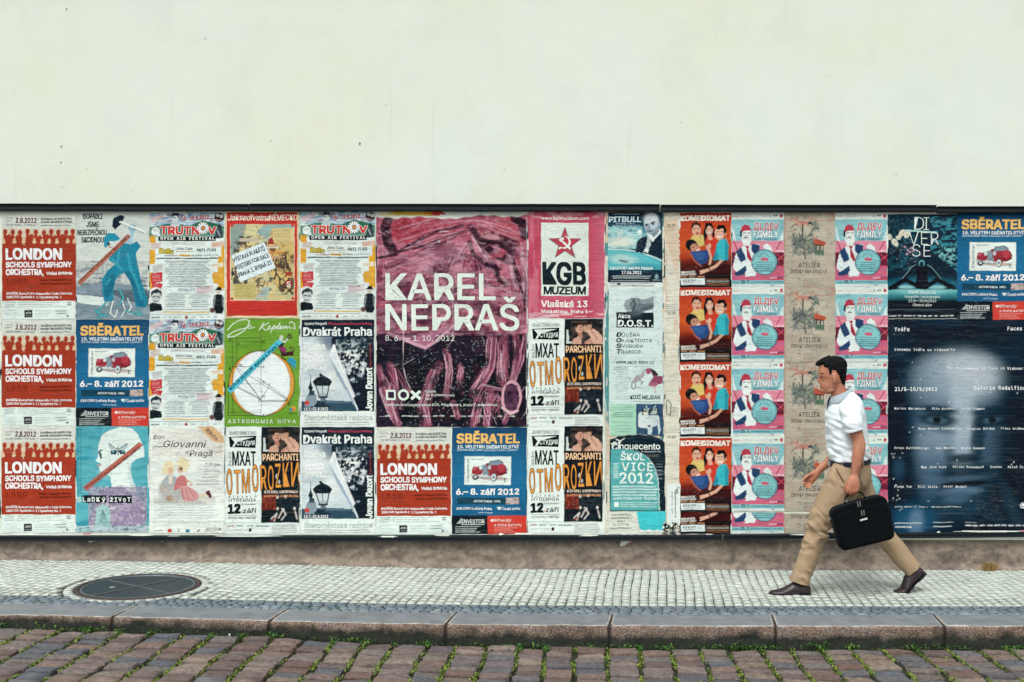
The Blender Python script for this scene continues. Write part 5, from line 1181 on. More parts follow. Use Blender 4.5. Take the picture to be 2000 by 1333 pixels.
def art_arena():
    a = Art(106, 148, '#10303e'); a.rect(103, 0, 106, 140, '#dfe8e2', .0)
    a.vgrad(0, 0, 104, 40, '#0c2836', '#10566c'); a.vgrad(0, 28, 104, 70, '#157088', '#a9d6d0'); a.noise(0, 28, 66, 72, ['#1a8096', '#bfe3d8', '#5ab6bc', '#dfe6d4'], 22, 9, .75, 4, octs=4)
    a.ell(28, 58, 26, 9, '#e3e8d6', .85, 0, .5); a.ell(62, 39, 4, 4, '#e9f6f0', 1, 0, .7); a.ell(14, 34, 8, 3, '#9fdce0', .8, 0, .6)
    for p in ([(0, 40), (30, 36), (60, 50)], [(10, 28), (50, 44), (80, 42)], [(0, 52), (40, 40), (54, 58)], [(40, 62), (56, 54), (60, 78)], [(30, 30), (44, 54)], [(0, 34), (26, 48), (30, 36)]): a.line(p, 1, '#b5e6e4', .7, .6)
    a.poly([(0, 72), (40, 74), (70, 80), (104, 92), (104, 108), (0, 108)], '#3aa5b4'); a.vgrad(0, 106, 104, 136, '#12506a', '#0a2430'); a.poly([(0, 74), (40, 76), (70, 84), (104, 98), (104, 112), (60, 118), (0, 112)], '#5fc0c4', .8); a.ell(30, 92, 26, 9, '#cfe6d8', .6, .1, .6); a.ell(30, 96, 10, 2, '#1d4a4c', .8, .2, .4); a.ell(70, 108, 30, 9, '#1c8098', .6, 0, .6); a.line([(0, 72), (40, 74), (70, 80), (104, 94)], 1.6, '#d9f0e8', .8, 1)
    a.rect(0, 112, 104, 136, '#0c2a38', .85)
    a.poly([(56, 58), (64, 50), (78, 46), (90, 50), (104, 42), (104, 92), (84, 82), (54, 78)], '#0e2c3c'); a.poly([(76, 40), (82, 52), (88, 60), (98, 46), (104, 38), (100, 32)], '#e0ece6'); a.poly([(78, 44), (84, 60), (80, 76), (68, 78), (74, 66)], '#c9dadb', .8); a.line([(94, 52), (84, 66), (76, 80)], 3, '#0a1e28'); a.poly([(70, 76), (74, 70), (80, 72), (78, 80)], '#dbe6e2')
    a.ell(85, 22, 15, 20, '#b9c8ce'); a.ell(83, 12, 13, 10, '#d3dcdc', .8, 0, .5); a.poly([(71, 26), (78, 42), (88, 44), (96, 36), (98, 26), (90, 34), (80, 32)], '#8597a4', .8); a.line([(73, 24), (79, 23)], 2.4, '#1f3a4a'); a.line([(84, 21), (91, 19)], 2.6, '#1f3a4a'); a.ell(88, 23, 3, 2, '#2f4656'); a.ell(76, 26, 2.6, 1.6, '#2f4656'); a.poly([(80, 24), (82, 24), (82, 32), (78, 31)], '#7f929e'); a.line([(78, 37), (86, 37)], 2, '#4c6272'); a.ell(100, 24, 2.5, 5, '#8fa1ac'); a.poly([(84, 44), (96, 36), (98, 30), (100, 38), (90, 50)], '#50687a', .8)
    a.text('PITBULL', 2, 19, 10, '#c2dbe0', 62, .05); a.micro(12, 3, 60, 5, 4, '#b5d0d6', .8, 1.3, rag=0); a.text('PLANET PIT', 16, 24, 3, '#b5d0d6', 36, .02); a.text('WORLD TOUR 2012', 8, 28, 3, '#b5d0d6', 54, .02)
    a.text('TIPSPORT ARENA PRAHA', 3, 112, 5.2, '#eef6f0', 85, .045); a.text('17.06.2012', 27, 121, 5.8, '#eef6f0', 38, .03); a.micro(8, 124, 84, 131, 3.6, '#dbe9e6', .9, 1.7, 'c', .1); a.micro(5, 133, 80, 135, 3, '#c2d6d6', .9, 1.4, rag=0); a.ell(95, 126, 3.5, 5, '#8fbcc0', .8); a.micro(88, 132, 102, 134, 3, '#c2d6d6', .9, 1.2, rag=0)
    a.rect(0, 136.5, 106, 148, '#dbe6e0'); a.micro(4, 138, 98, 145, 4.4, '#4a5c62', .7, 1.8, rag=.1); a.rect(18, 138, 24, 142, INK); a.rect(46, 143, 53, 145, INK)
    return a.mesh('arena_poster')

def art_fist():
    a = Art(105, 140, '#d3e5df'); a.noise(0, 0, 105, 140, ['#d3e5df', '#c9ddd8', '#dbebe4'], 40, 12, .6, 3)
    a.line([(15, 7), (87, 7), (87, 50), (15, 50), (15, 7)], .6, '#9fb1ae'); a.rect(14.5, 49, 88, 79, '#13272c')
    a.poly([(88, 17), (64, 25), (60, 22), (44, 20), (36, 26), (30, 32), (33, 40), (38, 48), (48, 56), (60, 54), (70, 46), (88, 42)], '#6d7c80')
    a.poly([(60, 24), (88, 18), (88, 30), (64, 32)], '#8f9da0'); a.ell(50, 52, 16, 8, '#3c4c50', .7, 0, .5)
    for (x, y, r_) in ((38, 27, 5), (35, 33, 4.5), (37, 39, 4.5), (41, 45, 4)): a.ell(x, y, r_ + 1.5, r_ * .8, '#9aa7a8', 1, -.2); a.line([(x - 5, y + r_ * .7), (x + 6, y + r_ * .7)], 1, '#2a383c', .8)
    a.poly([(44, 22), (54, 20), (60, 28), (54, 40), (48, 34)], '#7f8d90'); a.line([(48, 24), (52, 34), (47, 44)], 2.4, '#2c3a3e', .8, 1); a.line([(64, 42), (86, 36)], 3, '#48575b', .7, 2)
    a.text('Akce', 18, 60, 8, '#e6efe9', 24, .02); a.text('D.O.S.T.', 18, 76, 12, '#e6efe9', 68, .04)
    for i, (c0, r0, w_) in enumerate((('D', 'ŮVĚRA', 36), ('O', 'BJEKTIVITA', 60), ('S', 'VOBODA', 42), ('T', 'RADICE', 38))):
        y = 96 + i * 11; a.text(c0, 15, y, 8, '#1c3036', 8.5, .04, shear=.15); a.text(r0, 25, y, 6.4, '#33474b', w_, .0)
    return a.mesh('fist_poster')

def art_program():
    a = Art(105, 152, '#cfe3dc'); a.noise(0, 0, 105, 152, ['#cfe3dc', '#c2dad2', '#d7e8e0'], 40, 10, .6, 13)
    a.text('WWW.AKCE-DOST.CZ', 13, 12, 5.4, '#2c4046', 74, .03); a.micro(38, 16, 100, 18, 4, '#7d9290', .6, 1.2); a.micro(8, 18, 36, 24, 4, '#1c3036', .9, 1.5, 'r', .1)
    a.micro(4, 26, 37, 80, 3.6, '#6d8282', .6, 1.2, 'r', .3)
    # goat and dancing woman
    a.poly([(44, 46), (52, 36), (60, 34), (66, 28), (70, 32), (66, 38), (58, 46), (52, 50)], '#a9a5a8'); a.line([(46, 46), (43, 58), (48, 62)], 2.6, '#8f8d92'); a.line([(50, 48), (52, 60)], 2.4, '#8f8d92'); a.line([(60, 44), (66, 48), (62, 52)], 1.8, '#6d6b70'); a.line([(66, 28), (70, 22)], 1.4, '#4a484c'); a.line([(42, 44), (40, 40)], 2, '#8f8d92')
    a.ell(76, 26, 5, 6, '#a8506a'); a.poly([(78, 20), (88, 24), (94, 36), (104, 36), (104, 50), (90, 54), (80, 46), (86, 38)], '#8f4a62'); a.poly([(80, 20), (90, 26), (96, 34), (86, 34)], '#2b2a32'); a.poly([(80, 46), (96, 50), (90, 58), (76, 54)], '#a8607a'); a.line([(88, 56), (90, 68)], 2.6, '#c9a6a8'); a.line([(44, 58), (100, 58)], .7, '#7d9290')
    a.text('KOZÍ MEJDAN', 41, 81, 7.5, '#22343a', 58, .025); a.line([(41, 86), (99, 86)], .8, '#5d7472')
    a.rect(2, 90, 52, 152, '#a3d3b8'); a.micro(6, 96, 48, 104, 4, '#8bb9a4', .7, 2, 'c'); a.micro(8, 107, 46, 118, 3.8, '#34524c', .85, 1.5, 'c', .2); a.micro(8, 126, 44, 150, 6, '#5a8072', .7, 1.4, 'c', .4)
    a.rect(53, 90, 105, 152, '#33506e'); a.noise(53, 90, 105, 152, ['#2c4766', '#41607e', '#26405c'], 20, 14, .6, 5)
    a.poly([(56, 112), (60, 106), (76, 106), (80, 112), (80, 128), (76, 138), (56, 136)], '#d0dcd8'); a.poly([(74, 112), (82, 106), (92, 106), (98, 118), (100, 140), (96, 152), (94, 132), (84, 136), (82, 152), (74, 148), (74, 128)], '#c3d3d2'); a.ell(80, 126, 6, 9, '#d6e0dc'); a.ell(78, 133, 3, 2, '#3c4c5a'); a.line([(76, 106), (72, 94)], 2.4, '#aebfc6'); a.line([(84, 104), (90, 94)], 2.4, '#aebfc6'); a.noise(64, 100, 96, 112, '#24363c', 5, 4, .85, 9, .48); a.dots(66, 100, 96, 110, 16, '#c9d8c0', 1, 1.8); a.ell(70, 108, 3, 2.4, '#e9e2b0')
    return a.mesh('goat_program_poster')

def art_blackletter():
    a = Art(107, 150, '#0c222c'); a.noise(0, 0, 107, 150, ['#0c222c', '#143440', '#0a1c24'], 30, 20, .6, 3)
    a.text('Cinquecento', 4, 30, 12, '#e3ece2', 94, .02, sx=.8); a.text('CI', 4, 32, 17, '#e3ece2', 18, .01)
    for p in ([(2, 18), (10, 20), (6, 26)], [(12, 10), (20, 14), (28, 9)], [(8, 30), (20, 36), (30, 32)]): a.line(p, 1.8, '#e3ece2')
    a.text('Boskovická noc', 62, 35.5, 3, '#c9d6d2', 38, .02); a.micro(30, 7, 90, 9, 4, '#3d5660', .8, 1.2); a.text('FILMOVÝ DŮSL', 58, 45, 4.6, '#8a7a66', 38, .01)
    a.micro(84, 58, 102, 64, 5, '#8fa5a8', .8, 1.6, 'r'); a.micro(84, 70, 102, 90, 8, '#9fb2b2', .8, 1.8, 'r')
    xs = a.xs; top = np.interp(xs, [0, 20, 50, 80, 92, 107], [8, 3, 0, .5, 5, 14]) + .8 * np.sin(xs * .3)
    a.mask = a.Y > top[None, :]; a._blend((slice(None), slice(None)), np.clip(1 - (a.Y - top[None, :]) / 1.8, 0, 1), '#e3e9e0')
    return a.mesh('blackletter_poster')

def art_streets():
    a = Art(98, 120, '#4fa6a6'); a.noise(0, 0, 98, 120, ['#4a9fa2', '#5cb2ae', '#4fa6a6'], 40, 10, .6, 7); T = '#e2efe4'
    a.text('ŠKOL', 20, 22, 13, T, 46, .03, track=.1); a.text('VICE', 22, 43, 16, T, 60, .02, track=.1); a.text('2012', 18, 67, 20, T, 64, .025, track=.1)
    a.micro(6, 28, 16, 58, 3.8, T, .85, 1.8, rag=.3); a.micro(84, 46, 90, 58, 3.6, T, .6, 1.2)
    a.micro(5, 72, 92, 92, 5.6, T, .85, 2.6, rag=.05); a.text('www.boskovice-festival.', 5, 99, 6, T, 87, .015); a.rect(7, 104, 16, 113, T); a.micro(20, 104, 92, 116, 4, T, .7, 1.6, rag=.1)
    rt = np.interp(a.ys, [0, 4, 10, 20, 32, 48, 70, 120], [30, 52, 66, 78, 86, 92, 95, 97]) + .5 * np.sin(a.ys * .5)
    a.mask = a.X < rt[:, None]; a._blend((slice(None), slice(None)), np.clip(1 - (rt[:, None] - a.X) / 3.5, 0, 1), '#e6ece2')
    for i, (v, f, c, l) in enumerate(a.T):
        if v[:, 1].max() < 24: a.T[i] = (v, f, c, l)
    return a.mesh('streets_poster')

def art_comedy(crop=0):
    a = Art(102, 145, '#c94a20')
    a.vgrad(0, 0, 102, 60, '#b5301c', '#d0561e'); a.vgrad(0, 60, 102, 108, '#d0561e', '#7a2014'); a.vgrad(0, 100, 102, 128, '#541812', '#101a1e'); a.rect(0, 126, 102, 145, '#0e181c'); a.noise(0, 20, 102, 100, ['#d8641f', '#b03818', '#cf5a22'], 24, 8, .35, 5)
    a.ell(70, 96, 34, 14, '#241210', .8, 0, .5); a.ell(18, 102, 30, 12, '#551812', .8, 0, .5)
    H = '#15171a'; K = '#d9a68a'
    a.poly([(20, 54), (28, 44), (40, 42), (56, 44), (58, 60), (40, 66), (26, 60)], '#d8c06c'); a.ell(34, 33, 9, 12.5, K); a.poly([(24, 34), (25, 22), (34, 17), (43, 23), (43, 32), (38, 24), (30, 24)], '#3a2620'); a.line([(29, 31), (32, 31)], 1.2, '#3c2420'); a.line([(36, 31), (39, 31)], 1.2, '#3c2420'); a.ell(36, 40, 3, 2.2, '#a8483c')
    a.poly([(49, 62), (48, 36), (52, 22), (60, 19), (67, 26), (70, 44), (66, 58)], H); a.ell(59, 34, 7, 10.5, '#dcae94'); a.poly([(52, 20), (64, 20), (68, 32), (58, 24), (52, 34)], H); a.line([(55, 32), (57, 32)], 1.2, '#2c1a18'); a.line([(61, 32), (64, 31)], 1.2, '#2c1a18'); a.line([(56, 39), (62, 38)], 1.8, '#f0e4dc'); a.poly([(56, 44), (64, 42), (70, 50), (76, 56), (74, 70), (66, 86), (56, 84), (50, 58)], '#c93a24'); a.poly([(56, 44), (63, 42), (66, 52), (58, 54)], '#d9a68a')
    a.ell(80, 39, 10, 13.5, '#dcae94', 1, .1); a.poly([(72, 30), (78, 23), (88, 24), (93, 33), (92, 46), (88, 42), (86, 30), (76, 32)], H); a.line([(75, 36), (78, 36)], 1.2, '#2c1a18'); a.line([(82, 36), (85, 37)], 1.2, '#2c1a18'); a.line([(76, 46), (84, 47)], 2.6, '#f0e8e0'); a.ell(91, 42, 2, 3.5, '#c98f78')
    a.poly([(72, 62), (80, 52), (92, 50), (97, 64), (96, 92), (84, 94), (74, 90)], '#2fb3bd'); a.poly([(90, 52), (97, 64), (96, 92), (90, 92)], '#1c8a9c', .8); a.poly([(72, 68), (66, 92), (72, 94), (76, 84)], '#1c8a9c')
    a.ell(24, 63, 12, 11, H, 1, .5); a.ell(31, 69, 9.5, 8, '#c98f74', 1, .6); a.line([(26, 68), (30, 66)], 1.4, '#2c1a18'); a.line([(34, 65), (37, 63)], 1.4, '#2c1a18'); a.line([(34, 74), (40, 71)], 2, '#efe4dc')
    a.poly([(20, 76), (42, 74), (56, 72), (58, 84), (54, 98), (40, 102), (30, 92)], '#274a80'); a.poly([(24, 78), (44, 76), (52, 80), (46, 92), (34, 92)], '#3a66a0', .6); a.line([(20, 76), (30, 94), (42, 103)], 2.6, '#b5603f'); a.line([(54, 66), (58, 72), (62, 88), (60, 100)], 5, K); a.ell(59, 65, 3.5, 5, '#dcae94')
    a.line([(82, 94), (72, 104), (56, 112), (44, 116)], 6, '#d3a086'); a.line([(56, 112), (42, 114)], 4, '#dcae94'); a.line([(50, 116), (41, 119)], 2.4, '#dcae94'); a.line([(58, 108), (60, 112)], 2, '#3a2620')
    a.text('KOMEDIOMAT', 3, 15, 9.5, '#eee8d8', 96, .07, edge=('#3c1410', .02))
    a.text('IMPROVIZAČNÍ', 3, 117.5, 4, '#f0ede2', 28, .04); a.text('JÍZDA NA VLNÁCH', 3, 122, 4, '#f0ede2', 30, .04); a.text('TALENT - EMOCE - ENERGIE', 3, 126, 3, '#e3a070', 47, .04)
    a.rect(3, 128, 50, 141, '#dbe6e2'); a.text('ROCK CAFÉ', 8, 134, 4, '#2a3a40', 25, .02); a.micro(10, 136, 30, 138, 3, '#2a3a40', .8, 1.4, rag=0); a.micro(35, 131, 45, 139, 3, '#8a9a9c', .6, 1.4, rag=.4)
    for y, c in ((129, '#b5684a'), (132, '#d9d6cc'), (134.5, '#d9d6cc'), (138, '#c98a50'), (141, '#a86a50')): a.micro(53, y, 98, y + 1, 3, c, .85, 1.2, rag=.04)
    if crop: a.mask = a.Y >= crop; a.T = [t for t in a.T if t[0][:, 1].min() >= crop]
    return a.mesh('comedy_poster')

def art_family(crop=0):
    a = Art(102, 146, '#dbe6dc'); B = '#7fbcc2'; N = '#24456a'
    a.micro(3, 6, 14, 8, 3, '#c08a90', .8, 2, rag=0); a.micro(18, 4, 44, 9, 3, '#a8b4ae', .7, 1, rag=.3); a.ell(75, 7, 2, 2, '#9fb0b0'); a.ell(83, 6, 1.5, 1.5, INK); a.ell(87, 6, 1.5, 1.5, INK); a.rect(93, 3, 99, 10, '#c43a50')
    a.rect(0, 14, 102, 56, B); a.noise(0, 14, 102, 56, ['#78b4bc', '#8cc6ca', '#9fd0ce'], 60, 5, .5, 6); a.line([(0, 28), (50, 27)], 1.5, '#a9d6d0'); a.poly([(0, 30), (3, 30), (10, 56), (4, 56)], '#dfe9e2', .8); a.poly([(98, 40), (102, 36), (102, 56), (92, 56)], '#dfe9e2', .8)
    a.rect(0, 56, 102, 78, '#dc8a9c'); a.rect(0, 78, 102, 106, '#6f2438'); a.rect(0, 104, 102, 132, '#c94a62'); a.noise(0, 106, 102, 132, ['#c94a62', '#d66a80', '#b86a90', '#cc4456'], 30, 8, .7, 9); a.line([(4, 56), (12, 76)], 2.4, '#b8405a'); a.line([(96, 56), (84, 78), (100, 92)], 2, '#b8405a'); a.line([(84, 98), (100, 84)], 2, '#cf5468')
    for x in range(84, 102, 3): a.rect(x, 74, x + 1.8, 77, '#eed9dc')
    for x in range(74, 102, 4): a.rect(x, 126, x + 2.4, 129, '#e6c9d2' if x < 90 else N)
    # moustached man in a fez and waistcoat holding a round sign
    W = '#dde9e6'
    a.poly([(4, 98), (6, 86), (10, 76), (22, 66), (54, 62), (56, 90), (48, 120), (12, 120), (3, 108)], W); a.poly([(8, 76), (18, 68), (26, 86), (28, 92), (18, 98), (12, 88)], N); a.poly([(38, 61), (54, 64), (54, 76), (46, 84), (38, 74)], N); a.poly([(4, 118), (16, 112), (28, 104), (30, 110), (24, 122), (8, 124)], N); a.poly([(28, 96), (42, 88), (48, 110), (46, 122), (26, 122), (30, 108)], W)
    a.poly([(28, 108), (32, 118), (24, 126), (46, 124), (44, 110)], W)
    a.poly([(16, 38), (18, 30), (24, 27), (34, 28), (38, 36), (38, 56), (34, 64), (22, 64), (19, 52)], '#dfe9e2'); a.poly([(17, 40), (19, 28), (26, 24), (34, 26), (38, 36), (26, 36)], '#b8384e'); a.poly([(16, 36), (20, 36), (20, 50), (17, 46)], '#1e2c44'); a.line([(22, 41), (27, 40)], 1.6, '#1e2c44'); a.line([(31, 40), (36, 41)], 1.6, '#1e2c44'); a.line([(25, 50), (28, 48.5), (31, 50)], 1.8, '#1e2c44'); a.line([(38, 36), (39, 46)], .8, '#1e2c44')
    a.poly([(26, 66), (34, 66), (32, 72), (38, 88), (40, 94), (36, 96), (30, 88), (30, 72)], '#a8283e'); a.poly([(60, 66), (68, 60), (76, 66), (80, 76), (68, 80)], W)
    a.ell(64, 97, 25.5, 25.5, '#1e3350'); a.ell(64, 97, 24, 24, '#84c6c8')
    for k in range(36):
        an = 2.0 + k * (math.tau - 1.3) / 36 + .1; a.rect(64 + 22 * math.cos(an) - .7, 97 + 22 * math.sin(an) - .7, 64 + 22 * math.cos(an) + .7, 97 + 22 * math.sin(an) + .7, '#1e3350')
    for k in range(7): an = math.pi * (1.1 + k * .13); a.ell(63 + 9.5 * math.cos(an), 89 + 9.5 * math.sin(an), 1, 1, '#2a4a6a')
    a.poly([(56, 92), (58, 88), (62, 90), (63, 85), (66, 90), (70, 88), (72, 92), (70, 94), (58, 94)], '#cc5a72'); a.micro(46, 97, 82, 117, 4.1, '#1f4a58', .9, 1.7, 'c', .15)
    a.text('ДLДEV', 43, 33, 12, '#c8384e', 48, .02, edge=('#f0eee6', .04)); a.text('FДMILY', 43, 47.5, 10.5, '#eef2ea', 48, .03, edge=('#2a3a56', .03)); a.text('Izrael / Tádžikistán', 44, 54, 3.8, '#2a5a72', 44, .015)
    a.rect(0, 132, 102, 140, B); a.text('25. 7.', 18, 138.5, 5.6, '#143a4a', 17, .03); a.micro(3, 135, 14, 138, 4, '#2a6478', .8, 2, rag=0); a.micro(38, 135, 78, 138, 4, '#2a6478', .8, 2, rag=0); a.micro(82, 135, 99, 138, 4, '#1f4a58', .8, 1.8, rag=0)
    a.rect(0, 140, 102, 146, '#dbe6dc'); a.micro(4, 141, 98, 146, 3, '#8a8f92', .7, 1, rag=.1); a.rect(76, 141, 82, 142.4, INK)
    if crop: a.mask = a.Y >= crop; a.T = [t for t in a.T if t[0][:, 1].min() >= crop]
    return a.mesh('family_band_poster')

def art_studio(crop=0):
    a = Art(100, 146, '#b5aa96'); a.noise(0, 0, 100, 146, ['#b0a592', '#bcb3a0', '#a8a594', '#b8a090'], 30, 24, .7, 3); a.noise(0, 0, 100, 16, '#b8846a', 20, 6, .5, 4, .5); a.vgrad(0, 0, 4, 146, '#b08a6e', '#b5aa96', True)
    a.noise(14, 20, 82, 90, '#c4bfa8', 16, 14, .6, 6, .4)
    a.poly([(22, 25), (28, 17), (46, 16), (50, 24), (38, 25)], '#b86a56', .75); a.noise(18, 14, 50, 26, '#c9a08c', 7, 4, .6, 77, .5); a.line([(14, 30), (24, 22)], 1.4, '#5f3c32'); a.rect(48, 18, 55, 23, '#3d4350'); a.line([(26, 8), (25, 16)], 2.2, '#b3503c', .8)
    a.line([(37, 24), (38, 60), (42, 90)], 2.4, '#2f3a36'); a.line([(40, 56), (54, 38), (62, 28)], 1.5, '#3c4640'); a.line([(38, 44), (32, 28)], 1, '#3c4640'); a.line([(44, 5), (34, 22)], .8, '#7a6c5c'); a.line([(58, 6), (48, 22)], .8, '#7a6c5c')
    a.noise(18, 40, 60, 82, '#4a5e5e', 9, 9, .75, 11, .46); a.noise(16, 56, 62, 86, '#7f8480', 8, 7, .6, 12, .5); a.noise(54, 18, 68, 32, '#3f6e62', 6, 6, .8, 13, .5); a.ell(34, 55, 13, 12, '#5d6468', .5, 0, .5); a.noise(42, 48, 66, 72, '#7a9a78', 6, 7, .5, 14, .5)
    for _ in range(190):
        t_ = a.r.random(); x, y = (a.r.normal(34, 11), a.r.normal(62, 10)) if t_ < .6 else (a.r.normal(60, 5), a.r.normal(25, 5)) if t_ < .75 else (a.r.normal(54, 7), a.r.normal(60, 8))
        a.ell(x, y, a.r.uniform(.8, 3), a.r.uniform(.6, 2), ['#3c4c46', '#5d6a66', '#7f8a80', '#46584e', '#8f8c84', '#6a7f72'][a.r.integers(6)], .75, a.r.uniform(0, 3))
    a.poly([(58, 58), (62, 50), (80, 56), (83, 60), (78, 64), (60, 62)], '#b8573f'); a.line([(60, 63), (78, 64)], 2, '#3a302c'); a.rect(62, 64, 64, 74, '#38443f'); a.rect(70, 64, 72, 74, '#38443f'); a.rect(76, 64, 77.5, 74, '#38443f'); a.rect(60, 73, 78, 82, '#5c7562'); a.noise(60, 72, 79, 84, ['#6c8a6c', '#475c50'], 6, 6, .6, 15)
    a.text('ATELIÉR', 29, 107, 9.5, '#2c2e2a', 42, .005); a.text('ZDENKY BRAUNEROVÉ', 13, 118, 7, '#4a4a42', 72, .0); a.micro(30, 121, 74, 123, 3, '#7a7466', .7, 1, 'c', .1)
    a.line([(28, 129), (33, 129), (33, 135), (28, 135), (28, 129)], .8, '#4a4a42'); a.micro(38, 128, 82, 145, 3.2, '#7a7466', .75, 1, rag=.4)
    if crop: a.mask = a.Y >= crop; a.T = [t for t in a.T if t[0][:, 1].min() >= crop]
    return a.mesh('studio_poster')

def art_dancer():
    a = Art(136, 203, '#0c2c3a'); a.vgrad(0, 0, 136, 100, '#0c3444', '#0a2430'); a.noise(70, 0, 136, 110, ['#0a2c3c', '#2f8a9c', '#0f4254', '#6fc0c4'], 10, 7, .0, 5)
    a.noise(84, 4, 136, 112, '#3f97a6', 9, 5, .7, 6, .48); a.noise(100, 60, 136, 108, '#8fd6d6', 6, 4, .6, 7, .6); a.poly([(84, 70), (136, 112), (136, 150), (0, 150), (0, 100), (60, 70)], '#0a2a38')
    a.noise(0, 0, 60, 110, '#1f5a6a', 7, 6, .6, 8, .52); a.dots(0, 4, 60, 108, 90, '#a9cdd2', .4, 1, .7)
    a.poly([(0, 0), (60, 0), (40, 30), (0, 26)], '#0d3140', .5)
    for (x, y, r_) in ((4, 44, 6), (14, 54, 7), (22, 46, 5), (30, 36, 7), (38, 40, 7), (26, 40, 5), (18, 60, 4), (42, 34, 4)): a.ell(x, y, r_, r_ * .8, '#dcdcc8', .95, x * .3); a.ell(x + 1, y + 1, r_ * .3, r_ * .3, '#b5b08a')
    for (x, y) in ((34, 64), (40, 70), (46, 66), (44, 74), (38, 78), (50, 72)): a.ell(x, y, 2.4, 2, '#c99ab0', .9)
    a.vgrad(0, 130, 136, 152, '#0d3446', '#1c7488'); a.vgrad(0, 148, 136, 170, '#4fb0b8', '#0b2834'); a.rect(0, 168, 136, 203, '#0b202a'); a.ell(68, 138, 66, 14, '#2a8496', .6, 0, .6); a.ell(68, 150, 60, 6, '#8fd0cc', .7, 0, .6)
    K = '#071a24'
    a.poly([(55, 104), (60, 100), (76, 100), (80, 106), (78, 122), (82, 140), (74, 146), (60, 146), (54, 140), (58, 122)], K); a.ell(67, 96, 6, 7, '#5fa4ac'); a.ell(67, 98, 4, 6, '#10303c')
    for sx in (-1, 1):
        a.line([(67 + sx * 10, 102), (67 + sx * 18, 106), (67 + sx * 36, 128), (67 + sx * 50, 138)], 5, K); a.line([(67 + sx * 12, 99), (67 + sx * 19, 103), (67 + sx * 38, 126)], .9, '#9fd6d6', .8); a.line([(67 + sx * 8, 142), (67 + sx * 30, 128), (67 + sx * 44, 134), (67 + sx * 62, 144)], 8, K); a.poly([(67 + sx * 40, 132), (67 + sx * 66, 143), (67 + sx * 66, 146), (67 + sx * 44, 146)], K); a.ell(67 + sx * 31, 143, 15, 4.5, '#8fc6c8', .9, 0, .3)
    a.line([(0, 146), (136, 146)], 1.4, '#0a1c24', .8)
    T = '#e3eee8'
    a.text('DI', 52, 31, 26, T, 29, -.012, track=.1); a.text('VER', 42, 60, 26, T, 58, -.012); a.text('SE', 48, 83, 24, T, 36, -.012, track=.1)
    a.tpoly([(34, 30), (94, 34), (96, 38), (36, 33)], '#a9dcd8', 0)
    a.text('Pavel Brunclík', 68, 155, 6.4, T, 53, .01, align='c'); a.text('fotografie / photographs', 68, 163.5, 5, T, 69, .01, align='c'); a.text('21/6—30/9/2012', 68, 171.5, 5, T, 54, .01, align='c'); a.text('Obecní dům', 68, 179.5, 5, T, 37, .01, align='c')
    a.line([(3, 186), (132, 186)], .6, '#5a737a'); a.micro(20, 188, 116, 191, 3, '#4a636a', .7, 1, 'c')
    for x in (3, 11, 21, 32, 40, 50, 60, 70, 80, 92, 104, 112, 122): a.micro(x, 197, x + 6, 200, 5, T, .85, 2.4, rag=.2)
    return a.mesh('dancer_poster')

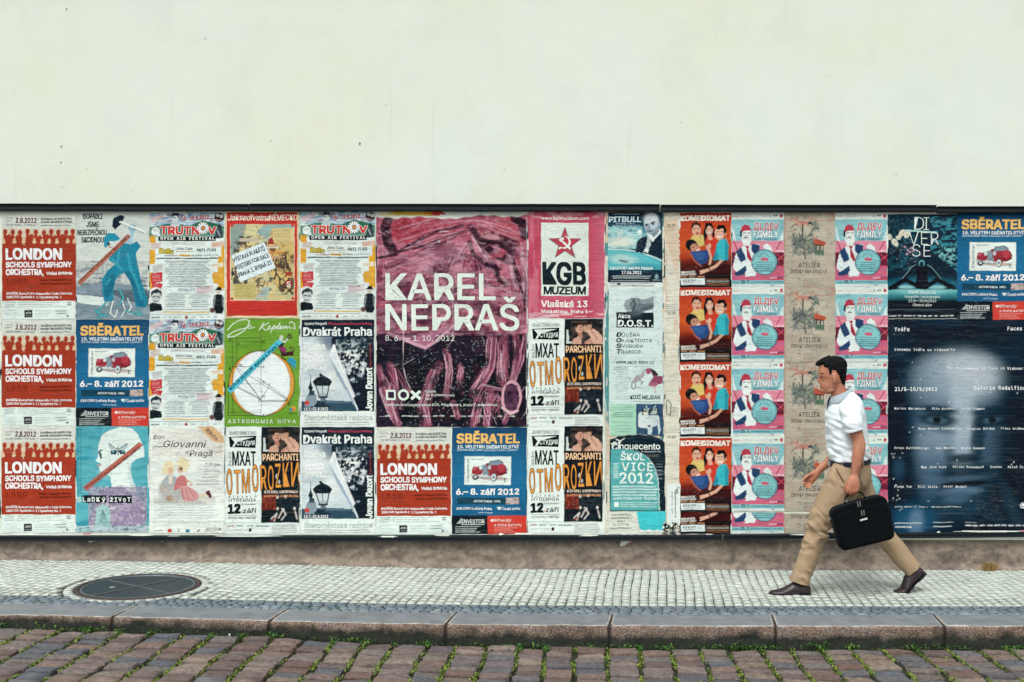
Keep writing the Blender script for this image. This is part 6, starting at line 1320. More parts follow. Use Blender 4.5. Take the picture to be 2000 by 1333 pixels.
def art_face():
    a = Art(296, 418, '#08222f', 1.6); a.noise(0, 0, 296, 418, ['#051a26', '#0c3244', '#08222f', '#0e3a50'], 120, 70, .9, 3)
    D = '#07202c'
    a.ell(134, 210, 84, 150, '#3f5a6e', .8, .06, .3); a.ell(143, 112, 76, 52, '#9aaab4', .85, .06, .45); a.ell(152, 104, 56, 40, '#b7c1c6', .8, .08, .5); a.ell(86, 128, 40, 44, '#7890a2', .6, 0, .6)
    a.ell(206, 240, 40, 56, '#40586a', .7, -.1, .5); a.ell(88, 240, 34, 62, '#60798c', .75, .06, .5); a.ell(146, 204, 23, 84, '#a4b6c0', .9, 0, .6); a.ell(96, 238, 30, 34, '#8399a8', .7, .2, .6); a.ell(150, 252, 24, 16, '#8fa4b2', .7, 0, .5)
    for cx, r_ in ((98, .10), (206, -.12)):
        a.ell(cx, 178, 40, 9, '#10303f', .9, r_, .4); a.ell(cx, 196, 36, 14, '#0a2836', .92, r_, .4); a.ell(cx - 2, 198, 20, 6, '#54707f', .7, r_, .5); a.ell(cx - 2, 197, 8, 7, '#041620', .95, 0, .4); a.ell(cx + 2, 216, 30, 6, '#3c586a', .6, r_ * 2, .6)
    a.ell(176, 232, 14, 44, '#10303e', .85, .1, .5); a.ell(150, 272, 34, 9, '#0a2632', .9, -.04, .45); a.ell(120, 262, 12, 12, '#2c485a', .6, 0, .6)
    a.ell(150, 296, 66, 14, '#0c2a38', .85, -.06, .5); a.ell(148, 322, 50, 7, '#05161f', .95, -.08, .4); a.ell(144, 312, 40, 6, '#405c70', .6, -.08, .5); a.ell(142, 338, 36, 9, '#5c7890', .85, -.1, .5); a.ell(140, 360, 52, 20, '#14384a', .8, 0, .6); a.ell(134, 352, 26, 8, '#4c6c84', .6, -.1, .6)
    a.ell(262, 280, 50, 150, '#06202c', .9, 0, .45); a.ell(10, 270, 34, 150, '#06202c', .9, 0, .5); a.ell(50, 392, 40, 28, '#1c5878', .8, 0, .6); a.ell(56, 398, 14, 26, '#6f90a8', .6, .1, .6); a.ell(84, 300, 22, 50, '#46647a', .6, .1, .6); a.ell(240, 360, 12, 40, '#2c4454', .5, -.4, .7); a.ell(22, 292, 12, 20, '#2f4f66', .6, 0, .6); a.ell(150, 30, 150, 34, '#061e2a', .7, 0, .6)
    for y in np.arange(0, 418, 3.2):
        x = a.r.uniform(0, 200); a.line([(x, y), (x + a.r.uniform(30, 120), y)], 1.2, '#8aa0ac' if a.r.random() < .5 else '#06202f', .06)
    a.dots(8, 60, 280, 380, 26, '#dfeae6', .6, 1.3, .9); a.dots(8, 260, 30, 380, 14, '#dfeae6', .7, 1.5, .9)
    T = '#eaf3ee'
    def mono(s_, x, y, cap, adv):
        FACE[0] = 'm'; a.text(s_, x, y, cap, T, mono=adv, bold=.03, sx=.9); FACE[0] = 'g'
    mono('Tváře', 13, 24, 7, 6.1); mono('Faces', 233, 22, 7, 6.1); mono('Fenomén tváře ve videoartu', 13, 62.5, 5.2, 4.55); mono('The Phenomenon of Face in Videoart', 115, 99, 5.2, 4.55)
    mono('21/6–16/9/2012', 13, 140.5, 7, 6.0); mono("Galerie Rudolfinum", 168, 138, 7, 6.0)
    for s_, x, y in (('Marina Abramović   Vito Acconci   Peter Campus', 13, 177), ('Juan Manuel Echavarria   Douglas Gordon   Franz Graßwohl', 59, 216), ('Freya Hattenberger   Gao Meizhi   Bruce Nauman', 13, 254), ('Nam June Paik   Ulrike Rosenbach   Steina   Miloš Šejn', 65, 291), ('Fiona Tan   Bill Viola   Peter Weibel', 13, 329.5)): mono(s_, x, y, 4.4, 3.85)
    mono('Alšovo nábřeží 12, Praha 1   www.galerierudolfinum.cz', 14, 368, 2.8, 2.45)
    a.line([(14, 399), (66, 399)], .8, T); a.text('UniCredit Bank', 15, 408, 4, T, 32, .03); a.micro(90, 397, 130, 399, 3, T, .8, 1.2); a.micro(90, 404, 124, 407, 4, T, .9, 2, rag=0); a.micro(152, 396, 182, 398, 3, T, .8, 1.2)
    for x in range(153, 290, 14): a.micro(x, 402, x + 10, 405, 5, T, .85, 2.4, rag=.2)
    a.ell(264, 364, 5.5, 5.5, T); a.ell(264, 364, 4, 4, '#0a2a40'); a.poly([(260.5, 361), (267.5, 361), (264, 368)], T)
    return a.mesh('face_poster')

def art_column(w, h, seed, base, spots):
    a = Art(w, h, base); a.noise(0, 0, w, h, [base, '#dcdcc8', '#cfcdb6'], 30, 26, .8, seed); a.noise(0, 0, w, h, '#dba06c', 22, 60, .35, seed + 2, .6)
    for y in range(6, int(h), 34): a.micro(3, y, w - 3, y + 8, 3.4, '#8a8f80', .35, 1)
    for k in range(int(h / 18)): y = a.r.uniform(0, h); a.line([(0, y), (w, y + a.r.uniform(-2, 2))], .9, '#8f8c7c', .5)
    for y in spots: a.text('19.30', 6, y, 4.6, '#3a4442', 16, .03)
    return a

def sheet_note():
    a = Art(26, 78, '#dfe8e2'); a.text('Agentura První s.r.o.', 15, 12, 3.6, '#22343a', 54, .02, rot=-math.pi / 2); a.text('Čech', 18, 6, 4.6, '#22343a', 14, .03, rot=-math.pi / 2); a.text('Praha, tel. 603', 9, 16, 2.8, '#5a6a6c', 42, 0, rot=-math.pi / 2)
    return a.mesh('bill_sticker_note')

def sheet_contact():
    a = Art(56, 44, '#d9dccc'); a.noise(0, 0, 56, 44, ['#d9dccc', '#ccd2c4', '#e3e6da'], 20, 10, .6, 2)
    for i, (s_, w_) in enumerate((('www.palatorest.cz', 39), ('pivovarna Rendezvous 11', 40), ('Praha 1', 15), ('tel.: 222 210 208', 31), ('mail: pivovarna@seznam.cz', 42))): a.text(s_, 24, 8 + i * 6.6, 3.8, '#33403e', w_, .01, align='c')
    return a.mesh('contact_sheet')

def sheet_cyan():
    a = Art(60, 41, '#2fbfc6'); a.noise(0, 0, 60, 41, ['#2ab6c0', '#48cdd0', '#2fbfc6'], 20, 10, .6, 2); a.micro(22, 28, 54, 31, 4, '#239aa4', .6, 2)
    lf = np.interp(a.ys, [0, 10, 25, 41], [0, 3, 6, 9]) + .5 * np.sin(a.ys * .8)
    bt = 36 + np.sin(a.xs * .4)
    a.mask = (a.X > lf[:, None]); a._blend((slice(None), slice(None)), np.clip(1 - (a.X - lf[:, None]) / 3, 0, 1), '#e6ece2'); a._blend((slice(None), slice(None)), np.clip((a.Y - bt[None, :]) / 1.5, 0, 1), '#e6ece2')
    return a.mesh('cyan_sheet')

# ------------------------------------------------------------------ pasting them up
G_ORC = 'rust red orchestra posters'; G_COL = 'blue stamp and vintage car collectors fair posters'; G_FES = 'busy daisy festival posters'
G_THE = 'black and white theatre posters with orange lettering'; G_COM = 'orange posters of four laughing people'; G_FAM = 'pink and turquoise posters of a man in a fez'
G_STU = 'beige watercolour posters'; G_TWI = 'dark photo exhibition posters with a street lamp'
L_ = {'z': 0}
def put(me, px, py, label, group=None, lvl=None, tilt=0.0, name=None):
    if lvl is None: L_['z'] = (L_['z'] + 1) % 2; lvl = L_['z']
    return stick(me, name or me.name.split('.')[0], px, py, label, group, lvl, tilt=tilt)

m = art_orchestra()
put(m, 4.5, 416, 'rust red orchestra concert poster at the top left corner of the board', G_ORC)
put(m, 4, 624, 'rust red orchestra poster in the middle row, left of a blue stamp and car poster', G_ORC, tilt=.15)
put(m, 3.5, 833, 'rust red orchestra concert poster at the bottom left corner, beside the butterfly face', G_ORC)
put(m, 736, 836, 'rust red orchestra concert poster directly below the big maroon poster', G_ORC, tilt=-.1)
m = art_worker(); put(m, 149.5, 416, 'pale poster of a man in turquoise overalls swinging a hammer')
m = art_collectors()
put(m, 148.5, 624.5, 'blue collectors fair poster below the hammer man', G_COL)
put(m, 883, 835, 'blue collectors fair poster below the big maroon poster', G_COL, tilt=.1)
put(m, 1869, 417, 'blue collectors fair poster at the top right corner of the board', G_COL)
m = art_butterfly(); put(m, 149, 833, 'turquoise poster of a white mannequin head with a butterfly on its temple')
m = art_festival()
put(m, 292, 415, 'crowded festival poster in the top row beside the hammer man', G_FES)
put(m, 291.5, 624, 'crowded festival poster in the middle row, left of the green poster', G_FES)
put(m, 587, 413, 'crowded festival poster in the top row beside the big maroon poster', G_FES, tilt=.1)
m = art_map(); put(m, 440, 412, 'red framed poster of an old cartoon map with a pasted white address slip')
m = art_astronomy(); put(m, 438.5, 623, 'grass green poster with a white circle and geometric lines')
m = art_twice()
put(m, 587, 624, 'dark photo exhibition poster with a lamp and peeling page, the upper of two', G_TWI)
put(m, 587, 834, 'dark photo exhibition poster with a lamp and peeling page, the lower of two', G_TWI)
m = art_puppets(); put(m, 292, 832, 'pale poster of two figurines in white wigs and gowns')
m = art_theatre()
put(m, 438.5, 833.5, 'theatre poster with orange lettering below the green poster', G_THE)
put(m, 1030.5, 622.5, 'theatre poster with orange lettering right below the pink star poster', G_THE)
put(m, 1030, 831.5, 'theatre poster with orange lettering in the bottom row, right of a blue car poster', G_THE, tilt=.1)
m = art_sculpture(); put(m, 735, 416, 'large maroon and pink poster of crumpled forms with huge cream lettering')
m = art_museum(); put(m, 1031.5, 413, 'faded pink poster with a red star and large black letters')
back = art_column(118, 630, 21, '#cfd4c6', ()); back.noise(0, 60, 8, 420, '#2f8a90', 30, 60, .9, 5, .35); back.noise(104, 0, 118, 500, '#2b6f78', 9, 22, .85, 6, .5); back.noise(104, 0, 118, 500, '#e6ece2', 5, 8, .8, 8, .62)
put(back.mesh('torn_bill_column'), 1181, 414, 'narrow column of torn old bills behind the bald man and fist posters', lvl=0)
m = art_arena(); put(m, 1187.5, 415, 'teal poster of a bald man in a dark suit above glowing light', lvl=1)
m = art_fist(); put(m, 1189, 562, 'pale mint poster with a grey clenched fist over a black box', lvl=1)
m = art_program(); put(m, 1190, 699, 'mint leaflet with a goat and dancer drawing above a goat photo', lvl=2)
m = art_blackletter(); put(m, 1191, 848, 'black poster with white gothic lettering and torn top edge', lvl=3)
m = art_streets(); put(m, 1192.5, 877, 'torn teal sheet pasted over the black gothic poster', lvl=4)
m = sheet_contact(); put(m, 1189, 999, 'small cream sheet with printed contact lines at the board bottom', lvl=1, name='contact_sheet')
m = sheet_cyan(); put(m, 1240, 999, 'plain bright cyan scrap of paper with torn white edge', lvl=2, name='cyan_sheet')
a_ = art_column(31, 602, 33, '#dad6c2', (27, 198, 440)); a_.rect(4, 174, 28, 190, '#e0e0d0'); a_.micro(5, 178, 27, 192, 4, '#4a5450', .8, 1.5, rag=.1); a_.line([(5, 366), (5, 392), (12, 396), (14, 374), (8, 366)], 1.6, '#3a4648'); a_.micro(14, 380, 28, 396, 5, '#4a5450', .7, 1.2)
put(a_.mesh('schedule_strip'), 1297, 416, 'long cream paper strip with times printed, left of the orange posters', lvl=1)
m = sheet_note(); put(m, 1302.5, 945, 'small white note with sideways print over the cream strip', lvl=4, name='printed_note')
m = art_comedy(); mc = art_comedy(102)
put(mc, 1326.5, 898, 'cut off end of an orange laughing people poster at the foot of their column', lvl=0)
for i, (y, w_) in enumerate(((416.5, 'topmost'), (562, 'second from the top'), (707.5, 'third from the top'), (855.5, 'lowest complete'))):
    put(m, 1326 + (i % 2) * .6, y, 'orange poster of four laughing people, %s of its column' % w_, G_COM, lvl=1 + i % 2, tilt=(i - 1.5) * .1)
m = art_family(); mf = art_family(103)
for cx, who in ((1429, 'beside the orange posters'), (1631, 'beside the dancer poster')):
    put(mf, cx - .5, 897, 'cut off fez man poster at the foot of the column %s' % who, lvl=0)
    for i, (y, w_) in enumerate(((415.5, 'topmost'), (561.5, 'second from the top'), (707, 'third from the top'), (853, 'lowest full'))):
        put(m, cx + (i % 2) * .5, y, 'fez man poster, %s in the column %s' % (w_, who), G_FAM, lvl=1 + i % 2)
m = art_studio(); ms = art_studio(108)
put(ms, 1530.5, 895, 'bottom end of a beige watercolour poster under the lowest full one', lvl=0)
for i, (y, w_) in enumerate(((416, 'topmost'), (562, 'second from the top'), (708, 'third from the top'), (852.5, 'lowest complete'))):
    put(m, 1530.5 + (i % 2) * .6, y, 'beige watercolour garden poster, %s, between the two fez man columns' % w_, G_STU, lvl=1 + i % 2)
m = art_dancer(); put(m, 1733, 419, 'dark teal poster of a seated dancer silhouette with thin white capitals')
m = art_face(); put(m, 1733.5, 623.5, 'large dark blue poster of a blurred face behind white typewriter text')
# ------------------------------------------------------------------ the walking man, in units of 1/277.5 m
MU = 277.5
MXP, MYP = 1655.0, 1162.0
MDEPTH = F / MU
man_x = (MXP - PX) / MU + camx; man_y = camy + MDEPTH
man_z = CAM_H - (MYP - PY) / MU
def P3(x, y, d): return Vector(((x - MXP) / MU, -d / MU, (MYP - y) / MU))
man = empty('person', (man_x, man_y, man_z))
tag(man, 'man in white short sleeved shirt and khaki trousers striding left along the pavement', 'person')

def PL(x, y, d0, lat): return P3(x, y, d0) + Vector((0, -lat / MU, 0))
def CL(rings):
    """limbs nearer or farther than the body's middle plane: put them where they stand in depth"""
    return [(PX + (r[0] - PX) * (1 - r[2] / F), PY + (r[1] - PY) * (1 - r[2] / F)) + tuple(r[2:]) for r in rings]
def CP(x, y, d): return PX + (x - PX) * (1 - d / F), PY + (y - PY) * (1 - d / F)
def loft(rings, n=24, per=6, power=2.0, caps=True):
    """rings: (x, y, d, ru, rd) in man units; ru lies in the picture plane across the limb, rd towards the viewer"""
    C = [P3(r[0], r[1], r[2]) for r in rings]; A = [(r[3] / MU, r[4] / MU) for r in rings]
    cs, rr = [], []
    def cr(a, b, c, d, t): return .5 * ((2*b) + (c - a)*t + (2*a - 5*b + 4*c - d)*t*t + (3*b - a - 3*c + d)*t**3)
    for i in range(len(C) - 1):
        i0, i3 = max(i - 1, 0), min(i + 2, len(C) - 1)
        for k in range(per):
            t = k / per; cs.append(cr(C[i0], C[i], C[i+1], C[i3], t)); rr.append((cr(A[i0][0], A[i][0], A[i+1][0], A[i3][0], t), cr(A[i0][1], A[i][1], A[i+1][1], A[i3][1], t)))
    cs.append(C[-1]); rr.append(A[-1]); m = len(cs); vs = []
    for i in range(m):
        t = (cs[min(i + 1, m - 1)] - cs[max(i - 1, 0)]).normalized(); dv = Vector((0, -1, 0)); dv = (dv - t * dv.dot(t))
        if dv.length < .2: dv = Vector((1, 0, 0)) - t * t.x
        dv.normalize(); u = t.cross(dv).normalized()
        for k in range(n):
            a = k * math.tau / n; ca, sa = math.cos(a), math.sin(a)
            f = 1.0 if power == 2 else (abs(ca) ** power + abs(sa) ** power) ** (-1 / power)
            vs.append(cs[i] + u * ca * f * rr[i][0] + dv * sa * f * rr[i][1])
    fs = []
    for i in range(m - 1):
        for k in range(n): fs.append((i*n+k, i*n+(k+1)%n, (i+1)*n+(k+1)%n, (i+1)*n+k))
    if caps: fs.append(tuple(range(n))[::-1]); fs.append(tuple((m-1)*n + k for k in range(n)))
    return vs, fs
def ball(x, y, d, rx, ry, rd, rot=0.0, n=14):
    vs, fs = [], []; c, s_ = math.cos(rot), math.sin(rot); o = P3(x, y, d)
    for i in range(n + 1):
        th = math.pi * i / n
        for k in range(2 * n):
            ph = k * math.pi / n; a, b, h = rx * math.sin(th) * math.cos(ph), ry * math.cos(th), rd * math.sin(th) * math.sin(ph)
            vs.append(o + Vector(((a * c - b * s_) / MU, -h / MU, (a * s_ + b * c) / MU)))
    for i in range(n):
        for k in range(2 * n): fs.append((i*2*n+k, i*2*n+(k+1)%(2*n), (i+1)*2*n+(k+1)%(2*n), (i+1)*2*n+k))
    return vs, fs
def fuse(name, parts, voxel, mat, parent, smooth_it=3, fn=None, cut=None):
    mb = MB()
    for vs, fs in parts: mb.add(vs, fs)
    me = bpy.data.meshes.new(name + '_raw'); me.from_pydata(mb.v, [], mb.f)
    bm = bmesh.new(); bm.from_mesh(me); bmesh.ops.recalc_face_normals(bm, faces=bm.faces); bm.to_mesh(me); bm.free()
    o = bpy.data.objects.new(name + '_raw', me); COL.objects.link(o)
    md = o.modifiers.new('r', 'REMESH'); md.mode = 'VOXEL'; md.voxel_size = voxel; md.adaptivity = 0
    if smooth_it: s_ = o.modifiers.new('s', 'SMOOTH'); s_.factor = .5; s_.iterations = smooth_it
    dg = bpy.context.evaluated_depsgraph_get(); ev = o.evaluated_get(dg)
    out = bpy.data.meshes.new_from_object(ev); out.name = name
    bpy.data.objects.remove(o)
    if fn:
        nv = len(out.vertices); co = np.empty(nv * 3); out.vertices.foreach_get('co', co); co = co.reshape(-1, 3)
        no = np.empty(nv * 3); out.vertices.foreach_get('normal', no); no = no.reshape(-1, 3)
        for i in range(nv): co[i] += no[i] * fn(co[i])
        out.vertices.foreach_set('co', co.ravel())
    if cut:
        bm = bmesh.new(); bm.from_mesh(out); bmesh.ops.delete(bm, geom=[v for v in bm.verts if cut(v.co)], context='VERTS'); bm.to_mesh(out); bm.free()
    out.materials.clear(); out.materials.append(mat); out.polygons.foreach_set('use_smooth', [True] * len(out.polygons)); out.update()
    r = bpy.data.objects.new(name, out); COL.objects.link(r); r.parent = parent
    return r
def UN(co): return (co[0] * MU + MXP, MYP - co[2] * MU, -co[1] * MU)      # back to drawing units

def m_skin():
    t = NT('skin'); v = t.coord(); n = t.noise(v, 30, 4); b = t.noise(v, 9, 3)
    c = t.mix(.4, t.ramp(n, [(.3, lin('#a56c54')), (.7, lin('#c08a6e'))]), t.ramp(b, [(.4, lin('#a8664e')), (.6, lin('#c08c6c'))]))
    t.color(c); t.b.inputs['Roughness'].default_value = .5; t.b.inputs['Subsurface Weight'].default_value = .08; t.b.inputs['Subsurface Radius'].default_value = (.02, .008, .004); t.bump(t.noise(v, 400, 2), .1, .002); return t.m
M_SKIN = m_skin()
def m_cloth(name, c, rough=.85, weave=900, amt=.06):
    t = NT(name); v = t.coord(); n = t.noise(v, 14, 4); w = t.noise(v, weave, 2); c = lin(c)
    t.color(t.mix(1.0, t.ramp(n, [(.3, tuple(x * (1 - amt) for x in c)), (.7, tuple(min(1, x * (1 + amt)) for x in c))]), t.ramp(w, [(.3, .93), (.7, 1.05)]), 'MULTIPLY'))
    t.b.inputs['Roughness'].default_value = rough; t.bump(w, .15, .002); return t.m
M_SHIRT = m_cloth('white_cotton', '#e3edf0', .85, 700, .02); M_KHAKI = m_cloth('khaki_twill', '#a08a6e', .85, 900, .07)
M_LEATHER = simple('dark_leather', '#2a1c20', .38, .25, 90, .25, 0, .5); M_SOLE = simple('shoe_sole', '#14161a', .7)
M_HAIR = simple('dark_hair', '#0a0d10', .75, .5, 300, .8, 0, .15); M_BELT = simple('navy_belt', '#101c28', .5)
M_BAG = simple('black_nylon', '#05090c', .85, .3, 400, .3, 0, .12); M_STEEL = simple('steel', '#b9bfbf', .3, .1, 60, 0, .8)

# body: head, neck, arms and hands in one surface
head = [(1629, 699, 0, 8, 8), (1627.5, 705, 0, 19, 15.5), (1625.5, 714, 0, 24.5, 20), (1624.5, 724, 0, 26, 21.5), (1624, 733, 0, 25.5, 21.5), (1623.5, 741, 0, 24, 20.5), (1621, 749, 0, 21, 19), (1618, 756, 0, 17.5, 17), (1616, 762, 0, 14.5, 14), (1614.5, 767, 0, 10.5, 10.5), (1614, 770, 0, 6, 7)]
parts = [loft(head, 32, 5), loft([(1633, 752, 0, 15, 15.5), (1638, 766, 0, 15.5, 16.5), (1643, 782, 0, 18, 19), (1646, 796, 0, 22, 28)], 24, 5),
         loft([(1603, 730, 0, 2.4, 2.8), (1600.6, 738, 0, 2.4, 2.8), (1598.8, 744, 0, 2.5, 3.6), (1602, 747.6, 0, 2.8, 4.4)], 12, 5),
         ball(1607, 763.5, 0, 5.6, 5.4, 7.5), ball(1603.4, 753.8, 0, 3, 1.7, 5), ball(1604, 757.4, 0, 3, 1.8, 4.8), ball(1603, 729.5, 6, 3.4, 2.4, 7.5), ball(1603, 729.5, -6, 3.4, 2.4, 7.5), ball(1622, 760, 12, 10, 5, 4, .5), ball(1622, 760, -12, 10, 5, 4, .5)]
for sd in (1, -1): parts += [ball(1624.5, 738.5, 22.5 * sd, 5.2, 9.4, 3.2, .15), ball(1622.5, 745, 21.5 * sd, 2.8, 4, 2.8)]
# near arm hanging with the bag
parts.append(loft(CL([(1660, 800, 48, 14, 12), (1664, 822, 58, 14, 13), (1670, 842, 60, 13, 12), (1677, 860, 61, 11.4, 11), (1678, 875, 62, 11.8, 11), (1675.5, 893, 63, 11, 10), (1672, 912, 63, 8.8, 8), (1669.5, 928, 62, 7, 6.3), (1668.5, 936, 62, 7.4, 6)]), 20, 5))
parts.append(loft(CL([(1669, 930, 62, 7.6, 6.5), (1667.5, 940, 64, 11.5, 7), (1666, 950, 65, 13, 6.5), (1665, 957, 65, 12.5, 5.5)]), 18, 5))
hand_f = []
for k, (dx, L) in enumerate(((-9.2, .95), (-3.4, 1.05), (2.6, 1.0), (8.2, .85))):
    x = 1665 + dx; y0 = 955 - abs(k - 1.3) * 1.0
    hand_f.append(loft(CL([(x + .6, y0 - 4, 65, 3.2, 3.4), (x, y0 + 3.5 * L, 68, 3.1, 3.3), (x - .3, y0 + 9.5 * L, 66, 2.9, 3), (x - .3, y0 + 11.5 * L, 60, 2.8, 2.7), (x, y0 + 7.5 * L, 55.5, 2.4, 2.4)]), 10, 4))
hand_f.append(loft(CL([(1660, 940, 58, 4.6, 4.2), (1653.5, 948, 55, 4, 3.8), (1652, 957, 54, 3.4, 3.3), (1655, 964, 55, 2.8, 2.8)]), 10, 4))
# far arm swinging forward
parts.append(loft(CL([(1648, 800, -46, 14, 13), (1646, 830, -52, 13.5, 12.5), (1643, 862, -54, 12, 11.5), (1636, 884, -53, 11, 10.5), (1620, 901, -50, 9.8, 9), (1605, 914, -47, 7.8, 7), (1597, 922, -45, 6.8, 5.8)]), 18, 5))
parts.append(loft(CL([(1598, 921, -45, 7, 5.8), (1591, 928, -43, 9.4, 6), (1584, 935, -41, 10.2, 5.6), (1580, 939.5, -40, 9.4, 5)]), 16, 5))
ax = Vector((-.72, .69)); pp = Vector((.69, .72))
for k, L in enumerate((.95, 1.06, 1.0, .8)):
    o2 = Vector((1580, 939)) + pp * ((k - 1.5) * 4.9) - ax * abs(k - 1.2) * .8
    p = [o2 - ax * 4, o2 + ax * 5 * L, o2 + ax * 10.5 * L + Vector((1, 2)), o2 + ax * 13 * L + Vector((4.5, 4.5))]
    hand_f.append(loft(CL([(p[0].x, p[0].y, -40, 2.9, 2.9), (p[1].x, p[1].y, -38, 2.7, 2.8), (p[2].x, p[2].y, -33, 2.5, 2.5), (p[3].x, p[3].y, -28, 2.1, 2.1)]), 10, 4))
hand_f.append(loft(CL([(1587, 927, -40, 4, 3.8), (1579, 929, -34, 3.4, 3.3), (1573, 933, -31, 2.9, 2.9), (1569, 938, -30, 2.3, 2.3)]), 10, 4))
body = fuse('body', parts + hand_f, .0034, M_SKIN, man, 2)
# torso and legs under the clothes are the clothes' own volume
HAIRP = [ball(1631, 714, 0, 23, 18.5, 23.4), ball(1635, 723, 0, 18, 19, 24.0), ball(1640, 735, 0, 11.5, 14, 21.6), loft([(1640, 734, 0, 10, 18), (1643, 746, 0, 7, 16), (1644, 752, 0, 3, 12)], 18, 4),
         loft([(1622, 703, 0, 9, 17), (1610, 706, 0, 7, 17.5), (1602, 709, 0, 5, 15.5), (1596, 712.5, 1, 3, 10)], 18, 5)]
for sd in (1, -1): HAIRP.append(ball(1625, 717, 13.5 * sd, 15, 10.5, 10)); HAIRP.append(ball(1614, 713, 13 * sd, 9, 8, 8.5)); HAIRP.append(loft([(1616, 712, 17.4 * sd, 8, 3.4), (1616.5, 722, 20.6 * sd, 4.0, 1.2), (1617, 732, 20.6 * sd, 2.2, .8)], 10, 4))
hair = fuse('hair', HAIRP, .003, M_HAIR, man, 1, lambda c: .0030 * mnoise.noise(Vector(c) * 110) + .0022 * mnoise.noise(Vector((c[0] * 60, c[1] * 220, c[2] * 60))))
for sd in (1, -1):
    vs, fs = ball(1603.6, 735.0, 10.4 * sd, 1.9, 1.1, 3.0); e = mesh_obj('eye', vs, fs, simple('eye', '#6e625c', .3), man, True)
    vs, fs = ball(1602.4, 735.1, 11.4 * sd, 1.0, 1.0, 1.4); mesh_obj('iris', vs, fs, simple('iris', '#14100e', .2), e, True)
    vs, fs = loft([(1600.6, 730.4, 4.5 * sd, .8, .8), (1601.0, 728.9, 10 * sd, 1.1, 1.1), (1605.0, 729.9, 14.6 * sd, .7, .7)], 8, 4); mesh_obj('eyebrow', vs, fs, M_HAIR, man, True)

# shirt
def wr_shirt(c):
    x, y, d = UN(c)
    f = math.exp(-((y - 885) / 22) ** 2) * .0085 + math.exp(-((x - 1634) ** 2 + (y - 836) ** 2) / 700) * .008 + .0016
    return f * mnoise.noise(Vector((x * .05 + y * .03, y * .11 - x * .06, d * .035))) * 1.6 + .0016 * mnoise.noise(Vector((x * .03, y * .03, d * .03))) * 2
torso = [(1645.5, 770, 0, 17, 21), (1650, 780, 0, 23.5, 34), (1652, 790, 0, 30.5, 47), (1650.5, 804, 0, 35.5, 53), (1651, 824, 0, 38, 51), (1653.5, 850, 0, 38, 49), (1656.5, 876, 0, 38, 48), (1658, 894, 0, 37.5, 48), (1657.5, 903, 0, 36, 47)]
near_sl = CL([(1656, 790, 36, 17, 14), (1661, 803, 50, 20.5, 16), (1665, 820, 58, 19, 17), (1667.5, 835, 60, 18, 17), (1668.5, 841, 60, 16.5, 15.5)])
far_sl = CL([(1650, 790, -36, 16, 14), (1649, 803, -46, 18, 15), (1648, 822, -52, 17, 16), (1646, 838, -53, 17, 16)])
shirt = fuse('shirt', [loft(torso, 44, 6, 2.25), loft(near_sl, 28, 6), loft(far_sl, 28, 6)], .0045, M_SHIRT, man, 2, wr_shirt)
for r_, nm in ((near_sl, 'sleeve_cuff'),):
    vs, fs = loft(CL([(1667.8, 838.5, 60, 17.9, 16.9), (1668.2, 840.5, 60, 18, 17), (1668.7, 842.2, 60, 17.5, 16.5)]), 30, 3); mesh_obj(nm, vs, fs, M_SHIRT, man, True)
# collar: striped band folded round the neck
t = NT('striped_collar'); wv = t.node('ShaderNodeTexWave'); wv.inputs['Scale'].default_value = 62; wv.bands_direction = 'DIAGONAL'; wv.inputs['Distortion'].default_value = 0; t.link(t.coord(), wv.inputs['Vector'])
t.color(t.ramp(wv.outputs['Fac'], [(.45, lin('#3f5566')), (.6, lin('#cfdde0'))])); M_STRIPE = t.m
vs, fs = [], []
n = 40
for k in range(n + 1):
    a = -math.pi + .30 + k * (math.tau - .60) / n       # open at the throat (a = pi is the front, -x)
    ca, sa = math.cos(a), math.sin(a); front = (1 - ca) / 2
    for (ru, rd, dy) in ((17.0, 17.0, 3), (18.2, 18.6, -2.5), (20.5, 20.5, -3.2), (23.5, 25.5, 3), (26, 29, 9.5 + 5 * front ** 3), (25.4, 28.2, 10.5 + 5 * front ** 3)):
        cx = 1640.5 + (ru - 17) * .1; cy = 761 + front * 19 + dy
        vs.append(PL(cx + ca * ru, cy, 0, sa * rd))
m = 6
for k in range(n):
    for j in range(m - 1): fs.append((k*m+j, k*m+j+1, (k+1)*m+j+1, (k+1)*m+j))
collar = mesh_obj('collar', vs, fs, M_STRIPE, man, True); so = collar.modifiers.new('t', 'SOLIDIFY'); so.thickness = .002; so.offset = 0
vs, fs = loft([(1620.5, 783, 0, 2.2, 4.5), (1617.8, 792, 0, 1.8, 4), (1616, 800, 0, 1.5, 3.5)], 10, 4); mesh_obj('placket', vs, fs, simple('navy_lining', '#26384c', .8), man, True)

# trousers
def wr_tr(c):
    x, y, d = UN(c)
    k = math.exp(-((y - 1035) / 30) ** 2) * .013 * (1 if x < 1660 else .5)
    k += math.exp(-((y - 932) / 16) ** 2) * .007 * (1.0 if x < 1670 else .3)
    k += math.exp(-((y - 1128) / 16) ** 2) * .0065 + .0014
    if x < 1665: s1, s2 = (x - 1600) * .9 + (y - 1000) * .55, (y - 1000) * .9 - (x - 1600) * .65 + 14 * mnoise.noise(Vector((x * .04, y * .03, 4)))
    else: s1, s2 = (x - 1700) * .4 + (y - 1000) * .4, (x - 1700) * -.8 + (y - 1000) * .6
    return k * .95 * mnoise.noise(Vector((s1 * .05, s2 * .11, d * .05))) * 1.7 + .0018 * mnoise.noise(Vector((x * .022, y * .022, d * .03)))
pelvis = [(1658.5, 900, 0, 36, 46.5), (1660, 912, 0, 36.5, 48), (1661.5, 928, 0, 36.5, 48.5), (1659, 944, 0, 34, 46), (1656, 956, 0, 24, 34)]
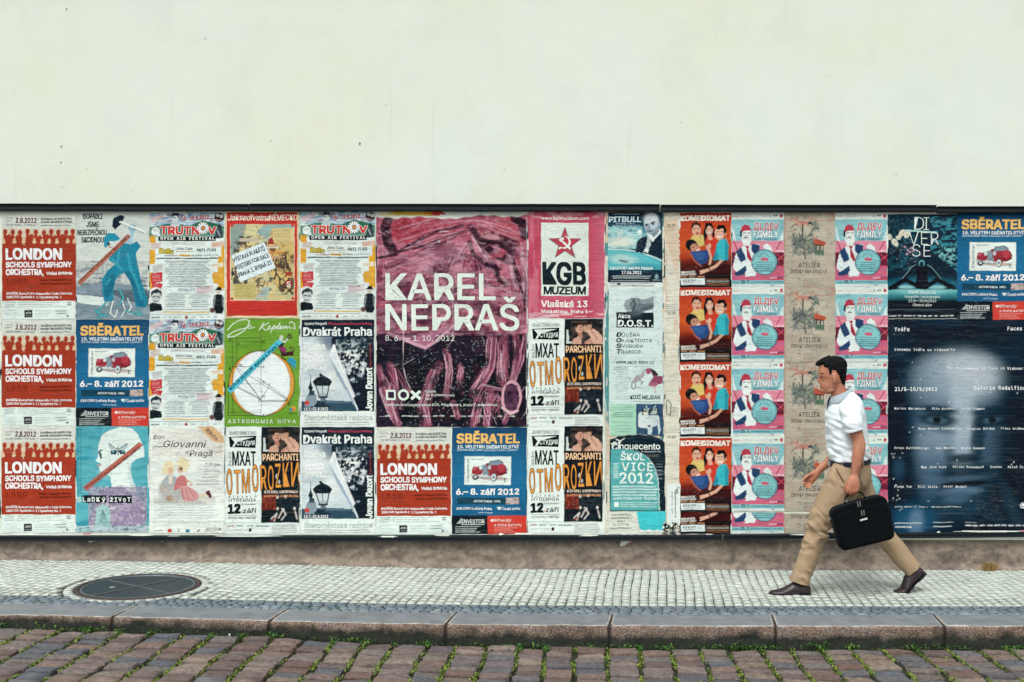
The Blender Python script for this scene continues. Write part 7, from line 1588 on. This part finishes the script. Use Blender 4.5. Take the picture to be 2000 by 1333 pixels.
near_leg = CL([(1659, 918, 19, 33, 27), (1652, 936, 22, 35.5, 28), (1641, 955, 22, 34.5, 27.5), (1629, 975, 21, 31.5, 26.5), (1616, 995, 20, 28, 24.5), (1605, 1012, 19, 25, 23), (1599, 1027, 18, 22, 21.5), (1595.5, 1042, 17, 21.2, 20.5), (1588.5, 1062, 15, 20.5, 20), (1580, 1085, 13, 19.5, 19), (1571, 1110, 11, 19, 18.5), (1563.5, 1131, 10, 19.4, 18.8), (1561, 1139, 10, 19.8, 19)])
far_leg = CL([(1661, 918, -20, 33, 27), (1668, 940, -22, 33, 27), (1681, 968, -22, 29.5, 26), (1695, 994, -21, 26, 24), (1709, 1018, -19, 23, 22), (1722, 1039, -17, 21.3, 21), (1735, 1055, -15, 20.3, 20.3), (1750, 1074, -13, 19.8, 19.6), (1765, 1093, -11, 18.8, 18.8), (1777, 1107, -10, 18, 18.3), (1782.5, 1113.5, -10, 18.3, 18.6)])
trousers = fuse('trousers', [loft(pelvis, 40, 6, 2.2), loft(near_leg, 30, 5), loft(far_leg, 30, 5)], .0045, M_KHAKI, man, 2, wr_tr)
vs, fs = [], []
def band(cx, y0, y1, tilt, ru, rd, n=56, power=2.2):
    vs, fs = [], []
    for k in range(n):
        a = k * math.tau / n; ca, sa = math.cos(a), math.sin(a); f = (abs(ca) ** power + abs(sa) ** power) ** (-1 / power)
        for (yy, e) in ((y0, 0), (y0, 1.4), (y1, 1.4), (y1, 0)): vs.append(PL(cx + ca * f * (ru + e), yy + tilt * ca, 0, sa * f * (rd + e)))
    for k in range(n):
        for j in range(4): fs.append((k*4+j, k*4+(j+1)%4, ((k+1)%n)*4+(j+1)%4, ((k+1)%n)*4+j))
    return vs, fs
vs, fs = band(1659, 897.5, 906.5, -4.0, 37.2, 47.6); belt = mesh_obj('belt', vs, fs, M_BELT, man, False)
mb = MB(); q = P3(1620.6, 906, 0); mb.box(q.x - .006, q.x + .001, -.017, .017, q.z - .018, q.z + .018); mb.obj('buckle', M_STEEL, belt)
for (x, d) in ((1634, 38.5), (1652, 49.9), (1672, 46.5)):
    q = P3(x, 902 - 4.0 * (x - 1659) / 37, d); mb = MB(); mb.box(q.x - .005, q.x + .005, q.y - .004, q.y + .004, q.z - .022, q.z + .022); mb.obj('belt_loop', M_KHAKI, trousers)
vs, fs = loft(CL([(1633, 915, 41, 1.0, 1.0), (1640, 928, 46, 1.0, 1.0), (1648, 942, 49.5, 1.0, 1.0)]), 8, 4); mesh_obj('pocket_seam', vs, fs, simple('seam_shadow', '#5d4c38', .9), trousers, True)

# shoes
def shoe(name, ax_, ay, d, ang, bend, label):
    """origin at the heel bottom; sole runs toward the toe; ang lifts the heel"""
    L = 80.0; vs, fs = [], []; st = 30; n = 20
    prof = [(0, 20, 7.5), (.04, 24, 10), (.12, 26.5, 11.6), (.22, 27, 11.5), (.32, 27.5, 11.2), (.42, 26, 11.6), (.5, 22, 12.6), (.6, 17.5, 14), (.7, 14.2, 14.6), (.8, 12.2, 13.4), (.9, 10, 10.4), (.96, 7.6, 7), (1.0, 4.5, 2.5)]
    ts = [p[0] for p in prof]; hs_ = [p[1] for p in prof]; ws = [p[2] for p in prof]
    def place(s, up, lat):
        # bend at the ball of the foot
        ball_s = .68 * L; a1 = ang; a2 = ang - bend
        if s <= ball_s: px_, py_ = s, up; c, n_ = math.cos(a1), math.sin(a1); X = -(px_ * c) - up * n_ * -0; 
        ca, sa = math.cos(a1), math.sin(a1)
        if s <= ball_s: X = -s * ca - up * sa * -1 * -1; Y = s * sa - up * ca; X = -s * ca - up * sa
        else:
            bx, by = -ball_s * ca, ball_s * sa; c2, s2 = math.cos(a2), math.sin(a2); k = (s - ball_s); X = bx - k * c2 - up * s2; Y = by + k * s2 - up * c2
        return PL(ax_ + X, ay + Y, d, lat)
    def build(z0f, z1f, wf, nm, mat, par, s0=0.0, s1=1.0, low=None):
        vs, fs = [], []
        for i in range(st + 1):
            t = s0 + (s1 - s0) * i / st; h = np.interp(t, ts, hs_); w = np.interp(t, ts, ws) * wf; z0 = z0f(t); z1 = z1f(t, h)
            for k in range(n):
                a = k * math.tau / n; ca, sa = math.cos(a), math.sin(a); e = 2.6
                f = (abs(ca) ** e + abs(sa) ** e) ** (-1 / e); taper = 1 - .35 * max(0, sa) if z1 - z0 > 8 else 1
                vs.append(place(t * L, z0 + (z1 - z0) * (.5 + .5 * sa * f), w * ca * f * taper))
        for i in range(st):
            for k in range(n): fs.append((i*n+k, i*n+(k+1)%n, (i+1)*n+(k+1)%n, (i+1)*n+k))
        fs.append(tuple(range(n))[::-1]); fs.append(tuple(st*n+k for k in range(n)))
        return mesh_obj(nm, vs, fs, mat, par, True)
    lift = lambda t: 3.0 * max(0, (t - .8) / .2) ** 2
    up = build(lambda t: 2.2 + lift(t), lambda t, h: h + lift(t) * .6, 1.0, name, M_LEATHER, man)
    build(lambda t: (0.0 if (t < .27 or t > .45) else 2.2) + lift(t), lambda t, h: 3.4 + lift(t), 1.07, 'sole', M_SOLE, up)
    build(lambda t: .0, lambda t, h: 5.0, 1.04, 'heel', M_SOLE, up, 0.0, .25)
    for k in range(4):
        p0 = place((.46 + k * .035) * L, np.interp(.46 + k * .035, ts, hs_) + .3, -4); p1 = place((.47 + k * .035) * L, np.interp(.47 + k * .035, ts, hs_) + .6, 4)
        mb = MB(); mb.tube([p0, (p0 + p1) / 2 + Vector((0, 0, .002)), p1], .0016, 6); mb.obj('lace', M_SOLE, up, True)
    p0 = place(.76 * L, 13, -11); p1 = place(.76 * L, 13.6, 11); pm = place(.77 * L, 14.4, 0)
    return up
shoe('shoe', *CP(1582, 1164, 10), 10, 0, 0, None)
shoe('shoe', *CP(1808.5, 1120.5, -10), -10, math.radians(44), math.radians(30), None)
# socks close the gap between hem and shoe
vs, fs = loft(CL([(1561, 1128, 10, 11, 10), (1562, 1140, 10, 11, 10), (1563, 1150, 10, 10.5, 9.5)]), 18, 3); mesh_obj('sock', vs, fs, simple('dark_sock', '#1b1a22', .9), man, True)
vs, fs = loft(CL([(1774, 1104, -10, 10.5, 10), (1781, 1113, -10, 10.5, 10), (1787, 1121, -10, 9.5, 9)]), 18, 3); mesh_obj('sock', vs, fs, bpy.data.materials['dark_sock'], man, True)

# ------------------------------------------------------------------ the briefcase
bag = empty('laptop_bag', P3(*CP(1680, 1020, 63), 0) + Vector((man_x, man_y, man_z)))
tag(bag, 'flat black laptop bag with a small silver tag hanging from the man\'s hand', 'laptop bag')
def BQ(x, y, d): return Vector(((x - 1680) / MU * .967, -(d + 2) / MU, (1020 - y) / MU * .967))
corners = [(1618, 996), (1722, 962.5), (1736, 984), (1744.5, 1050), (1643, 1074.5)]
corners = [(1617, 993.5), (1727, 962.5), (1745, 1050), (1640.5, 1075.5)]
def rounded(cs, r, n=7, ins=0.0):
    out = []; m = len(cs); cx = sum(c[0] for c in cs) / m; cy = sum(c[1] for c in cs) / m
    cs = [(c[0] + (cx - c[0]) * ins, c[1] + (cy - c[1]) * ins) for c in cs]
    for i in range(m):
        p0, p, p1 = Vector(cs[i-1]), Vector(cs[i]), Vector(cs[(i+1) % m]); a = (p0 - p).normalized(); b = (p1 - p).normalized(); rr = r[i] if isinstance(r, (list, tuple)) else r
        A, B = p + a * rr, p + b * rr
        for k in range(n): t = k / (n - 1); out.append((A * (1-t)**2 + p * 2*t*(1-t) + B * t*t))
    return out
def slab(name, cs, r, levels, mat, parent):
    vs, fs = [], []; rings = [rounded(cs, r, 7, ins) for ins, d in levels]; m = len(rings[0])
    for (ins, d), rg in zip(levels, rings): vs += [BQ(p.x, p.y, d) for p in rg]
    for L in range(len(levels) - 1):
        for k in range(m): fs.append((L*m+k, L*m+(k+1)%m, (L+1)*m+(k+1)%m, (L+1)*m+k))
    fs.append(tuple(range(m))[::-1]); fs.append(tuple((len(levels)-1)*m + k for k in range(m)))
    return mesh_obj(name, vs, fs, mat, parent, False)
RR = (20, 24, 13, 13)
shell = slab('shell', corners, RR, [(.06, 51), (.015, 52.5), (0, 56), (0, 70), (.015, 73.5), (.06, 75)], M_BAG, bag)
slab('front_pocket', [(1624, 1004), (1731, 976), (1742, 1046), (1643.5, 1070)], RR, [(.0, 74), (.0, 76.5), (.03, 78.5)], M_BAG, bag)
for lv in (56, 70):
    pts = [BQ(p.x, p.y, lv) for p in rounded(corners, RR, 7, -.004)]; mb = MB(); mb.tube(pts + pts[:1], .0022, 6); mb.obj('piping', simple('black_piping', '#0b1a20', .5), bag, True)
mb = MB(); mb.tube([BQ(1649, 986, 63), BQ(1651, 972, 63), BQ(1658, 965.5, 61.5), BQ(1668, 962.5, 61), BQ(1676, 961, 61.5), BQ(1683, 963, 63), BQ(1690, 974, 63)], [.004, .005, .0065, .007, .0065, .005, .004], 10); mb.obj('handle', M_BAG, bag, True)
for (x, y, nm) in ((1669, 978, 'zip_pull'), (1673.5, 977, 'zip_pull'), (1676.5, 995, 'zip_pull'), (1681, 994, 'zip_pull')):
    mb = MB(); a, b = BQ(x, y, 79.5), BQ(x + 1.5, y + 10, 79.5); mb.tube([a, b], .0034, 6); mb.obj(nm, M_STEEL, bag)
a = BQ(1681, 1012, 80); mb = MB(); mb.box(-.025, .025, -.002, .002, -.006, .006); tg = mb.obj('metal_tag', simple('silver_tag', '#c2cac8', .45), bag); tg.location = a; tg.rotation_euler = (0, -.26, 0)
mb = MB(); mb.box(-.014, .014, -.012, .012, -.011, .011); tg = mb.obj('strap_ring', M_STEEL, bag); tg.location = BQ(1620, 1013, 63); tg.scale = (.5, .6, .6)
mb = MB(); mb.box(-.012, .012, -.008, .008, -.016, .016); tg = mb.obj('strap_ring', M_STEEL, bag); tg.location = BQ(1651, 977.5, 69); tg.scale = (.4, .5, .5); tg.rotation_euler = (0, .5, 0)
